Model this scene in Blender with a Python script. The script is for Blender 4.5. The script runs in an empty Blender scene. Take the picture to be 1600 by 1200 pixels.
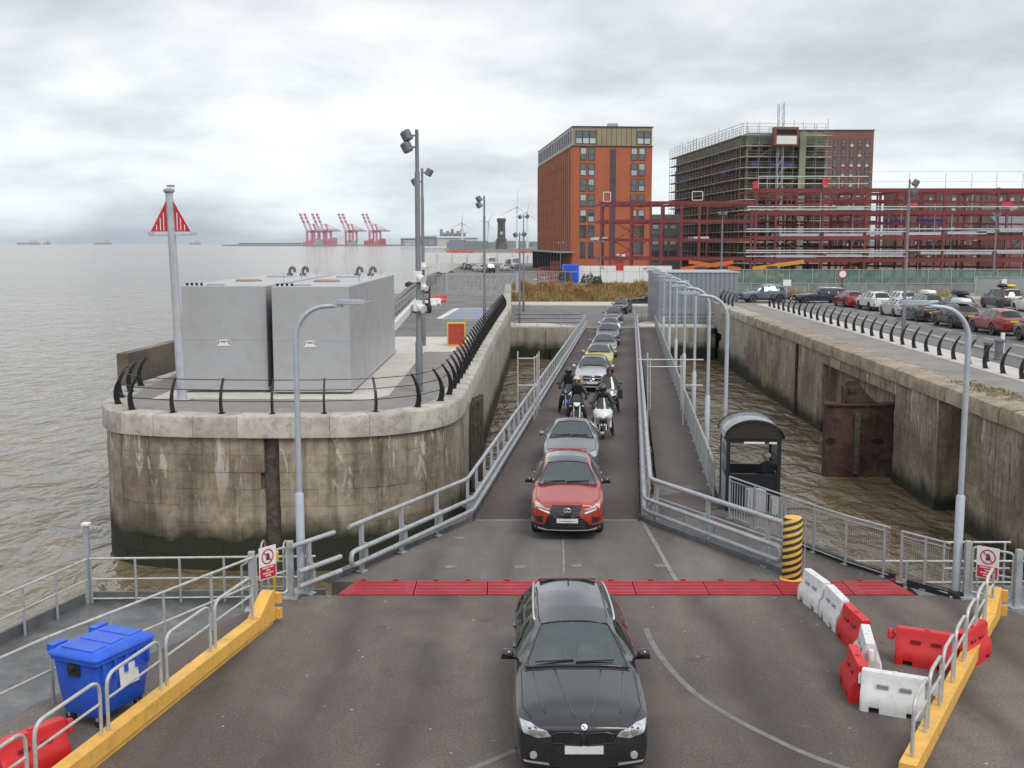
import bpy, bmesh, math, random
from mathutils import Vector, Matrix
from mathutils.bvhtree import BVHTree
random.seed(7)
D = bpy.data; SC = bpy.context.scene; COL = SC.collection
R = math.radians

# ------------------------------------------------------------------ camera
FPX, CAMZ = 1750.0, 7.25                      # focal length in photograph pixels, eye height above the pontoon deck
PITCH = math.atan(220/FPX)
cd = D.cameras.new('camera'); cam = D.objects.new('camera', cd); COL.objects.link(cam)
cam.location = (0, 0, CAMZ); cam.rotation_euler = (math.pi/2-PITCH, 0, 0)
cd.sensor_width = 36; cd.lens = FPX/1600*36; cd.clip_start = .1; cd.clip_end = 30000
SC.camera = cam

# ------------------------------------------------------------------ sky: nishita behind a broken overcast deck
w = D.worlds.new('World'); SC.world = w; w.use_nodes = True
nt = w.node_tree; nt.nodes.clear()
def N(ty, **k):
    n = nt.nodes.new(ty)
    for a_, b_ in k.items(): setattr(n, a_, b_)
    return n
SUN_EL, SUN_AZ = 50, 145                      # behind thin cloud, from behind the camera and to the right
sky = N('ShaderNodeTexSky', sky_type='NISHITA', sun_disc=False, sun_elevation=R(SUN_EL), sun_rotation=R(SUN_AZ))
tc = N('ShaderNodeTexCoord'); sep = N('ShaderNodeSeparateXYZ')
nt.links.new(tc.outputs['Generated'], sep.inputs[0])
ab = N('ShaderNodeMath', operation='MAXIMUM'); ab.inputs[1].default_value = 0.0
nt.links.new(sep.outputs[2], ab.inputs[0])
ad = N('ShaderNodeMath', operation='ADD'); ad.inputs[1].default_value = .24
nt.links.new(ab.outputs[0], ad.inputs[0])
def divn(o):
    d = N('ShaderNodeMath', operation='DIVIDE'); nt.links.new(o, d.inputs[0]); nt.links.new(ad.outputs[0], d.inputs[1]); return d.outputs[0]
cmb = N('ShaderNodeCombineXYZ')
nt.links.new(divn(sep.outputs[0]), cmb.inputs[0]); nt.links.new(divn(sep.outputs[1]), cmb.inputs[1])
cmb.inputs[2].default_value = 3.7
def noise(scale, detail, rough, dist, off):
    m = N('ShaderNodeMapping'); m.inputs['Location'].default_value = off; m.inputs['Scale'].default_value = (1, 1, 1)
    nt.links.new(cmb.outputs[0], m.inputs[0])
    n = N('ShaderNodeTexNoise'); n.inputs['Scale'].default_value = scale; n.inputs['Detail'].default_value = detail
    n.inputs['Roughness'].default_value = rough; n.inputs['Distortion'].default_value = dist
    nt.links.new(m.outputs[0], n.inputs[0]); return n.outputs[0]
def ramp(o, stops):
    r = N('ShaderNodeValToRGB'); e = r.color_ramp.elements
    while len(e) < len(stops): e.new(.5)
    for i, (p_, c_) in enumerate(stops): e[i].position = p_; e[i].color = (c_, c_, c_, 1) if not isinstance(c_, tuple) else c_ + (1,)
    nt.links.new(o, r.inputs[0]); return r.outputs[0]
n1 = noise(.62, 4, .5, .1, (2.1, .6, 0)); n2 = noise(2.0, 6, .56, .15, (-4, 3, 1))
mx = N('ShaderNodeMix', data_type='FLOAT'); mx.inputs[0].default_value = .38
nt.links.new(n1, mx.inputs[2]); nt.links.new(n2, mx.inputs[3])
cloud = ramp(mx.outputs[0], [(.38, (.51, .54, .59)), (.445, (.66, .685, .72)), (.495, (.81, .825, .845)), (.54, (.95, .955, .96)), (.60, (1.06, 1.06, 1.055))])
zg = N('ShaderNodeMapRange'); zg.inputs['From Min'].default_value = 0; zg.inputs['From Max'].default_value = 1; zg.inputs['To Min'].default_value = .93; zg.inputs['To Max'].default_value = 1.2
nt.links.new(ab.outputs[0], zg.inputs[0])
hzr = ramp(ab.outputs[0], [(.0, (.86, .95, 1.0)), (.10, (.95, .98, 1.0)), (.28, (1.0, 1.0, 1.0))]); hm0 = N('ShaderNodeMix', data_type='RGBA', blend_type='MULTIPLY'); hm0.inputs[0].default_value = 1; nt.links.new(cloud, hm0.inputs[6]); nt.links.new(hzr, hm0.inputs[7]); cloud = hm0.outputs[2]   # blue distance low down
zm_ = N('ShaderNodeVectorMath', operation='SCALE'); nt.links.new(cloud, zm_.inputs[0]); nt.links.new(zg.outputs[0], zm_.inputs['Scale']); cloud = zm_.outputs[0]   # overcast is brighter overhead
gap = ramp(n1, [(.0, .93), (.52, .93), (.66, .97)])
bg = N('ShaderNodeBackground'); bg2 = N('ShaderNodeBackground'); bg.inputs[1].default_value = .10; bg2.inputs[1].default_value = 1.0
nt.links.new(sky.outputs[0], bg.inputs[0]); nt.links.new(cloud, bg2.inputs[0])
ms = N('ShaderNodeMixShader'); out = N('ShaderNodeOutputWorld')
nt.links.new(gap, ms.inputs[0]); nt.links.new(bg.outputs[0], ms.inputs[1]); nt.links.new(bg2.outputs[0], ms.inputs[2])
nt.links.new(ms.outputs[0], out.inputs[0])

# ------------------------------------------------------------------ sun through cloud, exposure
sl = D.lights.new('sun', 'SUN'); so = D.objects.new('sun', sl); COL.objects.link(so)
sl.energy = 1.5; sl.angle = R(24); sl.color = (1, .965, .91)
sd = Vector((math.sin(R(SUN_AZ))*math.cos(R(SUN_EL)), math.cos(R(SUN_AZ))*math.cos(R(SUN_EL)), math.sin(R(SUN_EL))))
so.rotation_euler = sd.to_track_quat('Z', 'Y').to_euler(); so.location = sd*60
v = SC.view_settings; v.view_transform = 'Standard'; v.look = 'None'; v.gamma = 1; v.exposure = 0.2; v.use_curve_mapping = False

c_ = SC.cycles; c_.max_bounces = 5; c_.diffuse_bounces = 2; c_.glossy_bounces = 3; c_.transmission_bounces = 4; c_.transparent_max_bounces = 10
c_.use_adaptive_sampling = True; c_.adaptive_threshold = .02; c_.caustics_reflective = False; c_.caustics_refractive = False; c_.sample_clamp_indirect = 6

# ------------------------------------------------------------------ helpers
def at(px, py, z=0.0):                         # the place on the level z that the photograph shows at a pixel
    u, q = (px-800)/FPX, -(py-600)/FPX
    c, s = math.cos(PITCH), math.sin(PITCH)
    d = Vector((u, c+q*s, -s+q*c)); t = (z-CAMZ)/d.z
    return Vector((d.x*t, d.y*t, z))
def aty(px, py, Y):                            # the same at a known distance Y
    u, q = (px-800)/FPX, -(py-600)/FPX
    c, s = math.cos(PITCH), math.sin(PITCH)
    d = Vector((u, c+q*s, -s+q*c)); t = Y/d.y
    return Vector((d.x*t, Y, CAMZ+d.z*t))
V3 = lambda a: a if isinstance(a, Vector) else Vector(tuple(a)+(0.0,)*(3-len(a)))
class MB:
    def __init__(s): s.v = []; s.f = []; s.mi = []
    def add(s, vs, fs, m=0):
        o = len(s.v); s.v += [tuple(q) for q in vs]; s.f += [tuple(i+o for i in f) for f in fs]; s.mi += [m]*len(fs); return s
    def box(s, c, d, rz=0, m=0, rx=0, ry=0, taper=1.0):
        x, y, z = d[0]/2, d[1]/2, d[2]/2
        M = Matrix.Translation(V3(c)) @ Matrix.Rotation(rz, 4, 'Z') @ Matrix.Rotation(ry, 4, 'Y') @ Matrix.Rotation(rx, 4, 'X')
        vs = [M @ Vector((a*x*(taper if k > 0 else 1), b*y*(taper if k > 0 else 1), k*z)) for k in (-1, 1) for a, b in ((-1, -1), (1, -1), (1, 1), (-1, 1))]
        return s.add(vs, [(3, 2, 1, 0), (4, 5, 6, 7), (0, 1, 5, 4), (1, 2, 6, 5), (2, 3, 7, 6), (3, 0, 4, 7)], m)
    def bar(s, a, b, w_, h, m=0):              # rectangular bar from a to b, h along the upward side
        a, b = V3(a), V3(b); d = (b-a).normalized()
        up = Vector((0, 0, 1)) if abs(d.z) < .95 else Vector((0, 1, 0))
        r = d.cross(up).normalized(); u = r.cross(d)
        vs = [e+r*i*w_/2+u*j*h/2 for e in (a, b) for i, j in ((-1, -1), (1, -1), (1, 1), (-1, 1))]
        return s.add(vs, [(0, 1, 2, 3), (7, 6, 5, 4), (0, 4, 5, 1), (1, 5, 6, 2), (2, 6, 7, 3), (3, 7, 4, 0)], m)
    def tube(s, pts, r, n=8, m=0, cap=True):
        pts = [V3(q) for q in pts]; vs = []; fs = []; prev = None
        for i, q in enumerate(pts):
            if i == 0: d = pts[1]-q
            elif i == len(pts)-1: d = q-pts[i-1]
            else: d = (pts[i+1]-q).normalized()+(q-pts[i-1]).normalized()
            d = d.normalized()
            if prev is None:
                up = Vector((0, 0, 1)) if abs(d.z) < .9 else Vector((1, 0, 0)); a = d.cross(up).normalized()
            else: a = (prev-d*prev.dot(d)).normalized()
            prev = a; b = d.cross(a); rr = r[i] if isinstance(r, (list, tuple)) else r
            vs += [q+(a*math.cos(t)+b*math.sin(t))*rr for t in (2*math.pi*k/n for k in range(n))]
        for i in range(len(pts)-1):
            fs += [(i*n+k, i*n+(k+1) % n, (i+1)*n+(k+1) % n, (i+1)*n+k) for k in range(n)]
        if cap: fs += [tuple(range(n))[::-1], tuple((len(pts)-1)*n+k for k in range(n))]
        return s.add(vs, fs, m)
    def prism(s, poly, z0, z1, m=0):           # plan outline raised from z0 to z1
        n = len(poly); a = sum(poly[i][0]*poly[(i+1) % n][1]-poly[(i+1) % n][0]*poly[i][1] for i in range(n))
        if a < 0: poly = poly[::-1]
        vs = [(q[0], q[1], z0) for q in poly]+[(q[0], q[1], z1) for q in poly]
        return s.add(vs, [tuple(range(n))[::-1], tuple(range(n, 2*n))]+[(i, (i+1) % n, n+(i+1) % n, n+i) for i in range(n)], m)
    def plate(s, poly, o, ex, ey, th, m=0):    # outline in the plane (o, ex, ey), thickness th along ex x ey
        o, ex, ey = V3(o), V3(ex), V3(ey); nn = ex.cross(ey).normalized()*th; n = len(poly)
        vs = [o+ex*q[0]+ey*q[1]-nn/2 for q in poly]+[o+ex*q[0]+ey*q[1]+nn/2 for q in poly]
        return s.add(vs, [tuple(range(n))[::-1], tuple(range(n, 2*n))]+[(i, (i+1) % n, n+(i+1) % n, n+i) for i in range(n)], m)
    def lathe(s, prof, n=12, c=(0, 0, 0), M=None, m=0):
        vs = []; fs = []; c = V3(c); M = M or Matrix.Identity(4)
        for r_, z in prof: vs += [c+M @ Vector((r_*math.cos(2*math.pi*k/n), r_*math.sin(2*math.pi*k/n), z)) for k in range(n)]
        for i in range(len(prof)-1): fs += [(i*n+k, i*n+(k+1) % n, (i+1)*n+(k+1) % n, (i+1)*n+k) for k in range(n)]
        fs += [tuple(range(n))[::-1], tuple((len(prof)-1)*n+k for k in range(n))]
        return s.add(vs, fs, m)
    def ball(s, c, r, n=10, m=0):
        r = (r, r, r) if not isinstance(r, (tuple, list)) else r; c = V3(c); vs = []; fs = []; k2 = n//2
        for i in range(k2+1):
            t = math.pi*(i+.02*(i == 0)-.02*(i == k2))/k2
            vs += [c+Vector((r[0]*math.sin(t)*math.cos(2*math.pi*k/n), r[1]*math.sin(t)*math.sin(2*math.pi*k/n), r[2]*math.cos(t))) for k in range(n)]
        for i in range(k2): fs += [(i*n+k, (i+1)*n+k, (i+1)*n+(k+1) % n, i*n+(k+1) % n) for k in range(n)]
        fs += [tuple(range(n)), tuple(k2*n+k for k in range(n))[::-1]]
        return s.add(vs, fs, m)
    def sheet(s, poly, z, m=0):
        n = len(poly); a = sum(poly[i][0]*poly[(i+1) % n][1]-poly[(i+1) % n][0]*poly[i][1] for i in range(n))
        if a < 0: poly = poly[::-1]
        return s.add([(q[0], q[1], z if len(q) < 3 else q[2]) for q in poly], [tuple(range(n))], m)
    def mesh(s, name, origin=None, smooth=False):
        o = V3(origin) if origin is not None else Vector((0, 0, 0))
        me = D.meshes.new(name); me.from_pydata([(a-o.x, b-o.y, c-o.z) for a, b, c in s.v], [], s.f)
        if any(s.mi): me.polygons.foreach_set('material_index', s.mi)
        if smooth:
            me.polygons.foreach_set('use_smooth', [True]*len(me.polygons))
            if smooth != 'all':
                bm = bmesh.new(); bm.from_mesh(me)
                for e in bm.edges:
                    if len(e.link_faces) != 2 or e.calc_face_angle(9) > R(40): e.smooth = False
                bm.to_mesh(me); bm.free()
        me.update(); return me
def link(name, me, mats, parent=None, loc=None):
    o = D.objects.new(name, me); COL.objects.link(o)
    for m_ in (mats if isinstance(mats, (list, tuple)) else [mats]): me.materials.append(m_)
    if parent is not None: o.parent = parent
    if loc is not None: o.location = loc
    return o
def tag(o, label=None, cat=None, group=None, kind=None):
    for k, x in (('label', label), ('category', cat), ('group', group), ('kind', kind)):
        if x: o[k] = x
    return o
def thing(name, label, cat, loc=(0, 0, 0), rz=0, group=None):
    o = D.objects.new(name, None); COL.objects.link(o); o.location = loc; o.rotation_euler = (0, 0, rz)
    o.empty_display_size = .2; return tag(o, label, cat, group)
def wpart(name, mb, mat, parent, smooth=False):   # a part given in world coordinates under an unrotated parent
    p0 = V3(parent.location) if parent.parent is None else V3(parent.location)+V3(parent.parent.location)
    return link(name, mb.mesh(name, p0, smooth), mat, parent)
def part(name, mb, mat, parent, smooth=False, loc=None):
    return link(name, mb.mesh(name, None, smooth), mat, parent, loc)
def inst(name, me, parent, loc=(0, 0, 0), rz=0, sc=None, rot=None):
    o = D.objects.new(name, me); COL.objects.link(o); o.parent = parent; o.location = loc; o.rotation_euler = rot or (0, 0, rz)
    if sc is not None: o.scale = sc
    return o
def base_of(mb):
    xs, ys, zs = zip(*mb.v); return Vector(((min(xs)+max(xs))/2, (min(ys)+max(ys))/2, min(zs)))
def solo(name, mb, mat, label, cat, group=None, smooth=False, kind=None):
    b = base_of(mb); o = link(name, mb.mesh(name, b, smooth), mat, None, b); return tag(o, label, cat, group, kind)
def struct(name, mb, mat, smooth=False, kind='structure', label=None):
    o = link(name, mb.mesh(name, None, smooth), mat); o['kind'] = kind
    if label: o['label'] = label
    return o
def dup(root, loc, rz=0, label=None, group=None):
    r = root.copy(); COL.objects.link(r); r.location = loc; r.rotation_euler = (0, 0, rz)
    if label: r['label'] = label
    if group: r['group'] = group
    for ch in list(root.children):
        c = ch.copy(); COL.objects.link(c); c.parent = r
        for g in list(ch.children):
            d = g.copy(); COL.objects.link(d); d.parent = c
    return r
def along(pts, step, start=0.0):               # evenly spaced points with directions on a polyline
    pts = [V3(q) for q in pts]; res = []; s = start
    seg = [(pts[i], pts[i+1], (pts[i+1]-pts[i]).length) for i in range(len(pts)-1)]; acc = 0
    for a, b, l in seg:
        while s <= acc+l+1e-6:
            res.append((a+(b-a)*((s-acc)/l), (b-a).normalized())); s += step
        acc += l
    return res

# ------------------------------------------------------------------ materials
MT = {}
def newmat(name):
    m = D.materials.new(name); m.use_nodes = True; t = m.node_tree; b = t.nodes['Principled BSDF']; MT[name] = m; return m, t, b
def nd(t, ty, **k):
    n = t.nodes.new(ty)
    for a, x in k.items(): setattr(n, a, x)
    return n
def setin(n, **k):
    for a, x in k.items(): n.inputs[a.replace('_', ' ')].default_value = x
    return n
def tnoise(t, vec, scale, detail=5, rough=.55, mapping=None, dist=0):
    if mapping:
        mp = nd(t, 'ShaderNodeMapping'); mp.inputs['Scale'].default_value = mapping; t.links.new(vec, mp.inputs[0]); vec = mp.outputs[0]
    n = nd(t, 'ShaderNodeTexNoise'); setin(n, Scale=scale, Detail=detail, Roughness=rough, Distortion=dist); t.links.new(vec, n.inputs[0]); return n.outputs[0]
def tramp(t, o, stops):
    r = nd(t, 'ShaderNodeValToRGB'); e = r.color_ramp.elements
    while len(e) < len(stops): e.new(.5)
    for i, (p_, c_) in enumerate(stops): e[i].position = p_; e[i].color = ((c_, c_, c_) if not isinstance(c_, tuple) else c_)+(1,)
    t.links.new(o, r.inputs[0]); return r.outputs[0]
def tmix(t, fac, a, b, mode='MIX'):
    m = nd(t, 'ShaderNodeMix', data_type='RGBA', blend_type=mode)
    for i, x in ((0, fac), (6, a), (7, b)):
        if hasattr(x, 'is_linked'): t.links.new(x, m.inputs[i])
        elif isinstance(x, tuple): m.inputs[i].default_value = x+(1,)
        else: m.inputs[i].default_value = x
    return m.outputs[2]
def tbump(t, b, h, strength=.4, dist=.02):
    n = nd(t, 'ShaderNodeBump'); setin(n, Strength=strength, Distance=dist); t.links.new(h, n.inputs['Height']); t.links.new(n.outputs[0], b.inputs['Normal'])
def pos(t): return nd(t, 'ShaderNodeNewGeometry').outputs['Position']
def objc(t): return nd(t, 'ShaderNodeTexCoord').outputs['Object']
def mat(name, col, rough=.55, metal=0.0, var=.14, scale=2.5, bump=0.0, bscale=30, coat=0.0, dirt=None, world=False, rnd=0.0, spec=.5):
    m, t, b = newmat(name); setin(b, Roughness=rough, Metallic=metal)
    b.inputs['Specular IOR Level'].default_value = spec
    if coat: b.inputs['Coat Weight'].default_value = coat; b.inputs['Coat Roughness'].default_value = .04
    vec = pos(t) if world else objc(t)
    n = tnoise(t, vec, scale, 6, .6)
    lo = tuple(c*(1-var*1.4) for c in col); hi = tuple(min(1, c*(1+var)) for c in col)
    c_ = tramp(t, n, [(.3, lo), (.52, col), (.72, hi)])
    if dirt:
        n2 = tnoise(t, vec, scale*2.3, 8, .7); f = tramp(t, n2, [(.5, 0.0), (.68, dirt[1])]); c_ = tmix(t, f, c_, dirt[0])
    if rnd:
        oi = nd(t, 'ShaderNodeObjectInfo'); f = tramp(t, oi.outputs['Random'], [(0, 1-rnd), (1, 1+rnd*.6 if rnd < .6 else 1.3)]); c_ = tmix(t, 1.0, c_, f, 'MULTIPLY')
    t.links.new(c_, b.inputs['Base Color'])
    if rough > .12:
        rr = tramp(t, n, [(.3, min(1, rough*1.15)), (.7, rough*.85)]); t.links.new(rr, b.inputs['Roughness'])
    if bump: tbump(t, b, tnoise(t, vec, bscale, 4, .6), bump, .02)
    return m
def paint(name, col, rough=.28, metal=.0, flake=0):
    m, t, b = newmat(name); setin(b, Roughness=rough, Metallic=metal); b.inputs['Coat Weight'].default_value = .9; b.inputs['Coat Roughness'].default_value = .06
    n = tnoise(t, objc(t), 1.3, 5, .6); c_ = tramp(t, n, [(.35, tuple(x*.88 for x in col)), (.65, tuple(min(1, x*1.06) for x in col))])
    n2 = tnoise(t, objc(t), 9, 8, .7)
    c_ = tmix(t, tramp(t, n2, [(.5, 0.0), (.8, .07)]), c_, (.22, .2, .18)); t.links.new(c_, b.inputs['Base Color'])
    return m
galv = mat('galvanised_steel', (.40, .425, .45), .5, .35, .16, 4, dirt=((.30, .27, .23), .35))
galv_pale = mat('weathered_rail_tube', (.50, .50, .48), .5, .25, .16, 5, dirt=((.30, .24, .18), .5))
steel_grey = mat('painted_grey_steel', (.115, .125, .135), .5, .1, .22, 2, dirt=((.25, .22, .18), .35))
mast_grey = mat('mast_grey', (.15, .16, .175), .45, .2, .1, 3)
lamp_grey = mat('lamp_grey', (.40, .45, .50), .45, .2, .1, 3)
black_iron = mat('black_iron', (.012, .012, .013), .4, .2, .2, 4)
rubber = mat('black_rubber', (.018, .018, .019), .75, 0, .25, 6)
dark_gap = mat('dark_void', (.012, .012, .012), .9, 0, .1, 2)
tank_grey = mat('tank_paint', (.375, .385, .40), .42, 0, .055, .6, dirt=((.30, .295, .28), .5))
concrete = mat('concrete', (.36, .34, .30), .85, 0, .2, 1.2, .35, 25, dirt=((.2, .18, .15), .4), world=True)
pale_paving = mat('pale_paving', (.50, .48, .44), .85, 0, .12, .8, .2, 20, dirt=((.33, .31, .28), .3), world=True)
quay_tarmac = mat('quay_tarmac', (.235, .215, .20), .9, 0, .15, .5, .3, 60, dirt=((.30, .28, .25), .35), world=True)
road_grey = mat('road_tarmac', (.155, .152, .15), .9, 0, .18, .35, .3, 60, dirt=((.24, .23, .22), .35), world=True)
white_line = mat('white_road_paint', (.60, .60, .57), .7, 0, .18, 3, world=True)
white_plain = mat('white_paint', (.72, .72, .71), .5, 0, .08, 3)
yellow_beam = mat('ochre_yellow_paint', (.76, .43, .09), .5, 0, .1, 2, dirt=((.30, .17, .06), .4))
plastic_red = mat('red_plastic', (.60, .018, .022), .42, 0, .08, 3, dirt=((.26, .06, .05), .55))
plastic_white = mat('white_plastic', (.68, .69, .70), .45, 0, .05, 3, dirt=((.42, .40, .36), .45))
plastic_blue = mat('blue_plastic', (.018, .10, .62), .42, 0, .1, 3, dirt=((.09, .13, .32), .55))
sticker = mat('white_sticker', (.72, .73, .74), .5, 0, .04, 6)
sign_red = mat('sign_red', (.52, .02, .04), .45, 0, .05, 6)
sign_dark = mat('sign_dark', (.03, .03, .035), .5, 0, .05, 6)
rust = mat('rusted_iron', (.062, .037, .03), .9, .1, .45, 1.6, .5, 18, dirt=((.20, .085, .04), .6))
rust_dark = mat('rusted_iron_dark', (.05, .036, .028), .9, .1, .4, 2.2, .5, 18, dirt=((.22, .12, .06), .4))
timber = mat('weathered_timber', (.075, .062, .05), .9, 0, .35, 3, .5, 18, dirt=((.3, .28, .25), .3))
steel_red = mat('red_oxide_steel', (.185, .034, .036), .55, .1, .15, .4)
brick_or = None
chrome = mat('chrome', (.75, .76, .78), .15, .9, .05, 3)
silver_trim = mat('silver_trim', (.62, .63, .64), .3, .6, .05, 3)
blk_plastic = mat('black_car_plastic', (.018, .018, .02), .45, 0, .15, 8)
gloss_black = mat('gloss_black', (.008, .008, .009), .15, 0, .1, 4, coat=.8)
tyre_m = mat('tyre_rubber', (.022, .021, .021), .85, 0, .2, 8)
rim_m = mat('alloy_rim', (.42, .43, .44), .3, .7, .08, 5)
interior = mat('car_interior', (.10, .10, .10), .8, 0, .3, 5)
seat_m = mat('car_seat_fabric', (.16, .155, .15), .8, 0, .25, 5)
plate_w = mat('number_plate_white', (.62, .64, .62), .5, 0, .05, 8)
plate_y = mat('number_plate_yellow', (.66, .48, .03), .5, 0, .05, 8)
lens_m = mat('lamp_lens', (.50, .52, .55), .12, .4, .25, 12, coat=.9)
lens_red = mat('tail_lamp_red', (.35, .012, .012), .2, 0, .1, 8, coat=.8)
drl = mat('lamp_white', (.85, .86, .88), .2, 0, .05, 8, coat=.8)
def glass(name, tint, refl=1.9, base=.0):
    m, t, b = newmat(name); t.nodes.remove(b); o_ = t.nodes['Material Output']
    tr = nd(t, 'ShaderNodeBsdfTransparent'); tr.inputs[0].default_value = tint+(1,)
    gl = nd(t, 'ShaderNodeBsdfGlossy'); gl.inputs['Roughness'].default_value = .03; gl.inputs[0].default_value = (.84, .92, .90, 1)
    fr = nd(t, 'ShaderNodeFresnel'); fr.inputs[0].default_value = refl
    ms_ = nd(t, 'ShaderNodeMixShader'); t.links.new(fr.outputs[0], ms_.inputs[0]); t.links.new(tr.outputs[0], ms_.inputs[1]); t.links.new(gl.outputs[0], ms_.inputs[2])
    t.links.new(ms_.outputs[0], o_.inputs[0]); return m
car_glass = glass('car_glass', (.82, .90, .87), 2.75)
dark_glass = glass('tinted_car_glass', (.16, .18, .18), 1.9)
clear_glass = glass('clear_glass', (.95, .97, .96), 1.35)
mm, t, b = newmat('window_glass'); setin(b, Roughness=.06, Metallic=0.0); b.inputs['IOR'].default_value = 1.9
b.inputs['Base Color'].default_value = (.05, .065, .075, 1); win_glass = mm

def asphalt(name, c0, c1, speck=.5, track=None):
    m, t, b = newmat(name); p_ = pos(t); setin(b, Roughness=.88)
    n = tnoise(t, p_, .28, 7, .6, (1, .35, 1)); c_ = tramp(t, n, [(.38, c0), (.5, tuple((x+y)/2 for x, y in zip(c0, c1))), (.62, c1)])
    n2 = tnoise(t, p_, 1.6, 8, .7); c_ = tmix(t, tramp(t, n2, [(.42, 0.0), (.7, .45)]), c_, tuple(x*.62 for x in c0))
    n5 = tnoise(t, p_, 22, 4, .75); c_ = tmix(t, tramp(t, n5, [(.36, .6), (.52, 0.0)]), c_, tuple(x*.45 for x in c0)); c_ = tmix(t, tramp(t, n5, [(.56, 0.0), (.72, .4)]), c_, tuple(x*1.5 for x in c1))
    if track:                                    # rubber laid down in wheel paths, broken up by wear
        sx_ = nd(t, 'ShaderNodeSeparateXYZ'); t.links.new(p_, sx_.inputs[0]); xo = nd(t, 'ShaderNodeMath', operation='MULTIPLY_ADD'); xo.inputs[1].default_value = -.107 if track[0] > 1 else -.01; t.links.new(sx_.outputs[1], xo.inputs[0]); t.links.new(sx_.outputs[0], xo.inputs[2])
        wob = tnoise(t, p_, .12, 3, .5); xw = nd(t, 'ShaderNodeMath', operation='MULTIPLY_ADD'); xw.inputs[1].default_value = 1.6; t.links.new(wob, xw.inputs[0]); t.links.new(xo.outputs[0], xw.inputs[2])
        dv = nd(t, 'ShaderNodeMath', operation='SUBTRACT'); dv.inputs[1].default_value = .8+track[0]-(3.1 if track[0] > 1 else 0); t.links.new(xw.outputs[0], dv.inputs[0])
        wr_ = nd(t, 'ShaderNodeMath', operation='WRAP'); wr_.inputs[1].default_value = 1.75; wr_.inputs[2].default_value = -1.75; t.links.new(dv.outputs[0], wr_.inputs[0]); ab_ = nd(t, 'ShaderNodeMath', operation='ABSOLUTE'); t.links.new(wr_.outputs[0], ab_.inputs[0]); d2 = nd(t, 'ShaderNodeMath', operation='SUBTRACT'); d2.inputs[1].default_value = .8; t.links.new(ab_.outputs[0], d2.inputs[0]); a3 = nd(t, 'ShaderNodeMath', operation='ABSOLUTE'); t.links.new(d2.outputs[0], a3.inputs[0])
        tr_ = tramp(t, a3.outputs[0], [(.05, .65), (.5, 0.0)]); br_ = tramp(t, tnoise(t, p_, .9, 6, .65, (1, .3, 1)), [(.28, .15), (.55, 1.0)]); tk = nd(t, 'ShaderNodeMath', operation='MULTIPLY'); t.links.new(tr_, tk.inputs[0]); t.links.new(br_, tk.inputs[1])
        c_ = tmix(t, tk.outputs[0], c_, tuple(x*.55 for x in c0))
        npch = tnoise(t, p_, .33, 3, .4); c_ = tmix(t, tramp(t, npch, [(.58, 0.0), (.66, .22)]), c_, tuple(x*1.1 for x in c1))
        nst = tnoise(t, p_, .75, 7, .7); c_ = tmix(t, tramp(t, nst, [(.60, 0.0), (.70, .55)]), c_, tuple(x*.45 for x in c0))
    vo = nd(t, 'ShaderNodeTexVoronoi'); vo.inputs['Scale'].default_value = 3.6; t.links.new(p_, vo.inputs[0])
    n3 = tnoise(t, p_, 3.1, 4, .6)
    s_ = tramp(t, vo.outputs['Distance'], [(.05, speck), (.10, 0.0)]); s2 = tramp(t, n3, [(.50, 0.0), (.60, 1.0)])
    k = nd(t, 'ShaderNodeMath', operation='MULTIPLY'); t.links.new(s_, k.inputs[0]); t.links.new(s2, k.inputs[1])
    c_ = tmix(t, k.outputs[0], c_, (.45, .44, .42)); t.links.new(c_, b.inputs['Base Color'])
    t.links.new(tramp(t, n2, [(.3, .95), (.75, .62)]), b.inputs['Roughness'])
    tbump(t, b, tnoise(t, p_, 60, 4, .7), .55, .012); return m
deck_m = asphalt('deck_asphalt', (.094, .076, .067), (.19, .163, .146), 1.0, (.97, .9))
bridge_m = asphalt('bridge_asphalt', (.074, .058, .054), (.112, .090, .083), .25, (1.2, 1.0))
link_m = asphalt('link_asphalt', (.116, .104, .094), (.195, .178, .162), .7, (1.2, 1.0))

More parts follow.
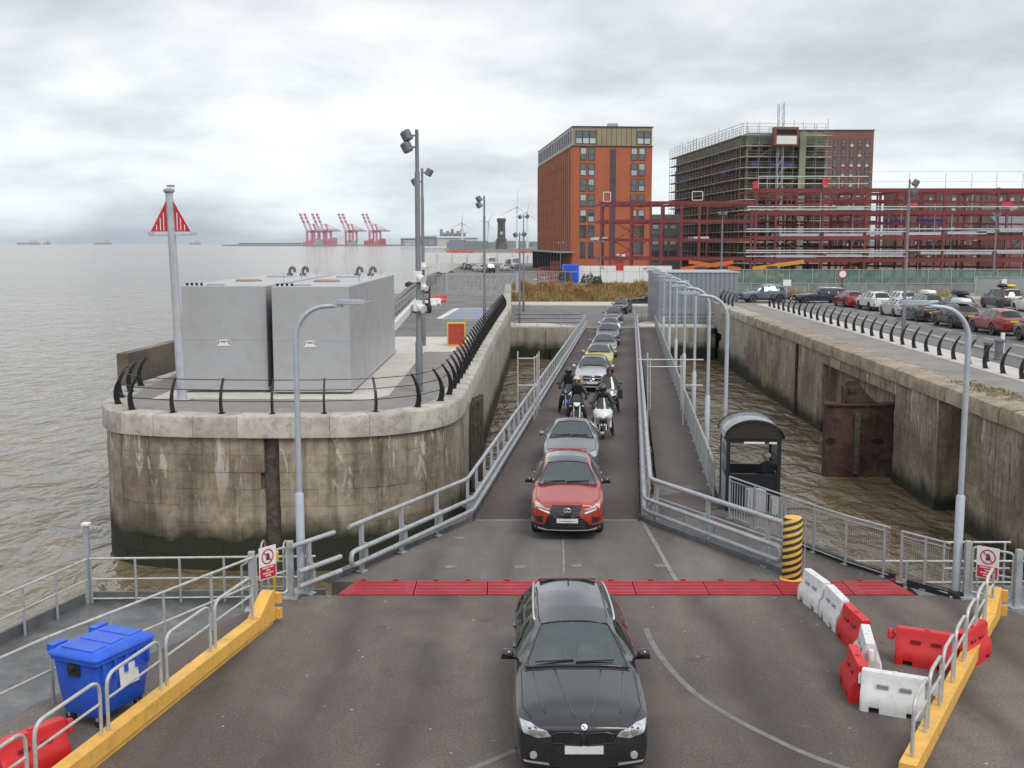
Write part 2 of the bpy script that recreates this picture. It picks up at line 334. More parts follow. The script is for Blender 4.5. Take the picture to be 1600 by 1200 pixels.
def stone(name, c0, c1, pale, streak=.5, algae_top=-2.6):
    m, t, b = newmat(name); p_ = pos(t); setin(b, Roughness=.9)
    n = tnoise(t, p_, .45, 8, .62); c_ = tramp(t, n, [(.3, c0), (.52, tuple((x+y)/2 for x, y in zip(c0, c1))), (.7, c1)])
    oi = nd(t, 'ShaderNodeObjectInfo'); c_ = tmix(t, 1.0, c_, tramp(t, oi.outputs['Random'], [(0, .92), (1, 1.06)]), 'MULTIPLY')
    n2 = tnoise(t, p_, 3.5, 9, .7); c_ = tmix(t, tramp(t, n2, [(.45, 0.0), (.7, .55)]), c_, tuple(x*.45 for x in c0))
    ns = tnoise(t, p_, 1.0, 6, .6, (2.6, 2.6, .16), .4)      # dark run-off streaks
    c_ = tmix(t, tramp(t, ns, [(.48, 0.0), (.66, .6)]), c_, tuple(x*.38 for x in c0))
    sp = nd(t, 'ShaderNodeSeparateXYZ'); t.links.new(p_, sp.inputs[0])
    nw = tnoise(t, p_, 1.0, 8, .72, (2.2, 2.2, .5), 1.1)     # lime bleeding out of the joints
    mr = nd(t, 'ShaderNodeMapRange'); setin(mr, From_Min=-1.9, From_Max=.7); t.links.new(sp.outputs[2], mr.inputs[0])
    f = tramp(t, nw, [(.56, 0.0), (.60, streak), (.72, streak)]); k = nd(t, 'ShaderNodeMath', operation='MULTIPLY'); t.links.new(f, k.inputs[0]); t.links.new(mr.outputs[0], k.inputs[1])
    c_ = tmix(t, k.outputs[0], c_, pale)
    na = tnoise(t, p_, .8, 6, .6); am = nd(t, 'ShaderNodeMath', operation='MULTIPLY_ADD'); am.inputs[1].default_value = 1.3; t.links.new(na, am.inputs[0]); t.links.new(sp.outputs[2], am.inputs[2])
    m2 = nd(t, 'ShaderNodeMapRange'); setin(m2, From_Min=algae_top+1.0, From_Max=algae_top+.25); t.links.new(am.outputs[0], m2.inputs[0])
    c_ = tmix(t, m2.outputs[0], c_, (.022, .025, .012)); t.links.new(c_, b.inputs['Base Color'])
    tbump(t, b, tnoise(t, p_, 9, 8, .7), .6, .03); return m
pier_stone = stone('pier_granite', (.17, .132, .094), (.48, .41, .32), (.60, .57, .52), .85, -2.15)
quay_stone = stone('quay_granite', (.145, .112, .08), (.43, .36, .27), (.56, .53, .48), .8, -2.9)
dock_concrete = stone('dock_concrete', (.30, .27, .22), (.44, .405, .34), (.55, .52, .46), .35, -2.3)
coping_stone = mat('coping_granite', (.42, .395, .35), .85, 0, .2, 1.4, .35, 14, dirt=((.17, .145, .115), .65), world=True, rnd=.15)
coping_brown = mat('coping_sandstone', (.33, .27, .20), .88, 0, .28, 1.6, .4, 12, dirt=((.11, .09, .06), .6), world=True, rnd=.15)

mm, t, b = newmat('river_water'); p_ = pos(t)
setin(b, Roughness=.10); b.inputs['IOR'].default_value = 1.32
nn = tnoise(t, p_, .012, 5, .6, (1, .35, 1)); t.links.new(tramp(t, nn, [(.35, (.135, .103, .062)), (.65, (.20, .160, .105))]), b.inputs['Base Color'])
nf = tnoise(t, p_, .8, 4, .5, (1, .55, 1), .6); nl = tnoise(t, p_, .16, 5, .55, (1, .6, 1), .5)
ma = nd(t, 'ShaderNodeMath', operation='MULTIPLY_ADD'); ma.inputs[1].default_value = 1.5; t.links.new(nl, ma.inputs[0]); t.links.new(nf, ma.inputs[2])
tbump(t, b, ma.outputs[0], 1.0, .62); water_m = mm
# ================================================================== SETTING
QZ, WZ, AZ = 1.6, -3.7, -0.7                   # quay level, water level, apron level at the bridge head
wt = MB(); wt.sheet([(-8400, -300), (8400, -300), (8400, 12200), (-8400, 12200)], WZ); struct('water', wt, water_m)

# pontoon deck (level 0) and the pieces of road on it
BL0, BR0 = Vector((-1.03, 28.9, 0)), Vector((3.36, 28.9, 0))      # bridge deck corners, near and far
BL1, BR1 = Vector((7.05, 106, AZ)), Vector((11.65, 106, AZ))
deck = MB()
deck_out = [(-10.6, 9), (-7.55, 17), (-5.4, 21.2), (-4.6, 22.52), (9.4, 22.52), (10.4, 20.6), (14, 19.6), (16, 9)]
deck.prism(deck_out, -.5, 0); struct('pontoon_deck', deck, [deck_m])
ld = MB(); LK = [(-3.9, 23.46), (-.98, 28.88), (3.32, 28.88), (6.3, 23.46)]
ld.prism(LK, -.4, -.002); struct('link_ramp', ld, link_m)
sd_ = MB(); sd_.prism([(6.32, 23.46), (3.38, 28.88), (4.4, 33.2), (7.55, 33.2), (7.55, 29.3), (7.0, 27.3), (7.8, 24.9), (8.45, 23.46)], -.4, -.006); struct('side_deck', sd_, deck_m)
bd = MB()
def bridge_pt(x, s): return BL0.lerp(BL1, s)*(1-x)+BR0.lerp(BR1, s)*x
n_ = 12
for i in range(n_):
    a, b_ = i/n_, (i+1)/n_; q = [bridge_pt(0, a), bridge_pt(1, a), bridge_pt(1, b_), bridge_pt(0, b_)]
    bd.add([(v_.x, v_.y, v_.z-.004) for v_ in q]+[(v_.x, v_.y, v_.z-.7) for v_ in q], [(0, 1, 2, 3), (7, 6, 5, 4), (0, 4, 5, 1), (2, 6, 7, 3), (1, 5, 6, 2), (3, 7, 4, 0)])
struct('bridge_deck', bd, bridge_m)
WL0, WR0, WL1, WR1 = Vector((3.95, 28.9, 0)), Vector((5.75, 30.2, 0)), Vector((12.0, 106, AZ)), Vector((13.55, 106, AZ))
wk = MB()
for i in range(n_):
    a, b_ = i/n_, (i+1)/n_; q = [WL0.lerp(WL1, a), WR0.lerp(WR1, a), WR0.lerp(WR1, b_), WL0.lerp(WL1, b_)]
    wk.add([(v_.x, v_.y, v_.z+.02) for v_ in q]+[(v_.x, v_.y, v_.z-.5) for v_ in q], [(0, 1, 2, 3), (7, 6, 5, 4), (0, 4, 5, 1), (2, 6, 7, 3), (1, 5, 6, 2), (3, 7, 4, 0)])
struct('walkway', wk, bridge_m)
# steel edges of the bridge: side girder and kerb
gm = MB()
for a, b_, o in ((BL0, BL1, -.14), (BR0, BR1, .16)):
    gm.bar(a+Vector((o, 0, .03)), b_+Vector((o, 0, .03)), .22, .16); gm.bar(a+Vector((o, 0, -.45)), b_+Vector((o, 0, -.45)), .12, .8)
gm.bar(WR0+Vector((.1, 0, .0)), WR1+Vector((.1, 0, .0)), .16, .24); gm.bar(WR0+Vector((.1, 0, -.45)), WR1+Vector((.1, 0, -.45)), .1, .66)
struct('bridge_kerb', gm, steel_grey)
km = MB()
km.bar((-4.02, 23.5, .04), (-1.12, 28.86, .04), .2, .14); km.bar((3.5, 28.85, .04), (6.12, 24.0, .04), .26, .16)
struct('link_kerb', km, steel_grey)
# cross joint, centre joint and diagonal joint strips in the link road
jm = MB()
jm.bar((-.95, 28.86, .002), (3.3, 28.86, .002), .1, .012); jm.bar(at(880, 840)+Vector((0, 0, .002)), at(881, 897)+Vector((0, 0, .002)), .05, .012)
jm.bar((3.42, 28.8, .003), at(1057, 908)+Vector((0, 0, .003)), .1, .012)
struct('road_joint', jm, mat('worn_joint', (.24, .235, .225), .6, .1, .25, 4, world=True))
# pale curved line on the deck
cl = MB(); cp = [at(1009, 982), at(1022, 1010), at(1045, 1042), at(1080, 1078), at(1130, 1113), at(1200, 1150), at(1290, 1190), at(1420, 1230)]
def ribbon(mb, pts, wd, z, close=False):
    pts = [V3(q) for q in pts]; L_ = []
    for i, q in enumerate(pts):
        d = (pts[min(i+1, len(pts)-1)]-pts[max(i-1, 0)]); d.z = 0; d.normalize(); nrm = Vector((-d.y, d.x, 0))*wd/2; L_.append((q+nrm, q-nrm))
    for i in range(len(L_)-1): mb.add([tuple(x[:2])+(z,) for x in (L_[i][0], L_[i][1], L_[i+1][1], L_[i+1][0])], [(3, 2, 1, 0)])
def smooth(pts, k=6):
    pts = [V3(q) for q in pts]; r_ = []
    for i in range(len(pts)-1):
        p0, p1, p2, p3 = pts[max(i-1, 0)], pts[i], pts[i+1], pts[min(i+2, len(pts)-1)]
        for j in range(k):
            s = j/k; r_.append(.5*((2*p1)+(p2-p0)*s+(2*p0-5*p1+4*p2-p3)*s*s+(3*p1-p0-3*p2+p3)*s**3))
    return r_+[pts[-1]]
worn_line = mat('worn_grey_line', (.185, .18, .17), .8, 0, .2, 4, dirt=((.13, .12, .11), .6), world=True)
ribbon(cl, smooth(cp), .11, .004); ribbon(cl, smooth([at(806, 1172), at(770, 1188), at(730, 1204), at(680, 1222)]), .11, .004)
struct('road_marking', cl, worn_line)
# reflective studs on the link road
for i, (x, y) in enumerate(((704, 886), (812, 886), (901, 884), (1031, 884), (718, 841))):
    o = at(x, y); st = MB(); st.box((o.x, o.y, .004), (.26, .22, .012), .3); solo('steel_cover', st, worn_line, ['small worn cover plate in the link road near the left railing', 'small worn cover plate just left of the centre joint of the link road',
        'small worn cover plate just right of the centre joint of the link road', 'small worn cover plate beside the diagonal joint of the link road', 'small worn cover plate near the bend of the left railing'][i], 'cover plate', 'cover plates in the link road')
# red hinged plates across the road
t_ = thing('hinge_plate_strip', 'bright red row of ribbed steel hinge plates across the road', 'ramp plates', (2.3, 23, 0))
red_plate = mat('red_ribbed_plate', (.33, .022, .033), .55, 0, .12, 2, dirt=((.22, .05, .05), .5))
xs = [-3.62, -2.05, -.52, 1.02, 2.58, 4.1, 5.62, 7.1, 8.36]
for i in range(len(xs)-1):
    a, b_ = xs[i]+.012, xs[i+1]-.012; pm = MB()
    y0, y1 = 22.5, 23.46; l0 = a-(.0 if i else 0); 
    pl = [(a, y0), (b_, y0), (b_-(0.2 if i == len(xs)-2 else 0), y1), (a+(.25 if i == 0 else 0), y1)]
    pm.prism(pl, -.02, .028)
    for k in range(4):
        yy = y0+.15+k*.22; pm.box(((a+b_)/2+(.05 if i == 0 else 0), yy, .031), (b_-a-.5 if i in (0, len(xs)-2) else b_-a-.05, .03, .012))
    for k in range(2): pm.box((a+.4+k*.7, y1+.0, .035), (.1, .06, .05))
    wpart('plate', pm, red_plate, t_)

# ------------------------------------------------------------------ pier on the left: curved stone wall, coping, top
pier_path = [(-15.4, 62), (-15.45, 52), (-15.3, 45.5), (-15.0, 42.0), (-14.55, 39.7), (-13.6, 37.9), (-12.2, 37.1), (-10.6, 36.75), (-8.5, 36.6), (-6.4, 36.65), (-4.9, 36.9), (-3.6, 37.6), (-2.6, 38.8), (-2.08, 40.5), (-1.9, 43), (-1.72, 49), (-1.4, 62), (-.85, 81), (-.17, 102)]
pth = smooth([Vector((x, y, 0)) for x, y in pier_path], 8)
PL = [0.0]
for i in range(len(pth)-1): PL.append(PL[-1]+(pth[i+1]-pth[i]).length)
def pier_at(s, off=0.0):
    s = max(0, min(PL[-1]-1e-4, s)); i = max(k for k in range(len(PL)) if PL[k] <= s) if s else 0; i = min(i, len(pth)-2)
    f = (s-PL[i])/(PL[i+1]-PL[i]); q = pth[i].lerp(pth[i+1], f); d = (pth[i+1]-pth[i]).normalized()
    return q+Vector((d.y, -d.x, 0))*-off       # off > 0 moves inland
def s_near(x, y): return min(((pth[i]-Vector((x, y, 0))).length, PL[i]) for i in range(len(pth)))[1]
def curved_block(mb, f, s0, s1, z0, z1, o0, o1, n=3, round_top=0.0):
    n = max(1, n); rows = []
    for k in range(n+1):
        s = s0+(s1-s0)*k/n; a, b_ = f(s, o0), f(s, o1)
        if round_top: c, d = f(s, o0+round_top), None; rows.append([(a.x, a.y, z0), (a.x, a.y, z1-round_top), (f(s, o0+round_top*.3).x, f(s, o0+round_top*.3).y, z1-round_top*.3), (c.x, c.y, z1), (b_.x, b_.y, z1), (b_.x, b_.y, z0)])
        else: rows.append([(a.x, a.y, z0), (a.x, a.y, z1), (b_.x, b_.y, z1), (b_.x, b_.y, z0)])
    m = len(rows[0]); vs = [q for r_ in rows for q in r_]; fs = []
    for k in range(n): fs += [(k*m+j, k*m+(j+1) % m, (k+1)*m+(j+1) % m, (k+1)*m+j) for j in range(m)]
    fs += [tuple(range(m))[::-1], tuple(n*m+j for j in range(m))]
    mb.add(vs, fs)
S_A, S_C, S_B = s_near(-15.3, 45.5), s_near(-2.08, 40.5), PL[-1]
core = MB(); rng = [S_A-14+i*(S_B-S_A+14)/150 for i in range(151)]
ins = [pier_at(s, .3) for s in rng]
core.prism([(q.x, q.y) for q in ins]+[(-.5, 103), (-11, 103), (-11, 70)], WZ-2, 1.05)
struct('pier_core', core, dock_concrete)
t_ = thing('pier_wall', 'curved weathered stone river wall under the grey tanks with pale lime streaks', 'stone wall', (-8, 38, WZ))
zs = [WZ-.6, -3.2, -2.62, -2.05, -1.47, -.9, -.32, .26, .86]
SL0 = s_near(*at(414, 650, QZ)[:2]); SL1 = SL0+.5
random.seed(11)
for ci in range(len(zs)-1):
    s = S_A-random.random()*1.2
    while s < S_C+2:
        e = s+random.uniform(1.0, 1.9)
        for a, b_ in ((s, e),) if (e < SL0 or s > SL1) else ((s, SL0), (SL1, e)):
            if b_-a > .2:
                mb = MB(); pr_ = random.uniform(-.018, .012); curved_block(mb, pier_at, a+.004, b_-.004, zs[ci]+.004, zs[ci+1]-.004, pr_, .42, 3); wpart('stone', mb, pier_stone, t_)
        s = e
    while s < S_B:
        e = min(s+random.uniform(2.6, 4.0), S_B)
        if ci % 2 == 0 or ci == 7:
            mb = MB(); z1 = zs[min(ci+2, 8)] if ci < 6 else zs[8]
            if ci == 7: s = e; continue
            curved_block(mb, pier_at, s+.006, e-.006, zs[ci]+.006, z1-.006, random.uniform(-.012, .01), .42, 2); wpart('stone', mb, dock_concrete, t_)
        s = e
s = S_A-.5
while s < S_B:
    e = min(s+random.uniform(1.25, 1.75) if s < S_C+3 else s+random.uniform(2.2, 3.0), S_B)
    mb = MB(); curved_block(mb, pier_at, s+.006, e-.006, .86, QZ-random.uniform(0, .012), -.14+random.uniform(-.012, .012), .75, 3, .12); o = wpart('coping_stone', mb, coping_stone, t_, True); s = e
# dark guide slot down the face: timber fender inside
fm = MB(); curved_block(fm, pier_at, SL0-.02, SL1+.02, WZ-.5, .84, .2, .29, 1); wpart('slot_fender', fm, timber, t_)
# the pier's top and the promenade behind it
INN = [pier_at(s, .72) for s in [S_A-16+i*(S_B-S_A+16)/120 for i in range(121)]]
qt = MB(); qt.prism([(q.x, q.y) for q in INN]+[(-.9, 128), (-15, 128), (-12, 88), (-10.3, 64), (-15.4, 58)], .9, QZ-.012); struct('promenade', qt, quay_tarmac)
pv = MB(); pv.sheet([(-13.2, 40.6), (-5.2, 40.4), (-4.6, 41.5), (-4.6, 60), (-13.2, 60)], QZ+.0); struct('tank_base', pv, pale_paving)
rd = MB(); rd.sheet([(-10.4, 68), (-2.0, 68), (-.7, 102), (-.6, 126), (-9.5, 126)], QZ+.002); struct('promenade_road', rd, road_grey)
ps = MB(); ps.sheet([(-10.4, 58.4), (-3.0, 58.4), (-2.4, 68), (-10.4, 68)], QZ+.004); struct('promenade_paving', ps, pale_paving)
bb = MB(); q = [at(x, y, QZ) for x, y in ((688, 498), (760, 498), (775, 482), (716, 482))]; bb.sheet([tuple(x[:2]) for x in q], QZ+.010)
blue_bay = mat('blue_bay_paint', (.22, .25, .33), .85, 0, .12, 1, world=True); struct('painted_bay', bb, blue_bay)
bl = MB()
ribbon(bl, [at(684, 498.5, QZ), at(765, 498.5, QZ)], .35, QZ+.014); ribbon(bl, [at(686, 498, QZ), at(714, 482, QZ)], .5, QZ+.0145); ribbon(bl, [at(712, 482, QZ), at(776, 482, QZ)], .5, QZ+.015); struct('bay_line', bl, white_line)

# ------------------------------------------------------------------ quay on the right with its stone wall
def rq(s, off=0.0):                            # along the wall, s = distance Y
    x = 17.19+.0308*(s-37.2); return Vector((x+off, s, 0))
RY0, RY1 = 30.0, 102.0
c2 = MB(); c2.prism([(rq(RY0, 1.35).x, RY0), (rq(RY1, 1.35).x, RY1), (30, RY1), (30, RY0)], WZ-2, .8); struct('quay_core', c2, dock_concrete)
t_ = thing('quay_wall', 'long straight stone dock wall below the parked cars, stained and algae-edged', 'stone wall', (17.5, 40, WZ))
SLOT = (42.4, 45.3); REC = (51.0, 64.6)
zr = [WZ-.6, -3.15, -2.45, -1.75, -1.05, -.35, .35, .95]
random.seed(5)
for ci in range(len(zr)-1):
    s = RY0-random.random(); low = zr[ci+1] <= .36
    while s < RY1:
        e = s+(random.uniform(1.3, 2.2) if s < 66 else random.uniform(3, 4.5))
        pieces = [(s, e)]
        for h0, h1 in (SLOT, REC):
            if (h0, h1) == REC and not low: continue
            nx = []
            for a, b_ in pieces:
                if b_ <= h0 or a >= h1: nx.append((a, b_))
                else:
                    if a < h0: nx.append((a, h0))
                    if b_ > h1: nx.append((h1, b_))
            pieces = nx
        for a, b_ in pieces:
            if b_-a < .12: continue
            deep = any(abs(x-y) < .01 for x in (a, b_) for y in SLOT+REC) or not low
            mb = MB(); curved_block(mb, rq, a+.005, b_-.005, zr[ci]+.005, zr[ci+1]-.005, random.uniform(-.02, .015), 1.4 if deep else .45, 1)
            wpart('stone', mb, quay_stone if a < 88 else dock_concrete, t_)
        s = e
s = RY0
while s < RY1:
    e = s+random.uniform(1.0, 1.7); mb = MB(); curved_block(mb, rq, s+.006, e-.006, .95, QZ-random.uniform(.0, .03), -.12+random.uniform(-.03, .03), 1.2, 1, .2)
    wpart('coping_stone', mb, coping_brown if s < 88 else coping_stone, t_, True); s = e
rt = MB(); rt.prism([(rq(RY0, 1.1).x, RY0), (rq(RY1, 1.1).x, RY1), (20.2, 128), (140, 128), (140, RY0)], .9, QZ-.012); struct('quay_top', rt, quay_tarmac)
FX0, FX1 = at(1594, 592, QZ), at(1201, 479, QZ)   # the line of the black railing
fd = (FX1-FX0).normalized(); fn = Vector((fd.y, -fd.x, 0))
ws = MB(); q0, q1 = FX0-fd*14, FX1+fd*4
ws.sheet([(q0-fn*.35).xy[:], (q1-fn*.35).xy[:], (q1+fn*1.7).xy[:], (q0+fn*1.7).xy[:]], QZ+.0); struct('quay_paving', ws, pale_paving)
rr = MB(); rr.sheet([(q0+fn*1.72).xy[:], (q1+fn*1.72).xy[:], (27, 112), (130, 112), (130, 30)], QZ+.001); struct('car_park_road', rr, road_grey)
lm = MB(); e0, e1 = q0+fn*1.8, q1+fn*1.8
ribbon(lm, [q0+fn*4.0, q1+fn*4.0-fd*8], .12, QZ+.006)
for i in range(30):
    a = q0+fn*6.4+fd*(i*4); 
    if (a-q0).dot(fd) < 92: ribbon(lm, [a, a+fd*2.6], .11, QZ+.006)
struct('lane_line', lm, white_line)

# ------------------------------------------------------------------ apron at the head of the bridge
hw = MB(); hw.prism([(-.2, 106), (13.9, 106), (19.3, 106), (19.3, 107.5), (-.2, 107.5)], WZ-2, AZ); struct('dock_head_wall', hw, dock_concrete)
hl = MB(); hl.box((3.3, 105.9, -2.3), (.12, .16, 3.0)); hl.box((15.5, 105.85, -2.9), (3.6, .3, 1.6)); hl.box((5.2, 105.8, -3.2), (3.0, .4, 1.3)); struct('dock_head_ledge', hl, dock_concrete)
ap = MB(); ap.sheet([(-.2, 106), (20.2, 106), (20.2, 151), (-.2, 151)], AZ+.002); struct('apron_road', ap, road_grey)
sw = MB(); sw.prism([(-.9, 101.5), (-.1, 101.5), (-.1, 156), (-.9, 156)], AZ-.1, QZ+.01); sw.prism([(19.4, 101.9), (20.2, 101.9), (20.2, 156), (19.4, 156)], AZ-.1, QZ+.012); struct('apron_side_wall', sw, concrete)
kb = MB(); kb.prism([(-.2, 106.02), (6.5, 106.02), (3.4, 110.5), (-.1, 112.5)], AZ-.05, AZ+.12); kb.prism([(12.1, 106.02), (19.2, 106.02), (19.2, 113.5), (13.6, 113.5), (12.4, 110)], AZ-.05, AZ+.12); struct('apron_pavement', kb, pale_paving)
am = MB()
ribbon(am, [(-.1, 111), (3.5, 109.4), (6.8, 106.9)], .12, AZ+.13); ribbon(am, [(.2, 115), (5.5, 111.2), (7.2, 108.6)], .13, AZ+.01); ribbon(am, [(0, 113.6), (4.6, 110.3)], .13, AZ+.01)
ribbon(am, [(7.0, 106.5), (11.7, 106.5)], .3, AZ+.012); ribbon(am, [(9.4, 107.9), (10.0, 105.4)], .12, AZ+.013); struct('apron_marking', am, white_line)
vg = MB(); vg.prism([(-.2, 143.5), (20.2, 141), (20.2, 151.5), (-.2, 151.5)], AZ-.1, AZ+.16); struct('verge_pavement', vg, pale_paving)
bk = MB(); NB = 40
earth = mat('bank_earth', (.14, .115, .07), .95, 0, .3, .8, .5, 8, world=True)
for i in range(NB):
    x0, x1 = -.3+i*20.5/NB, -.3+(i+1)*20.5/NB
    bk.add([(x0, 150.5, AZ+.165), (x1, 150.5, AZ+.165), (x1, 156.1, 1.46), (x0, 156.1, 1.46)], [(0, 1, 2, 3)])
struct('grass_bank', bk, earth)
# land as far as the horizon
gnd = MB()
land = [(-9.5, 127.9), (-.5, 127.9), (-.5, 156), (20, 156), (20, 127.9), (140, 127.9), (900, 30), (8400, 30), (8400, 12200), (-300, 12200), (-300, 4800), (-1150, 4700), (-1150, 4480), (-150, 4300), (-105, 3000), (-34, 1000), (-13.6, 300), (-12.5, 170)]
gnd.sheet(land, 1.45); gs = struct('ground', gnd, mat('waste_ground', (.17, .155, .135), .95, 0, .3, .03, .3, 2, dirt=((.10, .11, .06), .5), world=True))
shore = MB(); pts_ = land[9:]+[land[0]]
for a, b_ in zip(pts_, pts_[1:]): shore.add([(a[0], a[1], 1.45), (b_[0], b_[1], 1.45), (b_[0], b_[1], WZ-1), (a[0], a[1], WZ-1)], [(0, 1, 2, 3)])
struct('shore_wall', shore, dock_concrete)
fr = MB(); fr.sheet([(-8.5, 127), (-.6, 127), (-.6, 156.2), (20.1, 156.2), (20.1, 127), (140, 127), (140, 150), (30, 164), (16, 172), (14, 190), (16, 330), (-9, 330), (-10, 170)], 1.47); struct('city_road', fr, road_grey)
fl = MB()
for p0, p1 in (((838, 440), (862, 440)), ((848, 444), (905, 444)), ((835, 437), (852, 434))): ribbon(fl, [at(p0[0], p0[1], 1.48), at(p1[0], p1[1], 1.48)], .5, 1.485)
struct('city_road_marking', fl, white_line)
# ================================================================== FOREGROUND: barriers, rails, lamps, pontoon things
Z3 = lambda z: Vector((0, 0, z))
def off_path(pts, o):                          # shift a plan polyline sideways (o > 0: to the left of travel)
    pts = [V3(q) for q in pts]; r_ = []
    for i, q in enumerate(pts):
        d = Vector((0, 0, 0))
        if i: d += (q-pts[i-1]).normalized()
        if i < len(pts)-1: d += (pts[i+1]-q).normalized()
        d.z = 0; d.normalize(); r_.append(q+Vector((-d.y, d.x, 0))*o)
    return r_
def fillet(pts, rad=.25, k=4):                 # rounded corners on a polyline
    pts = [V3(q) for q in pts]; r_ = [pts[0]]
    for i in range(1, len(pts)-1):
        a, b_ = (pts[i-1]-pts[i]), (pts[i+1]-pts[i]); ra = min(rad, a.length/2.1, b_.length/2.1); p0, p1 = pts[i]+a.normalized()*ra, pts[i]+b_.normalized()*ra
        r_ += [(p0*(1-s)**2+pts[i]*2*s*(1-s)+p1*s*s) for s in [j/k for j in range(k+1)]]
    return r_+[pts[-1]]
def crash_barrier(label, path, side, step, near_u=True, top_h=1.13, mids=(.62, .31), bars=True, r_top=.05, foot=True):
    # path: base line in plan; side: +1 when the road lies to the left of travel
    path = [V3(q) for q in path]; t = thing('crash_barrier', label, 'crash barrier', path[0])
    mb = MB(); mb.tube(fillet([q+Z3(top_h) for q in path], .3), r_top, 10); wpart('top_rail', mb, galv, t, True)
    ip = off_path(path, side*.16); lo = [fillet([q+Z3(h) for q in ip], .3) for h in mids]
    if near_u:
        a, b_ = lo[0][0], lo[1][0]; d = (lo[0][0]-lo[0][1]).normalized(); mid = (a+b_)/2+d*.16
        u = [b_+d*.0]+[b_.lerp(a, .08)+d*.12, mid, a.lerp(b_, .08)+d*.12]
        mb = MB(); mb.tube(lo[1][::-1]+u+lo[0], .055, 10); wpart('lower_rail', mb, galv, t, True)
    else:
        for l_ in lo: mb = MB(); mb.tube(l_, .055, 10); wpart('lower_rail', mb, galv, t, True)
    pme = MB(); pme.box((0, 0, top_h/2), (.1, .07, top_h)); pme.box((0, 0, .015), (.2, .2, .03)); pme.box((0, side*.08, (mids[0]+mids[1])/2), (.06, .14, .42)); pm = pme.mesh('post'); pm.materials.append(galv)
    fme = MB(); fme.box((0, -side*.12, -.07), (.3, .34, .15)); fme.box((0, -side*.3, -.16), (.2, .2, .3)); fmm = fme.mesh('footing'); fmm.materials.append(black_iron)
    for q, d in along(path, step, .5):
        rz = math.atan2(d.y, d.x); sc = 1.0; inst('post', pm, t, q-t.location, rz)
        if foot: inst('footing', fmm, t, q-t.location, rz)
    if bars:
        mb = MB(); pp = along(path, .2, .2)
        for q, d in pp: mb.tube([q+Z3(mids[0]+.04), q+Z3(top_h-.03)], .008, 4, cap=False)
        o = wpart('infill_bar', mb, galv, t); o['kind'] = 'stuff'
        for h in (.78, .95): mb = MB(); mb.tube([q+Z3(h) for q in path], .009, 5); wpart('infill_wire', mb, galv, t)
    return t
LB = [Vector((-3.55, 23.75, 0)), Vector((-1.17, 28.75, 0)), BL1+Vector((-.14, -.3, 0))]
crash_barrier('long galvanised tube barrier along the bridge on the pier side', LB, -1, 1.7, bars=False)
crash_barrier('short galvanised tube barrier beside the left lamp post, ending at the warning sign gate', [at(458, 938), at(524, 912)], -1, 1.0, False, bars=False)
RB = [Vector((5.98, 24.15, 0)), Vector((3.62, 28.75, 0)), BR1+Vector((.16, -.3, 0))]
crash_barrier('long galvanised tube barrier between the road and the walkway', RB, 1, 2.2, r_top=.06, foot=False, bars=False)
# mesh screen behind the flared end of that barrier
def grid_fence(name, label, path, h, post_step, cell=(.11, .11), top=True, rail_m=galv, sub=True, cat='fence', z0=.08, wire=.004):
    path = [V3(q) for q in path]; t = thing(name, label, cat, path[0]); Ltot = sum((path[i+1]-path[i]).length for i in range(len(path)-1))
    for i in range(len(path)-1):
        a, b_ = path[i], path[i+1]; mb = MB(); mb.tube([a+Z3(h), b_+Z3(h)], .024, 8); wpart('top_rail', mb, rail_m, t)
        mb = MB(); mb.tube([a+Z3(z0), b_+Z3(z0)], .016, 6); wpart('bottom_rail', mb, rail_m, t)
        mb = MB(); mb.tube([a+Z3(h-.1), b_+Z3(h-.1)], .014, 6); wpart('mid_rail', mb, rail_m, t)
        mb = MB(); L = (b_-a).length; d = (b_-a)/L
        for k in range(int(L/cell[0])): mb.bar(a+d*(k+1)*cell[0]+Z3(z0), a+d*(k+1)*cell[0]+Z3(h-.1), wire*2, wire*2)
        if cell[1]:
            for k in range(int((h-z0)/cell[1])-1): mb.bar(a+Z3(z0+(k+1)*cell[1]), b_+Z3(z0+(k+1)*cell[1]), wire*2, wire*2)
        o = wpart('wire_mesh', mb, rail_m, t); o['kind'] = 'stuff'
    pm = MB(); pm.tube([(0, 0, 0), (0, 0, h)], .03, 8); pm.box((0, 0, .01), (.14, .14, .02)); pe = pm.mesh('post'); pe.materials.append(rail_m)
    for q, d in along(path, post_step, 0): inst('post', pe, t, q-t.location, math.atan2(d.y, d.x))
    return t
grid_fence('mesh_screen', 'low mesh screen under the flared barrier rails next to the striped bollard', [Vector((6.1, 24.4, 0)), Vector((3.8, 28.8, 0))], .62, 1.25, (.05, .05), wire=.0025, cat='screen')
grid_fence('bar_fence', 'barred guard rail in front of the kiosk', [Vector((5.76, 29.05, 0)), Vector((6.66, 26.85, 0))], 1.13, 1.15, (.12, 0), wire=.009)
grid_fence('mesh_fence', 'wire mesh fence with top rail running from the kiosk rail to the gap', [Vector((6.68, 26.78, 0)), Vector((7.53, 24.85, 0)), Vector((8.2, 23.7, 0))], 1.13, 1.1, (.055, .055), wire=.0022)
grid_fence('mesh_fence', 'short wire mesh fence panel between the gap and the lamp post on the right', [Vector((8.36, 23.4, 0)), Vector((9.0, 22.4, 0))], 1.13, .6, (.055, .055), wire=.0022)
grid_fence('walkway_railing', 'long railing on the outer edge of the walkway under the row of lamps', [WR0+Vector((-.02, 1.0, .02)), WR1+Vector((0, 0, .02))], 1.1, 2.0, (.09, 0), wire=.011)
mb = MB(); mb.bar((7.6, 24.85, .05), (8.3, 23.6, .05), .08, .16); mb.bar((6.72, 26.9, .05), (7.6, 24.87, .05), .1, .15); mb.bar((8.5, 23.25, .05), (9.2, 22.3, .05), .2, .14); struct('side_kerb', mb, rubber)
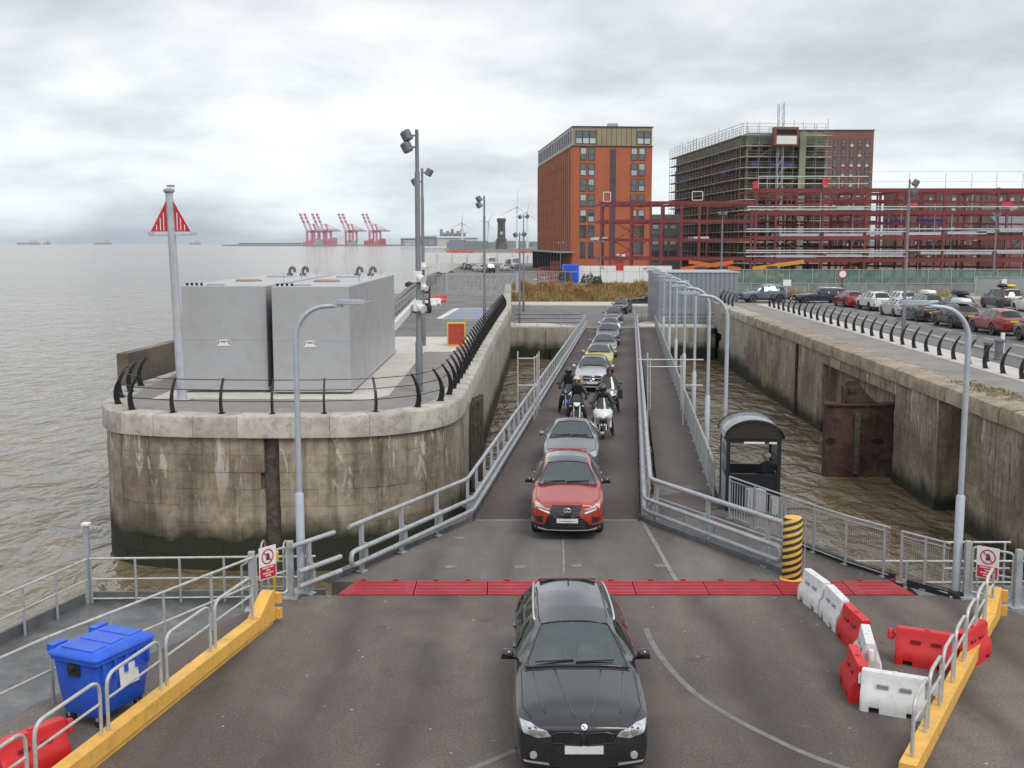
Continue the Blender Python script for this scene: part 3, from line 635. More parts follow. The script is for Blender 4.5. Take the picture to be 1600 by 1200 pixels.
# striped bollard
t_ = thing('striped_bollard', 'yellow and black spiral striped round bollard at the end of the barrier', 'bollard', (6.07, 23.62, 0))
m, t, b = newmat('spiral_stripes'); setin(b, Roughness=.5); oc = objc(t); sp = nd(t, 'ShaderNodeSeparateXYZ'); t.links.new(oc, sp.inputs[0])
a2 = nd(t, 'ShaderNodeMath', operation='ARCTAN2'); t.links.new(sp.outputs[1], a2.inputs[0]); t.links.new(sp.outputs[0], a2.inputs[1])
m1 = nd(t, 'ShaderNodeMath', operation='MULTIPLY_ADD'); m1.inputs[1].default_value = 3/(2*math.pi); t.links.new(a2.outputs[0], m1.inputs[0])
m0 = nd(t, 'ShaderNodeMath', operation='MULTIPLY'); m0.inputs[1].default_value = -6.6; t.links.new(sp.outputs[2], m0.inputs[0]); t.links.new(m0.outputs[0], m1.inputs[2])
fr_ = nd(t, 'ShaderNodeMath', operation='FRACT'); t.links.new(m1.outputs[0], fr_.inputs[0])
st_ = tramp(t, fr_.outputs[0], [(.0, 0.0), (.46, 0.0), (.5, 1.0)]); yn = tramp(t, tnoise(t, oc, 5, 5), [(.3, (.52, .33, .05)), (.7, (.68, .46, .10))])
t.links.new(tmix(t, st_, yn, (.035, .02, .015)), b.inputs['Base Color']); stripes = m
bm_ = MB(); bm_.lathe([(.20, .02), (.205, .05), (.205, 1.36), (.19, 1.38)], 24); part('drum', bm_, stripes, t_, True)
bm_ = MB(); bm_.lathe([(.19, 1.379), (.18, 1.395), (.05, 1.40)], 20); part('cap', bm_, yellow_beam, t_, True)
bm_ = MB(); bm_.lathe([(.26, 0), (.26, .03), (.21, .045)], 20); part('base_ring', bm_, yellow_beam, t_)
bm_ = MB(); bm_.tube([(.26, -.05, 0), (.26, -.05, 1.32)], .012, 6); part('stay_rod', bm_, galv, t_)

# street lamps: tapered column, swept arm, lantern with antenna-like spigot
def lamp(loc, label, face, height=5.95, group='lamps on the bridge and pontoon'):
    t = thing('lamp_post', label, 'lamp post', loc, 0, group); sx = face
    mb = MB(); mb.tube([(0, 0, 0), (0, 0, 2.1), (0, 0, 2.14)], [.09, .09, .062], 12); mb.box((0, 0, .02), (.36, .36, .04))
    arc = [(0, 0, 2.1), (0, 0, height-.85)]+[(sx*(.62-.62*math.cos(a)), 0, height-.85+.68*math.sin(a)) for a in [k*math.pi/2/8 for k in range(1, 9)]]+[(sx*.85, 0, height-.15)]
    mb2 = MB(); mb2.tube(arc, [.058]*2+[.056-.014*k/9 for k in range(9)], 10); part('column', mb, lamp_grey, t, True); part('arm', mb2, lamp_grey, t, True)
    mb = MB(); mb.box((sx*.88, 0, height-.13), (.18, .14, .1)); hp = [(-.05, -.09), (.1, -.13), (.42, -.12), (.52, -.05), (.52, .05), (.42, .12), (.1, .13), (-.05, .09)]
    mb.prism([(sx*(.9+x), y) for x, y in hp], height-.12, height-.04); l_ = part('lantern', mb, lamp_grey, t)
    mb = MB(); mb.prism([(sx*(.95+x*.8), y*.8) for x, y in hp], height-.135, height-.115); part('diffuser', mb, lens_m, l_)
    mb = MB(); mb.tube([(sx*1.4, 0, height-.08), (sx*1.78, 0, height-.05)], [.012, .004], 6); part('bird_spike', mb, galv, l_); return t
lamp((-4.4, 22.72, 0), 'grey curved-arm lamp post in front of the stone pier', 1, 6.15)
lamp((9.2, 22.5, 0), 'grey curved-arm lamp post beside the warning sign near the mesh fence', -1, 6.15)
pn = MB(); pn.box((0, 0, .03), (.5, .5, .06)); 
for i, Y_ in enumerate((31.9, 39, 47, 55.5, 65, 75.5, 88)):
    s = (Y_-WR0.y)/(WR1.y-WR0.y); q = WR0.lerp(WR1, s)+Vector((.22, 0, -.1))
    lamp(q, ['nearest lamp post on the walkway, rising behind the kiosk', 'second lamp post along the walkway from the kiosk', 'third lamp post along the walkway from the kiosk', 'fourth lamp post along the walkway from the kiosk',
             'fifth lamp post along the walkway from the kiosk', 'sixth lamp post along the walkway from the kiosk', 'last lamp post on the walkway, in front of the grey shed'][i], -1, 6.05, 'lamps along the walkway')

# kiosk
KX, KY, KR = 6.6, 30.6, R(-4)
t_ = thing('kiosk', 'black glazed attendant kiosk with a barrel roof beside the walkway', 'kiosk', (KX, KY, 0), KR)
kw, kd, kh = 1.46, 1.5, 2.0; kframe = mat('kiosk_black', (.014, .015, .017), .4, .1, .15, 3)
mb = MB()
for x in (-1, 1):
    for y in (-1, 1): mb.box((x*(kw/2-.05), y*(kd/2-.05), kh/2), (.1, .1, kh))
for y in (-1, 1): mb.box((0, y*(kd/2-.05), kh-.06), (kw-.2, .094, .12)); mb.box((0, y*(kd/2-.05), 1.0), (kw-.2, .09, .07))
for x in (-1, 1): mb.box((x*(kw/2-.05), 0, kh-.06), (.094, kd-.2, .12))
part('frame', mb, kframe, t_)
for y, n_h in ((-1, .97), (1, .97)): mb = MB(); mb.box((0, y*(kd/2-.06), n_h/2), (kw-.2, .04, n_h)); part('panel', mb, kframe, t_)
mb = MB(); mb.box((kw/2-.06, 0, .5), (.04, kd-.2, 1.0)); part('panel', mb, kframe, t_)
for y in (-1, 1): mb = MB(); mb.box((0, y*(kd/2-.06), 1.46), (kw-.2, .012, .86)); part('pane', mb, clear_glass, t_)
mb = MB(); mb.box((kw/2-.06, 0, 1.46), (.012, kd-.2, .86)); part('pane', mb, clear_glass, t_)
mb = MB(); mb.box((-kw/2+.05, 0, .97), (.05, kd-.24, 1.86)); dr = part('door', mb, lamp_grey, t_); mb = MB(); mb.box((-kw/2+.02, -.5, 1.0), (.05, .04, .16)); part('handle', mb, kframe, dr)
mb = MB(); mb.box((-kw/2+.045, 0, 1.35), (.07, kd-.7, .8)); part('door_pane', mb, clear_glass, dr)
mb = MB(); NR = 12
for k in range(NR):
    a0, a1 = math.pi*k/NR, math.pi*(k+1)/NR; rw = kw/2+.06
    q = [(-rw*math.cos(a), kh+.02+.50*math.sin(a)) for a in (a0, a1)]
    mb.add([(q[0][0], -kd/2-.08, q[0][1]), (q[1][0], -kd/2-.08, q[1][1]), (q[1][0], kd/2+.08, q[1][1]), (q[0][0], kd/2+.08, q[0][1]), (q[0][0], -kd/2-.08, q[0][1]-.03), (q[1][0], -kd/2-.08, q[1][1]-.03), (q[1][0], kd/2+.08, q[1][1]-.03), (q[0][0], kd/2+.08, q[0][1]-.03)], [(0, 1, 2, 3), (7, 6, 5, 4), (0, 4, 5, 1), (2, 6, 7, 3)])
part('barrel_roof', mb, mat('roof_sheet', (.32, .35, .36), .22, .2, .15, 2), t_, 'all')
for y in (-1, 1):
    mb = MB(); mb.plate([((kw/2+.03)*math.cos(math.pi*k/12), .47*math.sin(math.pi*k/12)) for k in range(13)], (0, y*(kd/2+.02), kh+.01), (1, 0, 0), (0, 0, 1), .03); part('roof_gable', mb, MT.get('gable_reflected_brown') or mat('gable_reflected_brown', (.032, .026, .024), .25), t_)  # faint brown of a reflection put into the gable's colour
    mb = MB(); mb.tube([((kw/2+.06)*math.cos(math.pi*k/16), y*(kd/2+.085), kh+.02+.5*math.sin(math.pi*k/16)) for k in range(17)], .025, 6); part('roof_rim', mb, kframe, t_, True)
mb = MB(); mb.box((0, 0, .03), (kw-.2, kd-.2, .05)); part('floor', mb, rubber, t_)
mb = MB(); mb.box((.0, -kd/2-.04, kh-.1), (.55, .03, .05)); mb.box((.5, -kd/2-.04, kh-.1), (.2, .03, .05)); part('light_strip', mb, white_plain, t_)
for i, (x, w_, h_) in enumerate(((-.1, .5, .62), (.38, .2, .42))):
    mb = MB(); mb.box((6.62+x, 29.35-.12*i, h_/2+.12), (w_, .24, h_)); mb.box((6.62+x, 29.22-.12*i, h_*.55), (w_*.7, .02, h_*.6)); solo('control_cabinet', mb, tank_grey, ['larger grey control box in front of the kiosk behind the bars', 'small pale control box right of the larger one at the kiosk'][i], 'control box')

# ------------------------------------------------------------------ yellow beams with hoop rails
def hoop_beam(label, a, b_, hoops, hl_, end):
    a, b_ = V3(a), V3(b_); t = thing('barrier_beam', label, 'beam barrier', a); d = (b_-a).normalized(); n = Vector((-d.y, d.x, 0)); Lb = (b_-a).length
    mb = MB(); mb.bar(a+Z3(.21), b_+Z3(.21), .23, .23); mb.bar(a+Z3(.04), b_+Z3(.04), .16, .08); wpart('beam', mb, yellow_beam, t)
    mb = MB(); mb.plate([(-.7, .08), (.0, .08), (.0, .66), (-.12, .66), (-.7, .34)], a, -d, (0, 0, 1), .24); mb.box(a+Z3(.2)-d*.06+n*.16, (.1, .12, .2), math.atan2(d.y, d.x)); mb.box(a+Z3(.5)-d*.06+n*.16, (.1, .12, .2), math.atan2(d.y, d.x))
    wpart('hinge_arm', mb, yellow_beam, t)
    if end: mb = MB(); mb.lathe([(.13, .0), (.13, .5), (.1, .55)], 14, b_+Z3(0)); wpart('end_roller', mb, yellow_beam, t, True)
    for s in hoops:
        p0, p1 = a+d*s, a+d*(s+hl_); mb = MB(); mb.tube(fillet([p0+Z3(.33), p0+Z3(1.15), p1+Z3(1.15), p1+Z3(.33)], .22, 5), .027, 8); h_ = wpart('hoop', mb, galv_pale, t, True)
        mb = MB(); mb.tube([p0+Z3(.8), p1+Z3(.8)], .02, 8); mb.mesh; o = link('hoop_rail', mb.mesh('hoop_rail', a), galv_pale, h_)
    return t
hoop_beam('ochre yellow beam with hoop handrails beside the blue bin', (-4.66, 20.8, 0), (-7.0, 9.3, 0), [.75+1.68*k for k in range(7)], 1.5, False)
hoop_beam('ochre yellow beam with hoop handrails beside the plastic barriers', (9.35, 21.0, 0), (5.3, 14.25, 0), [.35+1.06*k for k in range(7)], .9, False)
# deck-edge handrail and lower steel pontoon on the left
steel_deck = mat('wet_steel_deck', (.105, .112, .115), .38, .1, .3, .9, .2, 12, dirt=((.25, .23, .2), .5), world=True)
PZ = -.9
mb = MB(); mb.prism([(-9.75, 24.9), (-4.2, 25.1), (-4.25, 23.0), (-5.5, 21.2), (-7.65, 17), (-10.7, 9), (-13.5, 9), (-10.55, 21.8)], PZ-1.6, PZ); struct('steel_pontoon', mb, steel_deck)
mb = MB(); mb.prism([(9.5, 26.1), (17, 26.1), (17, 9), (16.1, 9), (14.1, 19.7), (10.5, 20.7), (9.5, 22.6)], PZ-1.6, PZ); struct('steel_pontoon_east', mb, steel_deck)
def pipe_rail(label, path, h, step, mids=(.5,), up=0.0, name='pipe_railing', m=galv_pale, r_=.026):
    path = [V3(q) for q in path]; t = thing(name, label, 'railing', path[0])
    mb = MB(); mb.tube(fillet([q+Z3(h) for q in path], .1), r_, 8); wpart('top_rail', mb, m, t, True)
    for k in mids: mb = MB(); mb.tube(fillet([q+Z3(k) for q in path], .1), r_*.85, 8); wpart('mid_rail', mb, m, t, True)
    pm = MB(); pm.tube([(0, 0, -up), (0, 0, h)], r_*1.15, 8); pe = pm.mesh('post', None, True); pe.materials.append(galv)
    for q, d in along(path, step, .02): inst('post', pe, t, q-t.location)
    return t
pipe_rail('pipe handrail on the deck edge behind the blue bin', [(-5.1, 21.55, 0), (-7.3, 17.0, 0), (-10.3, 9.2, 0)], 1.1, 1.25, (.55,))
pipe_rail('pipe railing on the far edge of the lower pontoon in front of the pier', [(-9.6, 24.75, PZ), (-4.5, 24.95, PZ)], 1.04, 1.0, (.56, .1))
pipe_rail('pipe railing on the river side of the lower pontoon', [(-9.65, 24.7, PZ), (-10.45, 21.8, PZ), (-13.3, 9.3, PZ)], 1.04, 1.05, (.56,))
pipe_rail('pale pipe railing at water level behind the right-hand mesh fence', [(7.7, 26.0, PZ), (16.9, 26.0, PZ)], .62, 1.7, (.1,))
pipe_rail('higher pale pipe railing behind the right-hand warning sign', [(10.3, 26.05, PZ), (11.9, 26.05, PZ)], 1.07, 1.45, (.43,))
pipe_rail('sloping pipe handrail outside the right-hand yellow beam', [(10.2, 21.9, 0), (13.5, 20.1, 0)], 1.05, 1.6, (.5,))
mb = MB(); mb.bar((-9.7, 24.8, PZ+.12), (-4.3, 25.0, PZ+.12), .08, .26); mb.bar((-9.75, 24.7, PZ+.12), (-10.55, 21.8, PZ+.12), .08, .26); mb.bar((-10.55, 21.8, PZ+.12), (-13.4, 9.2, PZ+.12), .08, .26)
mb.bar((-5.45, 21.2, PZ+.4), (-7.62, 17, PZ+.4), .06, .8); mb.bar((-7.62, 17, PZ+.4), (-10.65, 9, PZ+.4), .06, .8); struct('pontoon_bulwark', mb, steel_grey)
t_ = thing('corner_post', 'square steel post with a white cap at the corner of the lower pontoon', 'post', (-9.66, 24.8, PZ)); mb = MB(); mb.box((0, 0, .9), (.1, .1, 1.8)); part('shaft', mb, galv, t_); mb = MB(); mb.box((0, 0, 1.83), (.17, .17, .05)); part('cap', mb, white_plain, t_)
# ladder hoops and hose reel clutter by the left sign
t_ = thing('access_ladder', 'small hooped access ladder on the pontoon left of the warning sign', 'ladder', (-5.15, 23.4, PZ))
for x in (-.24, .24): mb = MB(); mb.tube(fillet([(x, 0, 0), (x, 0, 1.75), (x, .42, 1.75), (x, .5, 1.2)], .2, 5), .022, 8); part('stile', mb, galv, t_, True)
for k in range(5): mb = MB(); mb.tube([(-.24, 0, .25+k*.28), (.24, 0, .25+k*.28)], .014, 6); part('rung', mb, galv, t_)
pipe_rail('inclined stair handrail on the lower pontoon', [(-6.0, 24.1, PZ), (-5.3, 23.5, PZ+.55)], 1.05, .9, (.55,))
mb = MB(); mb.lathe([(.10, 0), (.10, .2), (.0, .24)], 10, (-5.0, 22.9, .62)); mb.box((-5.0, 22.9, .3), (.05, .05, .7)); solo('life_light', mb, plate_y, 'small yellow and red light on a stalk by the left gate', 'light')
for i, (x, y, h_) in enumerate(((-8.1, 15.9, .55),)):
    t_ = thing('mooring_winch', 'dark mooring fairlead with a rope on the lower pontoon beside the bin', 'winch', (x, y, PZ)); mb = MB(); mb.plate([(-.35, 0), (.35, 0), (.35, .9), (.1, 1.15), (-.35, .7)], (0, 0, 0), (.5, .86, 0), (0, 0, 1), .1); part('plate', mb, steel_grey, t_)
    mb = MB(); mb.tube([(-.9, -.3, .35), (.3, .1, .42)], .16, 10); part('drum', mb, black_iron, t_, True); mb = MB(); mb.tube(smooth([(-1.4, -.6, .3), (-.8, -.35, .55), (-.2, -.1, .6), (.4, .2, .3)], 4), .03, 6); part('rope', mb, mat('green_rope', (.02, .06, .055), .9), t_, True)
# gates with warning signs
def glyph_lines(): return None
def warning_gate(label, slabel, a, b_, sc_, sw=.44, sh=.66, zb=.32):
    a, b_ = V3(a), V3(b_); t = thing('side_gate', label, 'gate', a); d = (b_-a).normalized()
    for i, q in enumerate((a, b_)): mb = MB(); mb.bar(q, q+Z3(1.2), .12, .12); mb.box(q+Z3(.02), (.3, .3, .04)); wpart('post', mb, galv, t)
    mb = MB(); mb.tube(fillet([a+d*.1+Z3(.15), a+d*.1+Z3(1.1), b_-d*.1+Z3(1.1), b_-d*.1+Z3(.15), a+d*.1+Z3(.15)], .08, 3), .024, 8); mb.tube([a+d*.1+Z3(.6), b_-d*.1+Z3(.6)], .02, 8); wpart('leaf', mb, galv_pale, t, True)
    n = Vector((d.y, -d.x, 0))
    if n.y > 0: n = -n
    ex = Vector((-n.y, n.x, 0)); o = a.lerp(b_, sc_)+n*.06+Z3(zb); s_ = thing('warning_sign', slabel, 'sign', o, 0, 'warning signs on the gates')
    o0 = o
    def pl(name, poly, dz, m_): mb = MB(); mb.plate(poly, n*dz, ex, (0, 0, 1), .008); return part(name, mb, m_, s_)
    h = sw/2; pl('board', [(-h, 0), (h, 0), (h, sh), (-h, sh)], 0, sticker); pl('red_panel', [(-h+.02, .02), (h-.02, .02), (h-.02, sh*.4), (-h+.02, sh*.4)], .006, sign_red)
    cy, r0, r1 = sh*.69, .155, .13; mb = MB()
    for k in range(24):
        a0, a1 = 2*math.pi*k/24, 2*math.pi*(k+1)/24; mb.plate([(r1*math.cos(a0), cy+r1*math.sin(a0)), (r0*math.cos(a0), cy+r0*math.sin(a0)), (r0*math.cos(a1), cy+r0*math.sin(a1)), (r1*math.cos(a1), cy+r1*math.sin(a1))], n*.007, ex, (0, 0, 1), .006)
    mb.plate([(-.10, cy+.085), (-.085, cy+.10), (.10, cy-.085), (.085, cy-.10)], n*.013, ex, (0, 0, 1), .004); part('prohibition_ring', mb, sign_red, s_)
    mb = MB(); mb.plate([(-.04, cy-.07), (.045, cy-.07), (.055, cy+.0), (.02, cy+.02), (-.03, cy+.01)], n*.009, ex, (0, 0, 1), .006)
    for k in range(4): mb.plate([(-.032+k*.02, cy), (-.018+k*.02, cy), (-.02+k*.02, cy+.075-abs(k-1.4)*.012), (-.032+k*.02, cy+.07-abs(k-1.4)*.012)], n*.009, ex, (0, 0, 1), .0065)
    part('stop_hand', mb, sign_dark, s_)
    mb = MB()                                    # the lines of white lettering are too small to read in the photograph: short word-shaped strokes
    for k, words in enumerate(((.17, .10), (.09,), (.13, .12), (.15,))):
        x = -sum(words)/2-.01*(len(words)-1)
        for w_ in words:
            g = 0
            while g < w_-.01: mb.plate([(x+g, sh*.33-k*.055), (x+g+.013, sh*.33-k*.055), (x+g+.013, sh*.33-k*.055+.028), (x+g, sh*.33-k*.055+.028)], n*.011, ex, (0, 0, 1), .004); g += .019
            x += w_+.02
    part('lettering', mb, sticker, s_)
    return t
warning_gate('galvanised tube gate left of the lamp post carrying a warning sign', 'white and red no-entry hand sign on the left gate', (-5.15, 21.55, 0), (-4.55, 22.35, 0), .35, zb=.58)
warning_gate('galvanised tube gate right of the lamp post carrying a warning sign', 'white and red no-entry hand sign on the right gate', (9.35, 22.35, 0), (10.1, 21.7, 0), .42, zb=.5)

# ------------------------------------------------------------------ water-filled plastic barriers
def barrier_mesh():
    L, Hh = 1.0, .62; prof = [(-.20, .0), (-.205, .10), (-.19, .28), (-.115, .36), (-.095, .55), (-.075, .62), (.075, .62), (.095, .55), (.115, .36), (.19, .28), (.205, .10), (.20, .0)]
    mb = MB(); xs_ = [-.5, -.47, -.36, -.36, -.20, -.20, .20, .20, .36, .36, .47, .5]; n = len(prof); vs = []
    for i, x in enumerate(xs_):
        f = .86 if i in (0, len(xs_)-1) else 1.0; notch = i in (3, 4, 7, 8)
        for (y, z) in prof: vs.append((x*(1-.0*z), y*f, max(z, .085) if notch else z))
    fs = []
    for i in range(len(xs_)-1): fs += [(i*n+k, (i+1)*n+k, (i+1)*n+(k+1) % n, i*n+(k+1) % n) for k in range(n)]
    fs += [tuple(range(n)), tuple((len(xs_)-1)*n+k for k in range(n))[::-1]]
    mb.add(vs, fs); return mb.mesh('moulded_body', None, True)
bmesh_ = barrier_mesh(); bmesh_.materials.append(plastic_red)
mb = MB(); mb.box((.54, 0, .46), (.1, .07, .09)); mb.lathe([(.055, 0), (.055, .16), (.04, .18)], 10, (.6, 0, .38)); tong = mb.mesh('tongue', None, True); tong.materials.append(plastic_red)
mb = MB(); mb.box((-.52, 0, .46), (.06, .12, .14)); sock = mb.mesh('socket'); sock.materials.append(plastic_red)
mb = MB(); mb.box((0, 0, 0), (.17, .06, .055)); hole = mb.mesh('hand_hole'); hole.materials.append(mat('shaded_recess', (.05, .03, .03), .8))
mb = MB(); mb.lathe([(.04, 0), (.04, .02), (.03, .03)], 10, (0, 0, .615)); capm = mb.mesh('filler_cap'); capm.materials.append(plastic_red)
hole_r = mat('red_recess_shade', (.26, .012, .014), .6); hole_w = mat('white_recess_shade', (.30, .30, .31), .6)  # darker copies of the plastic: shade of the hand holes put into the colour
def barrier(a, b_, col, label):
    a, b_ = V3(a), V3(b_); c = (a+b_)/2; t = thing('plastic_barrier', label, 'barrier', (c.x, c.y, 0), math.atan2(b_.y-a.y, b_.x-a.x), 'water-filled plastic barriers on the deck')
    for nme, me in (('body', bmesh_), ('tongue', tong), ('socket', sock), ('filler_cap', capm)):
        o = inst(nme, me, t)
        if col is not plastic_red: o.material_slots[0].link = 'OBJECT'; o.material_slots[0].material = col
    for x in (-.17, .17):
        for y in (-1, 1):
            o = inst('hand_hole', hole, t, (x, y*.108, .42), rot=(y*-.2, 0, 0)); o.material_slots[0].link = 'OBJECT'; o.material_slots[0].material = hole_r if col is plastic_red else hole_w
    return t
for a, b_, c, l_ in (((6.07, 22.35), (6.2, 21.4), plastic_white, 'white plastic barrier farthest back, standing on the red plates by the bollard'),
    ((6.22, 21.25), (6.24, 20.3), plastic_white, 'second white plastic barrier in the row, just in front of the red plates'),
    ((6.23, 20.15), (6.28, 19.15), plastic_red, 'red plastic barrier between two white ones in the row'),
    ((6.2, 18.98), (5.98, 17.98), plastic_white, 'white plastic barrier between two red ones, turned end-on'),
    ((5.68, 17.98), (5.55, 17.0), plastic_red, 'red plastic barrier end-on next to the front white barrier'),
    ((5.5, 16.92), (6.42, 16.47), plastic_white, 'front white plastic barrier showing its broad side'),
    ((7.62, 18.42), (6.72, 18.88), plastic_red, 'red plastic barrier standing alone broadside right of the row'),
    ((7.66, 18.5), (8.36, 19.22), plastic_red, 'red plastic barrier partly behind the hoop rails of the right yellow beam'),
    ((-6.95, 14.2), (-6.3, 15.15), plastic_red, 'red plastic barrier behind the left yellow beam in front of the bin')):
    barrier((a[0], a[1], 0), (b_[0], b_[1], 0), c, l_)

# ------------------------------------------------------------------ blue wheeled bin
t_ = thing('wheeled_bin', 'large blue four-wheeled waste bin behind the yellow beam', 'bin', (-6.3, 16.6, 0), R(66)); t_.scale = (.93, .93, .95)
def loft(rings, cap=True):
    mb = MB(); n = len(rings[0]); vs = [q for r_ in rings for q in r_]; fs = []
    for i in range(len(rings)-1): fs += [(i*n+k, i*n+(k+1) % n, (i+1)*n+(k+1) % n, (i+1)*n+k) for k in range(n)]
    if cap: fs += [tuple(range(n))[::-1], tuple((len(rings)-1)*n+k for k in range(n))]
    return mb.add(vs, fs)
def rrect(hx, hy, z, r_=.08, k=3):
    q = []
    for cx, cy, a0 in ((hx-r_, hy-r_, 0), (-hx+r_, hy-r_, 90), (-hx+r_, -hy+r_, 180), (hx-r_, -hy+r_, 270)): q += [(cx+r_*math.cos(R(a0+90*j/k)), cy+r_*math.sin(R(a0+90*j/k)), z) for j in range(k+1)]
    return q
part('body', loft([rrect(.53, .36, .2), rrect(.55, .38, .24), rrect(.60, .44, .7), rrect(.63, .47, 1.08), rrect(.67, .51, 1.10), rrect(.67, .51, 1.16)]), plastic_blue, t_, True)
ld_ = part('lid', loft([rrect(.69, .53, 1.17), rrect(.69, .53, 1.20), rrect(.66, .50, 1.24), rrect(.55, .40, 1.29), rrect(.5, .36, 1.29)]), plastic_blue, t_, True)
for x in (-.42, 0, .42): mb = MB(); mb.box((x, 0, 1.285), (.3, .66, .03)); part('lid_rib', mb, plastic_blue, ld_)
for x in (-.6, .6): mb = MB(); mb.box((x*.75, .53, 1.24), (.3, .14, .12)); part('lid_hinge', mb, plastic_blue, ld_)
for x in (-.5, -.25, 0, .25, .5): mb = MB(); mb.box((x, -.49, .95), (.05, .05, .28)); part('rib', mb, plastic_blue, t_)
mb = MB(); mb.box((.08, -.462, .78), (.42, .012, .42), rx=R(-5)); part('label_sheet', mb, sticker, t_)
for x in (-1, 1): mb = MB(); mb.tube([(x*.62, 0, 1.02), (x*.74, 0, 1.02)], .05, 10); mb.box((x*.635, 0, .98), (.03, .24, .2)); part('trunnion', mb, rubber, t_)
for x in (-.45, .45):
    for y in (-.3, .3):
        mb = MB(); mb.lathe([(.085, -.03), (.1, -.02), (.1, .02), (.085, .03)], 14, (x, y, .1), Matrix.Rotation(math.pi/2, 4, 'Y')); wh = part('wheel', mb, rubber, t_, True); mb = MB(); mb.box((x, y, .17), (.1, .05, .1)); part('fork', mb, galv, wh)
# scaffold-tube frames standing over both sides of the bridge
def tube_frame(label, segs, r_=.028):
    pts_ = [V3(q) for s in segs for q in s]; b0 = min(pts_, key=lambda q: q.z); t = thing('tube_frame', label, 'tube frame', b0)
    for a, b_ in segs: mb = MB(); mb.tube([a, b_], r_, 8); wpart('tube', mb, galv_pale, t, True)
    return t
Yl = 45.5
q = lambda x, y, Y_: aty(x, y, Y_)
tube_frame('upright scaffold tube frame leaning out beside the left bridge barrier', [(q(809, 665, Yl), q(809, 549, Yl)), (q(835, 655, Yl), q(835, 556, Yl)), (q(842, 640, Yl+2), q(842, 549, Yl+2)), (q(839, 650, Yl+1), q(839, 553, Yl+1)), (q(809, 560, Yl), q(835, 560, Yl)), (q(809, 602, Yl), q(835, 602, Yl)), (q(835, 560, Yl), q(842, 556, Yl+2)), (q(835, 605, Yl), q(842, 600, Yl+2))])
Yr = 50
tube_frame('scaffold tube portal crossing over the walkway', [(q(1012, 680, Yr-5), q(1012, 551, Yr-5)), (q(1016, 640, Yr-3), q(1016, 560, Yr-3)), (q(1067, 690, Yr-5), q(1067, 552, Yr-5)), (q(1064, 640, Yr-3), q(1064, 556, Yr-3)), (q(996, 562, Yr-5), q(1099, 562, Yr-5)), (q(1012, 573, Yr-5), q(1066, 573, Yr-5)), (q(1067, 602, Yr-5), q(1098, 602, Yr-5))])
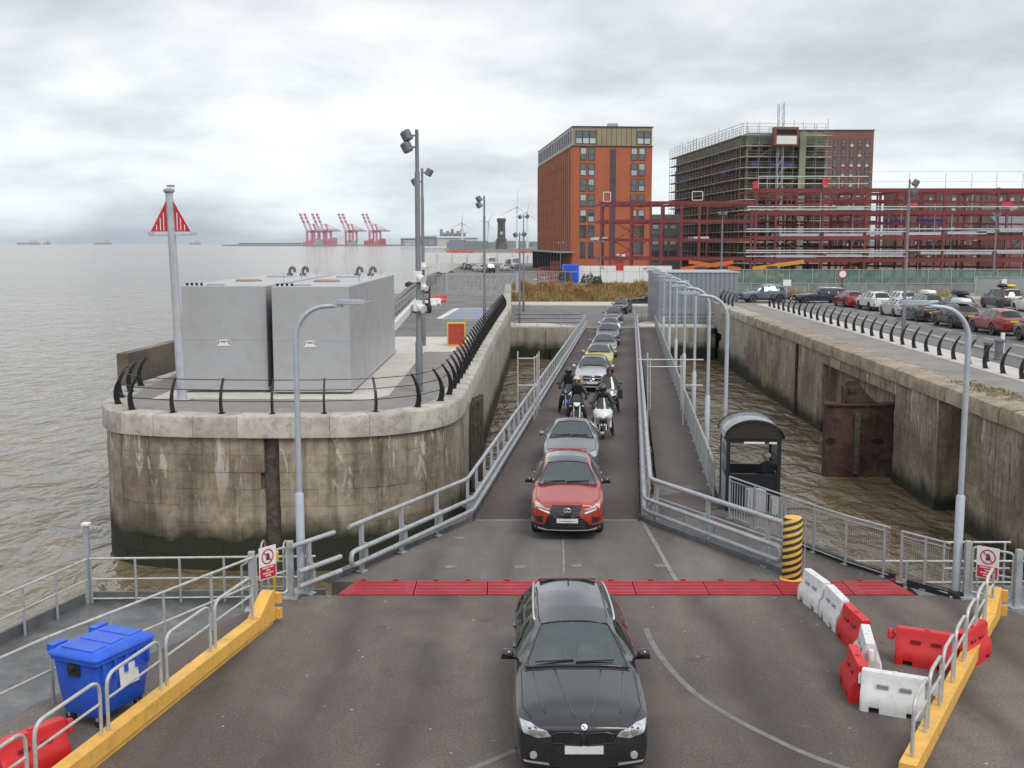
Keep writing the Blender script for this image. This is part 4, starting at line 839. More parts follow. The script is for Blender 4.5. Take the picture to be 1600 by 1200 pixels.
# ================================================================== VEHICLES
def lerp_keys(keys, y):
    if y <= keys[0][0]: return keys[0][1]
    for (a, p), (b, q) in zip(keys, keys[1:]):
        if y <= b:
            f = (y-a)/(b-a) if b > a else 1
            return tuple(u+(v_-u)*f for u, v_ in zip(p, q)) if isinstance(p, tuple) else p+(q-p)*f
    return keys[-1][1]
BODY, WSH, RGL, SGL, ROOF, TRIM = range(6)
def car_shell(S):
    """S: L length, w half width, top [(y, z)], belt [(y, z)], plan [(y, half width)], cowl, wtop, rtop, rbase (glass limits), roofw, wheels (yf, yr, R), sill, pillars"""
    L, w = S['L'], S['w']; yf, yr, Rw = S['wheels']; Ra = Rw+.05; c, w0, r1, rb = S['cowl'], S['wtop'], S['rtop'], S['rbase']
    ys = {0, .1, .28, c-.06, c, (c+w0)/2, w0, r1, rb, L-.22, L-.06, L}
    for yw in (yf, yr): ys |= {yw-Ra, yw-.72*Ra, yw, yw+.72*Ra, yw+Ra, yw-Ra-.05, yw+Ra+.05}
    for p in S['pillars']: ys |= {p-.05, p+.05}
    ys = sorted(y for y in ys if 0 <= y <= L)
    o = [ys[0]]
    for y in ys[1:]:
        if y-o[-1] > .028 or y in (L,): o.append(y)
        elif y in (c, w0, r1, rb): o[-1] = y
    ys = o; rows = []
    for y in ys:
        T = lerp_keys(S['top'], y); B = lerp_keys(S['belt'], y); wp = lerp_keys(S['plan'], y); nose = 0
        if y <= c or y >= rb:
            wi, wo = wp-.16, wp-.09; zt = B+(T-B)*.35; ze = B+.012
            if y <= c: wi = wp-.2; wo = wp-.1
            zo = B+.006
        else:
            f = 1.0
            if y < w0: f = (y-c)/(w0-c)
            if y > r1: f = max(0, (rb-y)/(rb-r1))
            rw = S['roofw']; wo = (wp-.1)*(1-f)+rw*f; wi = wo-.075; ze = T-.045*f-.01; zo = (B+.006)*(1-f)+(T-.085)*f
            zt = T-.012
        low = S['sill']
        for yw in (yf, yr):
            if abs(y-yw) <= Ra: low = max(low, Rw+math.sqrt(max(0, Ra*Ra-(y-yw)**2))*.98)
        zm = S['sill']+(B-S['sill'])*.55; zl = max(S['sill']+.16, low+.03); zm = max(zm, zl+.03)
        cr = .3 if c < y < rb else .0
        sec = [(0, T), (wi*.55, T-.008 if c < y < rb else T-.006), (wi, ze if c < y < rb else zt), (wo, zo), (wp-.028, B-.03 if not (c < y < rb) else B), (wp, zm), (wp-.012, zl), (wp-.05, low)]
        rows.append((y, sec))
    bm = bmesh.new(); cl = bm.edges.layers.float.new('crease_edge'); G = []
    bulge = lambda x, y: S.get('bulge', .1)*(1-(x/w)**2)
    for y, sec in rows:
        dy = -bulge(0, y) if y < .05 else 0
        row = []
        for s in (-1, 1):
            for i, (x, z) in enumerate(sec):
                if i == 0 and s == 1: row.append(row[0]); continue
                yy = y
                if y < .15: yy = y-S.get('bulge', .1)*(1-(x/w)**2)*(1 if y < .05 else .7)
                if y > L-.12: yy = y+S.get('rbulge', .07)*(1-(x/w)**2)
                row.append(bm.verts.new((s*x, yy, z)))
        G.append((row[:8], row[8:]))
    def face(vs, mi):
        vs = [v_ for k, v_ in enumerate(vs) if v_ not in vs[:k]]
        if len(vs) >= 3:
            try: f = bm.faces.new(vs); f.material_index = mi; f.smooth = True
            except ValueError: pass
    for j in range(len(rows)-1):
        ym = (rows[j][0]+rows[j+1][0])/2
        for s in (0, 1):
            a, b = G[j][s], G[j+1][s]
            for i in range(7):
                mi = BODY
                if i < 2:
                    if c < ym < w0: mi = WSH
                    elif r1 < ym < rb: mi = RGL
                    elif w0 < ym < r1: mi = ROOF
                elif i == 3 and S['sg'][0] < ym < S['sg'][1] and not any(abs(ym-p) < .06 for p in S['pillars']): mi = SGL
                elif i == 6 and S.get('clad'): mi = TRIM
                vs = [a[i], b[i], b[i+1], a[i+1]]
                face(vs if s == 1 else vs[::-1], mi)
    for j, sg in ((0, 1), (len(rows)-1, -1)):    # nose and tail: rows of the section joined across
        l_, r_ = G[j]; top = [l_[3], l_[2], l_[1], l_[0], r_[1], r_[2], r_[3]]; prev = top; y0 = rows[j][0]
        xs_ = [v_.co.x/(abs(top[0].co.x)) for v_ in top]
        for i in range(4, 8):
            x, z = rows[j][1][i]; cur = []
            k4 = {4: .25, 5: 1.0, 6: .75, 7: .1}[i]
            for k, fx in enumerate(xs_):
                if k in (0, 6): cur.append(l_[i] if k == 0 else r_[i]); continue
                bl = (S.get('bulge', .1)*(1-(fx*x/w)**2)+S.get('snout', .06)*k4*(1-fx**4)) if j == 0 else S.get('rbulge', .07)*(1-(fx*x/w)**2)+.05*k4
                cur.append(bm.verts.new((fx*x, y0-sg*bl, z)))
            for k in range(6):
                vs = [prev[k], prev[k+1], cur[k+1], cur[k]]; face(vs if j == 0 else vs[::-1], TRIM if i == 7 and S.get('clad') else BODY)
            prev = cur
    bm.normal_update()
    for e in bm.edges:
        fs = e.link_faces
        if len(fs) == 2 and fs[0].material_index != fs[1].material_index: e[cl] = .75
        elif len(fs) == 1: e[cl] = 1
        elif len(fs) == 2 and e.calc_face_angle(0) > R(32): e[cl] = .35
    bmesh.ops.recalc_face_normals(bm, faces=bm.faces)
    me = D.meshes.new('shell'); bm.to_mesh(me); bm.free()
    for i in range(6): me.materials.append(None)
    tmp = D.objects.new('shell_tmp', me); COL.objects.link(tmp); md = tmp.modifiers.new('s', 'SUBSURF'); md.levels = md.render_levels = 2
    dg = bpy.context.evaluated_depsgraph_get(); ev = D.meshes.new_from_object(tmp.evaluated_get(dg)); D.objects.remove(tmp)
    bb = bmesh.new(); bb.from_mesh(ev); bvh = BVHTree.FromBMesh(bb)
    parts = []; groups = []
    for mi in range(6):
        fs = [f for f in bb.faces if f.material_index == mi]
        if mi != SGL: groups.append((mi, fs)); continue
        todo = set(fs)
        while todo:                              # every pane of side glass on its own
            st = [todo.pop()]; isl = []
            while st:
                f = st.pop(); isl.append(f)
                for e in f.edges:
                    for g in e.link_faces:
                        if g in todo: todo.remove(g); st.append(g)
            groups.append((mi, isl))
    for mi, fs in groups:
        if not fs: continue
        idx = {}; vs = []; pf = []
        for f in fs:
            q = []
            for v_ in f.verts:
                if v_.index not in idx: idx[v_.index] = len(vs); vs.append(v_.co[:])
                q.append(idx[v_.index])
            pf.append(q)
        m2 = D.meshes.new(['body_shell', 'windscreen', 'rear_window', 'side_window', 'roof', 'cladding'][mi]); m2.from_pydata(vs, [], pf); m2.polygons.foreach_set('use_smooth', [True]*len(pf)); parts.append((mi, m2))
    bb.free(); return parts, bvh
def patch(bvh, outline, side='front', off=.006, depth=.03, L=5, sub=2, flat=False):
    """a moulded piece: an outline seen from the front (x, z) laid on the body, with an edge that turns back into it"""
    bm = bmesh.new(); y0 = -3 if side == 'front' else L+3; dr = Vector((0, 1 if side == 'front' else -1, 0)); sg = dr.y
    if side == 'top': dr = Vector((0, 0, -1))
    vs = [bm.verts.new((x, 0, z)) for x, z in outline]; f = bm.faces.new(vs)
    bmesh.ops.triangulate(bm, faces=[f])
    if sub: bmesh.ops.subdivide_edges(bm, edges=bm.edges[:], cuts=sub, use_grid_fill=True)
    hs = []
    for v_ in bm.verts:
        o = Vector((v_.co.x, y0, v_.co.z)) if side != 'top' else Vector((v_.co.x, v_.co.z, 5)); h = bvh.ray_cast(o, dr)[0]; hs.append(h)
    if flat:
        x0, x1 = min(q[0] for q in outline), max(q[0] for q in outline); z0, z1 = min(q[1] for q in outline), max(q[1] for q in outline)
        hs += [bvh.ray_cast(Vector((x0+(x1-x0)*i/6, y0, z0+(z1-z0)*j/2)), dr)[0] for i in range(7) for j in range(3)]
    good = [h for h in hs if h]; fy = (min(h.y for h in good) if sg > 0 else max(h.y for h in good)) if good and side != 'top' else 0
    for v_, h in zip(bm.verts[:], hs):
        if side == 'top': v_.co = Vector((v_.co.x, v_.co.z, (h.z if h else 1)+off))
        else: v_.co.y = (fy if flat else (h.y if h else (max(q.y for q in good) if good else 0)))-sg*off
    ed = [e for e in bm.edges if len(e.link_faces) == 1]
    r_ = bmesh.ops.extrude_edge_only(bm, edges=ed); nv = [g for g in r_['geom'] if isinstance(g, bmesh.types.BMVert)]
    for v_ in nv: v_.co += dr*depth
    bmesh.ops.recalc_face_normals(bm, faces=bm.faces)
    if sum(fc.normal.dot(dr)*fc.calc_area() for fc in bm.faces if abs(fc.normal.dot(dr)) > .5) > 0: bmesh.ops.reverse_faces(bm, faces=bm.faces[:])
    me = D.meshes.new('patch'); bm.to_mesh(me); bm.free(); return me
mir = lambda pts: [(-x, z) for x, z in pts][::-1]
# shared wheel
mb = MB(); RY = Matrix.Rotation(math.pi/2, 4, 'Y'); mb.lathe([(.62, -.30), (.86, -.33), (.97, -.26), (1, -.12), (1, .12), (.97, .26), (.86, .33), (.62, .30)], 24, M=RY); tyre_me = mb.mesh('tyre', None, True); tyre_me.materials.append(tyre_m)
mb = MB(); mb.lathe([(.18, .27), (.2, .24), (.0, .28)], 10, M=RY)
for k in range(5):
    a = 2*math.pi*k/5
    for da in (-.13, .13): mb.bar((.22, .12*math.cos(a), .12*math.sin(a)), (.25, .62*math.cos(a+da), .62*math.sin(a+da)), .09, .06)
mb.lathe([(.66, .10), (.66, .31), (.60, .31), (.60, .10)], 24, M=RY); mb.lathe([(.6, .05), (.0, .05)], 20, M=RY, m=1); rim_me = mb.mesh('rim'); rim_me.materials.append(rim_m); rim_me.materials.append(blk_plastic)
class Car:
    def __init__(s, spec): s.S = spec; s.parts, s.bvh = car_shell(spec); s.extra = []; s.det = spec.get('detail', 1)
    def add(s, name, me, m, sub_of=None): me.name = name; s.extra.append((name, me, m, sub_of)); return s
    def pt(s, name, outline, m, side='front', off=.006, both=False, sub_of=None, **k):
        for o in ([outline, mir(outline)] if both else [outline]): s.add(name, patch(s.bvh, o, side, off, L=s.S['L'], **k), m, sub_of)
    def front_y(s, x, z): h = s.bvh.ray_cast(Vector((x, -3, z)), Vector((0, 1, 0)))[0]; return h.y if h else 0
    def rear_y(s, x, z): h = s.bvh.ray_cast(Vector((x, s.S['L']+3, z)), Vector((0, -1, 0)))[0]; return h.y if h else s.S['L']
    def common(s, mirror_m=None, seats=True, handles=True):
        S = s.S; L, w = S['L'], S['w']; yf, yr, Rw = S['wheels']
        mb = MB(); mb.box((0, L/2, .42), (2*w-.62, L-.7, .36)); mb.box((0, (yf+yr)/2, .44), (2*w-.26, yr-yf-2*Rw-.16, .34)); s.add('underbody', mb.mesh('u'), dark_gap)
        fz = lerp_keys(S['belt'], S['cowl'])
        mb = MB(); mb.box((0, (S['cowl']+S['rbase'])/2+.12, .56), (2*w-.24, S['rbase']-S['cowl']+.1, .1)); mb.box((0, S['cowl']+.28, fz-.1), (2*w-.3, .5, .18)); s.add('cabin_floor', mb.mesh('f'), interior)
        if seats:
            for x in (-.36, .36):
                mb = MB(); mb.box((x, S['cowl']+1.15, .78), (.5, .5, .2)); mb.box((x, S['cowl']+1.42, 1.02), (.48, .14, .58), rx=R(-14)); mb.box((x, S['cowl']+1.5, S['top_z']-.27), (.26, .1, .18)); s.add('seat', mb.mesh('st'), seat_m)
            mb = MB(); mb.box((0, S['cowl']+2.25, .9), (1.2, .3, .65), rx=R(-14)); s.add('rear_seat', mb.mesh('rs'), seat_m)
            mb = MB(); c0 = Vector((-.36, S['cowl']+.66, fz-.02)); mb.tube([c0+Vector((.18*math.cos(a), .07*math.sin(a), .17*math.sin(a))) for a in [k*math.pi/8 for k in range(17)]], .015, 5); s.add('steering_wheel', mb.mesh('sw'), blk_plastic)
        yb = S['cowl']+.42; zb = lerp_keys(S['belt'], yb)
        for sx in (-1, 1):
            mb = MB(); x0 = sx*(w-.02); mb.box((x0+sx*.11, yb, zb+.09), (.20, .11, .14), taper=.8); mb.bar((x0-sx*.02, yb+.02, zb+.02), (x0+sx*.1, yb+.02, zb+.05), .05, .05); s.add('mirror', mb.mesh('mi', None, 'all'), mirror_m if mirror_m else 'paint')
            if handles:
                for yh in S['handles']: mb = MB(); mb.box((sx*(w-.012), yh, lerp_keys(S['belt'], yh)-.1), (.04, .2, .03)); s.add('door_handle', mb.mesh('dh'), 'paint')
        # wipers
        for x0, x1 in ((-.62, -.05), (-.02, .55)):
            yy = S['cowl']+.04; zc = lerp_keys(S['top'], yy)+.02; mb = MB(); mb.bar((x0, yy, zc), (x1, yy+.03, zc+.015), .02, .02); s.add('wiper', mb.mesh('wp'), blk_plastic)
        # door seams and boot lines are thin raised-edge gaps
    def line_on(s, name, pts, m, r_=.006, sub_of=None):   # a thin bead or gap line laid along the body, given in plan
        q = []
        for i in range(len(pts)-1):
            for j in range(6): f = j/6; q.append((pts[i][0]+(pts[i+1][0]-pts[i][0])*f, pts[i][1]+(pts[i+1][1]-pts[i][1])*f))
        q.append(pts[-1]); L_ = []
        for x, y in q:
            h = s.bvh.ray_cast(Vector((x, y, 4)), Vector((0, 0, -1)))[0]
            if h: L_.append(h+Vector((0, 0, r_*.3)))
        if len(L_) > 1: mb = MB(); mb.tube(L_, r_, 6); s.add(name, mb.mesh(name, None, 'all'), m, sub_of)
    def seams(s):
        S = s.S; c, w0 = S['cowl'], S['wtop']; wb, wr = lerp_keys(S['plan'], c)-.19, S['roofw']-.085
        s.line_on('windscreen_seal', [(-wb, c+.015), (0, c-.01), (wb, c+.015)], gloss_black, .022)
        for k in (-1, 1):
            s.line_on('windscreen_seal', [(k*wb, c+.015), (k*(wb+wr)/2, (c+w0)/2), (k*wr, w0)], gloss_black, .016)
            xe = lerp_keys(S['plan'], .5)-.125; s.line_on('bonnet_gap', [(k*(xe-.12), .12), (k*xe, .4), (k*(xe+.01), c-.05)], blk_plastic, .007)
        s.line_on('windscreen_seal', [(-wr, w0), (0, w0), (wr, w0)], gloss_black, .014); s.line_on('bonnet_gap', [(-wb-.02, c-.07), (0, c-.1), (wb+.02, c-.07)], blk_plastic, .008)
    def plates(s, front=None, rear=None, rc=plate_y):
        if front: x, z = 0, front; s.pt('number_plate', [(-.26, z-.055), (.26, z-.055), (.26, z+.055), (-.26, z+.055)], plate_w, off=.012, sub=0, flat=True)
        if rear: z = rear; s.pt('number_plate', [(-.26, z-.055), (.26, z-.055), (.26, z+.055), (-.26, z+.055)], rc, 'rear', .012, sub=0, flat=True)
    def spawn(s, loc, rz, paint_m, label, cat='car', group=None, roof_m=None, glass_m=None, name='car', clad=None):
        t = thing(name, label, cat, loc, rz, group); S = s.S; g = glass_m or car_glass; mats = {BODY: paint_m, WSH: g, RGL: dark_glass, SGL: dark_glass if not glass_m else g, ROOF: roof_m or paint_m, TRIM: clad or blk_plastic}; made = {}
        def mk(nme, me, m_, par):
            o = D.objects.new(nme, me); COL.objects.link(o); o.parent = par
            if not me.materials: me.materials.append(m_)
            o.material_slots[0].link = 'OBJECT'; o.material_slots[0].material = m_; return o
        for mi, me in s.parts: made[me.name.split('.')[0]] = mk(me.name.split('.')[0], me, mats[mi], t)
        for nme, me, m_, so_ in s.extra:
            p_ = made.get(so_) if so_ else t
            made[nme] = mk(nme, me, paint_m if m_ == 'paint' else m_, p_ or t)
        yf, yr, Rw = S['wheels']
        for y in (yf, yr):
            for sx in (-1, 1):
                a = D.objects.new('wheel', tyre_me); COL.objects.link(a); a.parent = t; a.location = (sx*(S['w']-.135), y, Rw); a.scale = (Rw*sx, Rw, Rw) if 0 else (Rw, Rw, Rw); a.rotation_euler = (0, 0, 0 if sx > 0 else math.pi)
                r_ = D.objects.new('rim', rim_me); COL.objects.link(r_); r_.parent = a
        return t
def rear_lamps(c, x0, x1, z0, z1, both=True): c.pt('tail_lamp', [(x0, z0), (x1, z0+.02), (x1, z1), (x0, z1-.03)], lens_red, 'rear', .01, both=True)
def face_basic(c, lip, gz0, gz1, gw, lz0, lz1, lx0, lx1, intake=None):
    c.pt('grille', [(-gw*.85, gz0), (gw*.85, gz0), (gw, gz1), (-gw, gz1)], gloss_black, off=.008)
    c.pt('headlamp', [(lx0, lz0), (lx1, lz0+.05), (lx1+.02, lz1), (lx0, lz1-.04)], lens_m, off=.008, both=True)
    if intake: c.pt('lower_intake', [(-intake[0], intake[1]), (intake[0], intake[1]), (intake[0]*.9, intake[2]), (-intake[0]*.9, intake[2])], blk_plastic, off=.008)

# --- estate with twin grille (the dark car in front)
EST = dict(L=4.98, w=.945, top_z=1.46, sill=.22, cowl=1.5, wtop=2.32, rtop=4.66, rbase=4.92, roofw=.60, wheels=(.84, 3.81, .335), pillars=[2.95, 3.85], sg=(1.85, 4.5), handles=[2.75, 3.7], bulge=.15, snout=.04, rbulge=.08,
    top=[(0, .79), (.1, .85), (.5, .93), (1.5, 1.02), (2.0, 1.315), (2.32, 1.43), (2.9, 1.462), (3.7, 1.455), (4.66, 1.39), (4.92, 1.02), (4.98, .95)],
    belt=[(0, .73), (.3, .83), (1.5, .95), (3, .98), (4.9, .98), (4.98, .93)], plan=[(0, .86), (.1, .915), (.28, .94), (.7, .955), (2, .95), (4, .945), (4.7, .90), (4.98, .80)])
dark_paint = paint('dark_graphite_paint', (.022, .023, .028), .22, .3)
bm1 = Car(EST)
bm1.pt('hood_line', [(-.62, 1.42), (.62, 1.42), (.62, 1.435), (-.62, 1.435)], blk_plastic, 'top', .002, depth=.01, sub=1)
bm1.pt('grille', [(-.42, .57), (-.03, .56), (-.03, .715), (-.30, .72), (-.41, .69)], gloss_black, off=.014, both=True)
for sx in (-1, 1):
    for k in range(8):
        x = sx*(.07+k*.042); mb = MB(); y = bm1.front_y(x, .64)-.02; mb.box((x, y, .64), (.012, .012, .125)); bm1.add('grille_bar', mb.mesh('gb'), blk_plastic, 'grille')
    mb = MB(); pts_ = [(sx*x, bm1.front_y(sx*x, z)-.018, z) for x, z in ((.03, .56), (.42, .575), (.435, .69), (.31, .725), (.03, .72), (.03, .56))]; mb.tube(pts_, .011, 6); bm1.add('grille_frame', mb.mesh('gf', None, 'all'), gloss_black)
bm1.pt('headlamp', [(.44, .66), (.62, .625), (.81, .675), (.87, .785), (.72, .785), (.50, .73)], lens_m, off=.008, both=True, sub=3)
for sx in (-1, 1):
    for x, r_ in ((.56, .048), (.68, .055)):
        mb = MB(); y = bm1.front_y(sx*x, .705)-.012; mb.lathe([(r_, 0), (r_, .012), (r_*.75, .016)], 14, (sx*x, y, .705), Matrix.Rotation(math.pi/2, 4, 'X')); bm1.add('headlamp_ring', mb.mesh('hr', None, True), chrome, 'headlamp')
bm1.pt('lower_intake', [(-.46, .27), (.46, .27), (.44, .44), (-.44, .44)], blk_plastic, off=.008)
bm1.pt('side_intake', [(.50, .29), (.80, .30), (.74, .42), (.56, .40)], blk_plastic, off=.008, both=True)
for sx in (-1, 1):
    mb = MB(); y = bm1.front_y(sx*.68, .38)-.012; mb.lathe([(.055, 0), (.05, .02)], 12, (sx*.68, y, .385), Matrix.Rotation(math.pi/2, 4, 'X')); bm1.add('fog_lamp', mb.mesh('fl', None, True), lens_m)
bm1.pt('bumper_blade', [(.46, .25), (.80, .27), (.82, .295), (.48, .28)], silver_trim, off=.014, both=True)
bm1.plates(.49)
def roundel(c, z, r_, y_off=.012, tilt=1.0):
    y = c.front_y(0, z)-.004; M = Matrix.Rotation(tilt, 4, 'X'); mb = MB(); mb.lathe([(r_, 0), (r_, .012), (r_*.7, .014)], 20, (0, y, z), M); c.add('badge', mb.mesh('bd', None, True), silver_trim)
    mb = MB()
    for k in range(4): mb.lathe([(.0, 0), (.0, .001)], 3, (0, y, z)) if 0 else None
    for k, _ in enumerate(range(4)):
        pts_ = [(0, 0)]+[(r_*.62*math.cos(k*math.pi/2+j*math.pi/8), r_*.62*math.sin(k*math.pi/2+j*math.pi/8)) for j in range(5)]
        me_ = MB(); me_.plate(pts_, V3((0, y, z))+M @ Vector((0, 0, .018)), M @ Vector((1, 0, 0)), M @ Vector((0, 1, 0)), .004); c.add('badge_quarter', me_.mesh('bq'), [white_plain, badge_blue][k % 2], 'badge')
badge_blue = mat('badge_blue', (.03, .15, .45), .3)
roundel(bm1, .79, .042, tilt=1.0)
for sx in (-1, 1):                               # roof rails
    mb = MB(); mb.tube(smooth([(sx*.615, 2.42, 1.40), (sx*.63, 2.55, 1.455), (sx*.625, 3.4, 1.475), (sx*.60, 4.2, 1.44), (sx*.585, 4.45, 1.385)], 5), .016, 8); bm1.add('roof_rail', mb.mesh('rr', None, 'all'), silver_trim)
mb = MB(); mb.plate([(-.1, 0), (.1, 0), (.08, .055), (.05, .06)], (0, 4.22, 1.40), (0, 1, 0), (0, 0, 1), .03); bm1.add('roof_fin', mb.mesh('fin'), 'paint')
mb = MB(); mb.box((0, 4.68, 1.385), (1.0, .22, .025), rx=R(-10)); bm1.add('roof_spoiler', mb.mesh('sp'), gloss_black)
mb = MB(); mb.box((0, 2.3, 1.365), (.16, .09, .05), rx=R(-30)); bm1.add('mirror_housing', mb.mesh('mh'), blk_plastic)
for sx in (-1, 1): bm1.line_on('bonnet_crease', [(sx*.12, .06), (sx*.22, .6), (sx*.34, 1.38)], 'paint', .012); bm1.line_on('bonnet_crease', [(sx*.52, .2), (sx*.60, .7), (sx*.66, 1.36)], 'paint', .012)
bm1.common(); bm1.seams()
bmw = bm1.spawn((.97, 14.5, 0), 0, dark_paint, 'dark graphite estate car leading the queue, nearest the camera', 'car', 'cars queuing off the bridge', name='estate_car')

# --- crossover with spindle grille
SUV = dict(L=4.63, w=.92, top_z=1.64, sill=.26, cowl=1.22, wtop=1.98, rtop=4.0, rbase=4.5, roofw=.60, wheels=(.9, 3.56, .37), pillars=[2.55, 3.45], sg=(1.55, 4.1), handles=[2.4, 3.3], bulge=.16, snout=.07, rbulge=.08, clad=True,
    top=[(0, .93), (.1, .98), (.5, 1.05), (1.22, 1.15), (1.65, 1.45), (1.98, 1.59), (2.6, 1.64), (3.3, 1.63), (4.0, 1.53), (4.5, 1.14), (4.63, 1.05)],
    belt=[(0, .86), (.3, .95), (1.22, 1.06), (3, 1.10), (4.5, 1.13), (4.63, 1.04)], plan=[(0, .79), (.1, .86), (.28, .905), (.8, .925), (2, .915), (3.6, .92), (4.3, .86), (4.63, .74)])
red_paint = paint('metallic_red_paint', (.40, .042, .02), .25, .25)
lx = Car(SUV)
lx.pt('grille', [(-.28, .66), (-.37, .91), (.37, .91), (.28, .66), (.56, .42), (.52, .36), (-.52, .36), (-.56, .42)], gloss_black, off=.012, sub=3)
for k in range(7): z = .38+k*.07; hw = .46-.03*k if z < .62 else .26; mb = MB(); mb.bar((-hw, lx.front_y(hw, z)-.016, z), (hw, lx.front_y(hw, z)-.016, z), .012, .014) if 0 else mb.tube([(x*hw, lx.front_y(x*hw, z)-.016, z) for x in (-1, -.5, 0, .5, 1)], .007, 5); lx.add('grille_bar', mb.mesh('gb'), blk_plastic, 'grille')
lx.pt('headlamp', [(.40, .80), (.50, .78), (.78, .84), (.80, .93), (.70, .91), (.52, .84)], lens_m, off=.01, both=True, sub=3)
lx.pt('daytime_lamp', [(.42, .70), (.46, .70), (.80, .815), (.80, .835), (.44, .735)], drl, off=.014, both=True)
lx.pt('side_intake', [(.60, .46), (.76, .48), (.80, .60), (.60, .62)], blk_plastic, off=.01, both=True)
lx.pt('bumper_blade', [(-.80, .36), (-.5, .29), (.5, .29), (.80, .36), (.80, .33), (.5, .26), (-.5, .26), (-.80, .33)], silver_trim, off=.02, sub=2)
lx.plates(.53)
y = lx.front_y(0, .78)-.018; mb = MB(); mb.tube([(.085*math.cos(a), y, .78+.06*math.sin(a)) for a in [k*math.pi/10 for k in range(21)]], .008, 6); lx.add('badge_ring', mb.mesh('br'), chrome)
mb = MB(); mb.tube([(.02, y, .825), (-.035, y, .75), (.05, y, .75)], .009, 6); lx.add('badge_letter', mb.mesh('bl'), chrome)
lx.pt('sunroof', [(-.46, 2.15), (.46, 2.15), (.46, 3.55), (-.46, 3.55)], gloss_black, 'top', .004, depth=.01, sub=3)
mb = MB(); mb.box((0, 4.05, 1.525), (1.06, .3, .03), rx=R(-12)); lx.add('roof_spoiler', mb.mesh('sp'), 'paint')
mb = MB(); mb.plate([(-.1, 0), (.1, 0), (.08, .055), (.05, .06)], (0, 3.8, 1.565), (0, 1, 0), (0, 0, 1), .03); lx.add('roof_fin', mb.mesh('fin'), 'paint')
mb = MB(); mb.box((0, 1.98, 1.52), (.18, .1, .06), rx=R(-30)); lx.add('mirror_housing', mb.mesh('mh'), blk_plastic)
lx.common(mirror_m=gloss_black); lx.seams()
BRZ = math.atan2(-(BL1.x-BL0.x), BL1.y-BL0.y)   # heading of the bridge
def on_bridge(px, Y_): s = (Y_-BL0.y)/(BL1.y-BL0.y); return AZ*max(0, s)
lx.spawn((1.36, 26.9, 0), R(-3), red_paint, 'metallic red crossover with a black hourglass grille, second in the queue', 'car', 'cars queuing off the bridge', name='crossover_car', roof_m=gloss_black)

# --- four-door coupe
SED = dict(L=4.68, w=.91, top_z=1.44, sill=.2, cowl=1.45, wtop=2.2, rtop=3.35, rbase=4.1, roofw=.56, wheels=(.88, 3.6, .335), pillars=[2.72], sg=(1.8, 3.7), handles=[2.5, 3.35], bulge=.15, snout=.06, rbulge=.07,
    top=[(0, .70), (.1, .76), (.5, .87), (1.45, 1.0), (1.9, 1.28), (2.2, 1.40), (2.7, 1.44), (3.35, 1.36), (4.1, 1.06), (4.68, 1.0)],
    belt=[(0, .65), (.3, .77), (1.45, .93), (3, .97), (4.1, .98), (4.68, .93)], plan=[(0, .78), (.1, .85), (.28, .89), (.8, .912), (2, .905), (3.6, .91), (4.3, .85), (4.68, .72)])
sed = Car(SED); sed.pt('grille', [(-.36, .38), (.36, .38), (.42, .58), (-.42, .58)], gloss_black, off=.01); sed.pt('headlamp', [(.46, .60), (.60, .57), (.80, .64), (.82, .72), (.66, .70)], lens_m, off=.01, both=True); sed.pt('daytime_lamp', [(.48, .675), (.78, .735), (.79, .75), (.5, .695)], drl, off=.014, both=True)
sed.pt('lower_intake', [(.48, .26), (.78, .28), (.76, .42), (.56, .44)], gloss_black, off=.01, both=True); sed.pt('bumper_blade', [(-.7, .22), (.7, .22), (.72, .25), (-.72, .25)], silver_trim, off=.016)
sed.pt('sunroof', [(-.42, 2.35), (.42, 2.35), (.42, 3.2), (-.42, 3.2)], gloss_black, 'top', .004, depth=.01, sub=2)
sed.plates(.40, .75); rear_lamps(sed, .42, .78, .80, .90)
mb = MB(); mb.box((0, 2.2, 1.34), (.16, .09, .05), rx=R(-30)); sed.add('mirror_housing', mb.mesh('mh'), blk_plastic); sed.common(); sed.seams()
grey_paint = paint('silver_grey_paint', (.20, .205, .215), .3, .5); silver_paint = paint('silver_paint', (.50, .52, .55), .3, .3); dkgrey = paint('dark_grey_paint', (.06, .062, .068), .3, .3)
yel_paint = paint('lime_yellow_paint', (.48, .44, .045), .3, .1); blk_paint = paint('black_paint', (.014, .015, .018), .25, .1); navy = paint('navy_paint', (.018, .024, .045), .25, .2); white_p = paint('white_car_paint', (.66, .67, .68), .3); crim = paint('crimson_paint', (.26, .012, .022), .28, .15); slate = paint('blue_slate_paint', (.11, .135, .18), .28, .35)
sed.spawn((1.86, 34.9, on_bridge(0, 34.9)), R(-4), grey_paint, 'grey four-door coupe close behind the red crossover', 'car', 'cars queuing off the bridge', name='coupe_car', roof_m=gloss_black)

# --- tall estate-shaped SUV with star grille, hatchback, small mpv, van
SV2 = dict(SUV, L=4.72, bulge=.14, snout=.05, cowl=1.3, wtop=2.05, clad=False); gl = Car(SV2)
gl.pt('grille', [(-.42, .60), (.42, .60), (.50, .72), (.44, .86), (-.44, .86), (-.50, .72)], gloss_black, off=.01); gl.pt('grille_blade', [(-.48, .715), (.48, .715), (.48, .745), (-.48, .745)], silver_trim, off=.018)
gl.pt('headlamp', [(.54, .72), (.66, .70), (.80, .78), (.80, .88), (.6, .84)], lens_m, off=.01, both=True); gl.pt('lower_intake', [(-.6, .34), (.6, .34), (.56, .44), (-.56, .44)], blk_plastic, off=.01); gl.pt('bumper_blade', [(-.72, .27), (.72, .27), (.74, .31), (-.74, .31)], silver_trim, off=.018)
y = gl.front_y(0, .73)-.025; mb = MB(); mb.tube([(.13*math.cos(a), y, .73+.13*math.sin(a)) for a in [k*math.pi/12 for k in range(25)]], .012, 6)
gl.add('badge_ring', mb.mesh('br'), chrome)
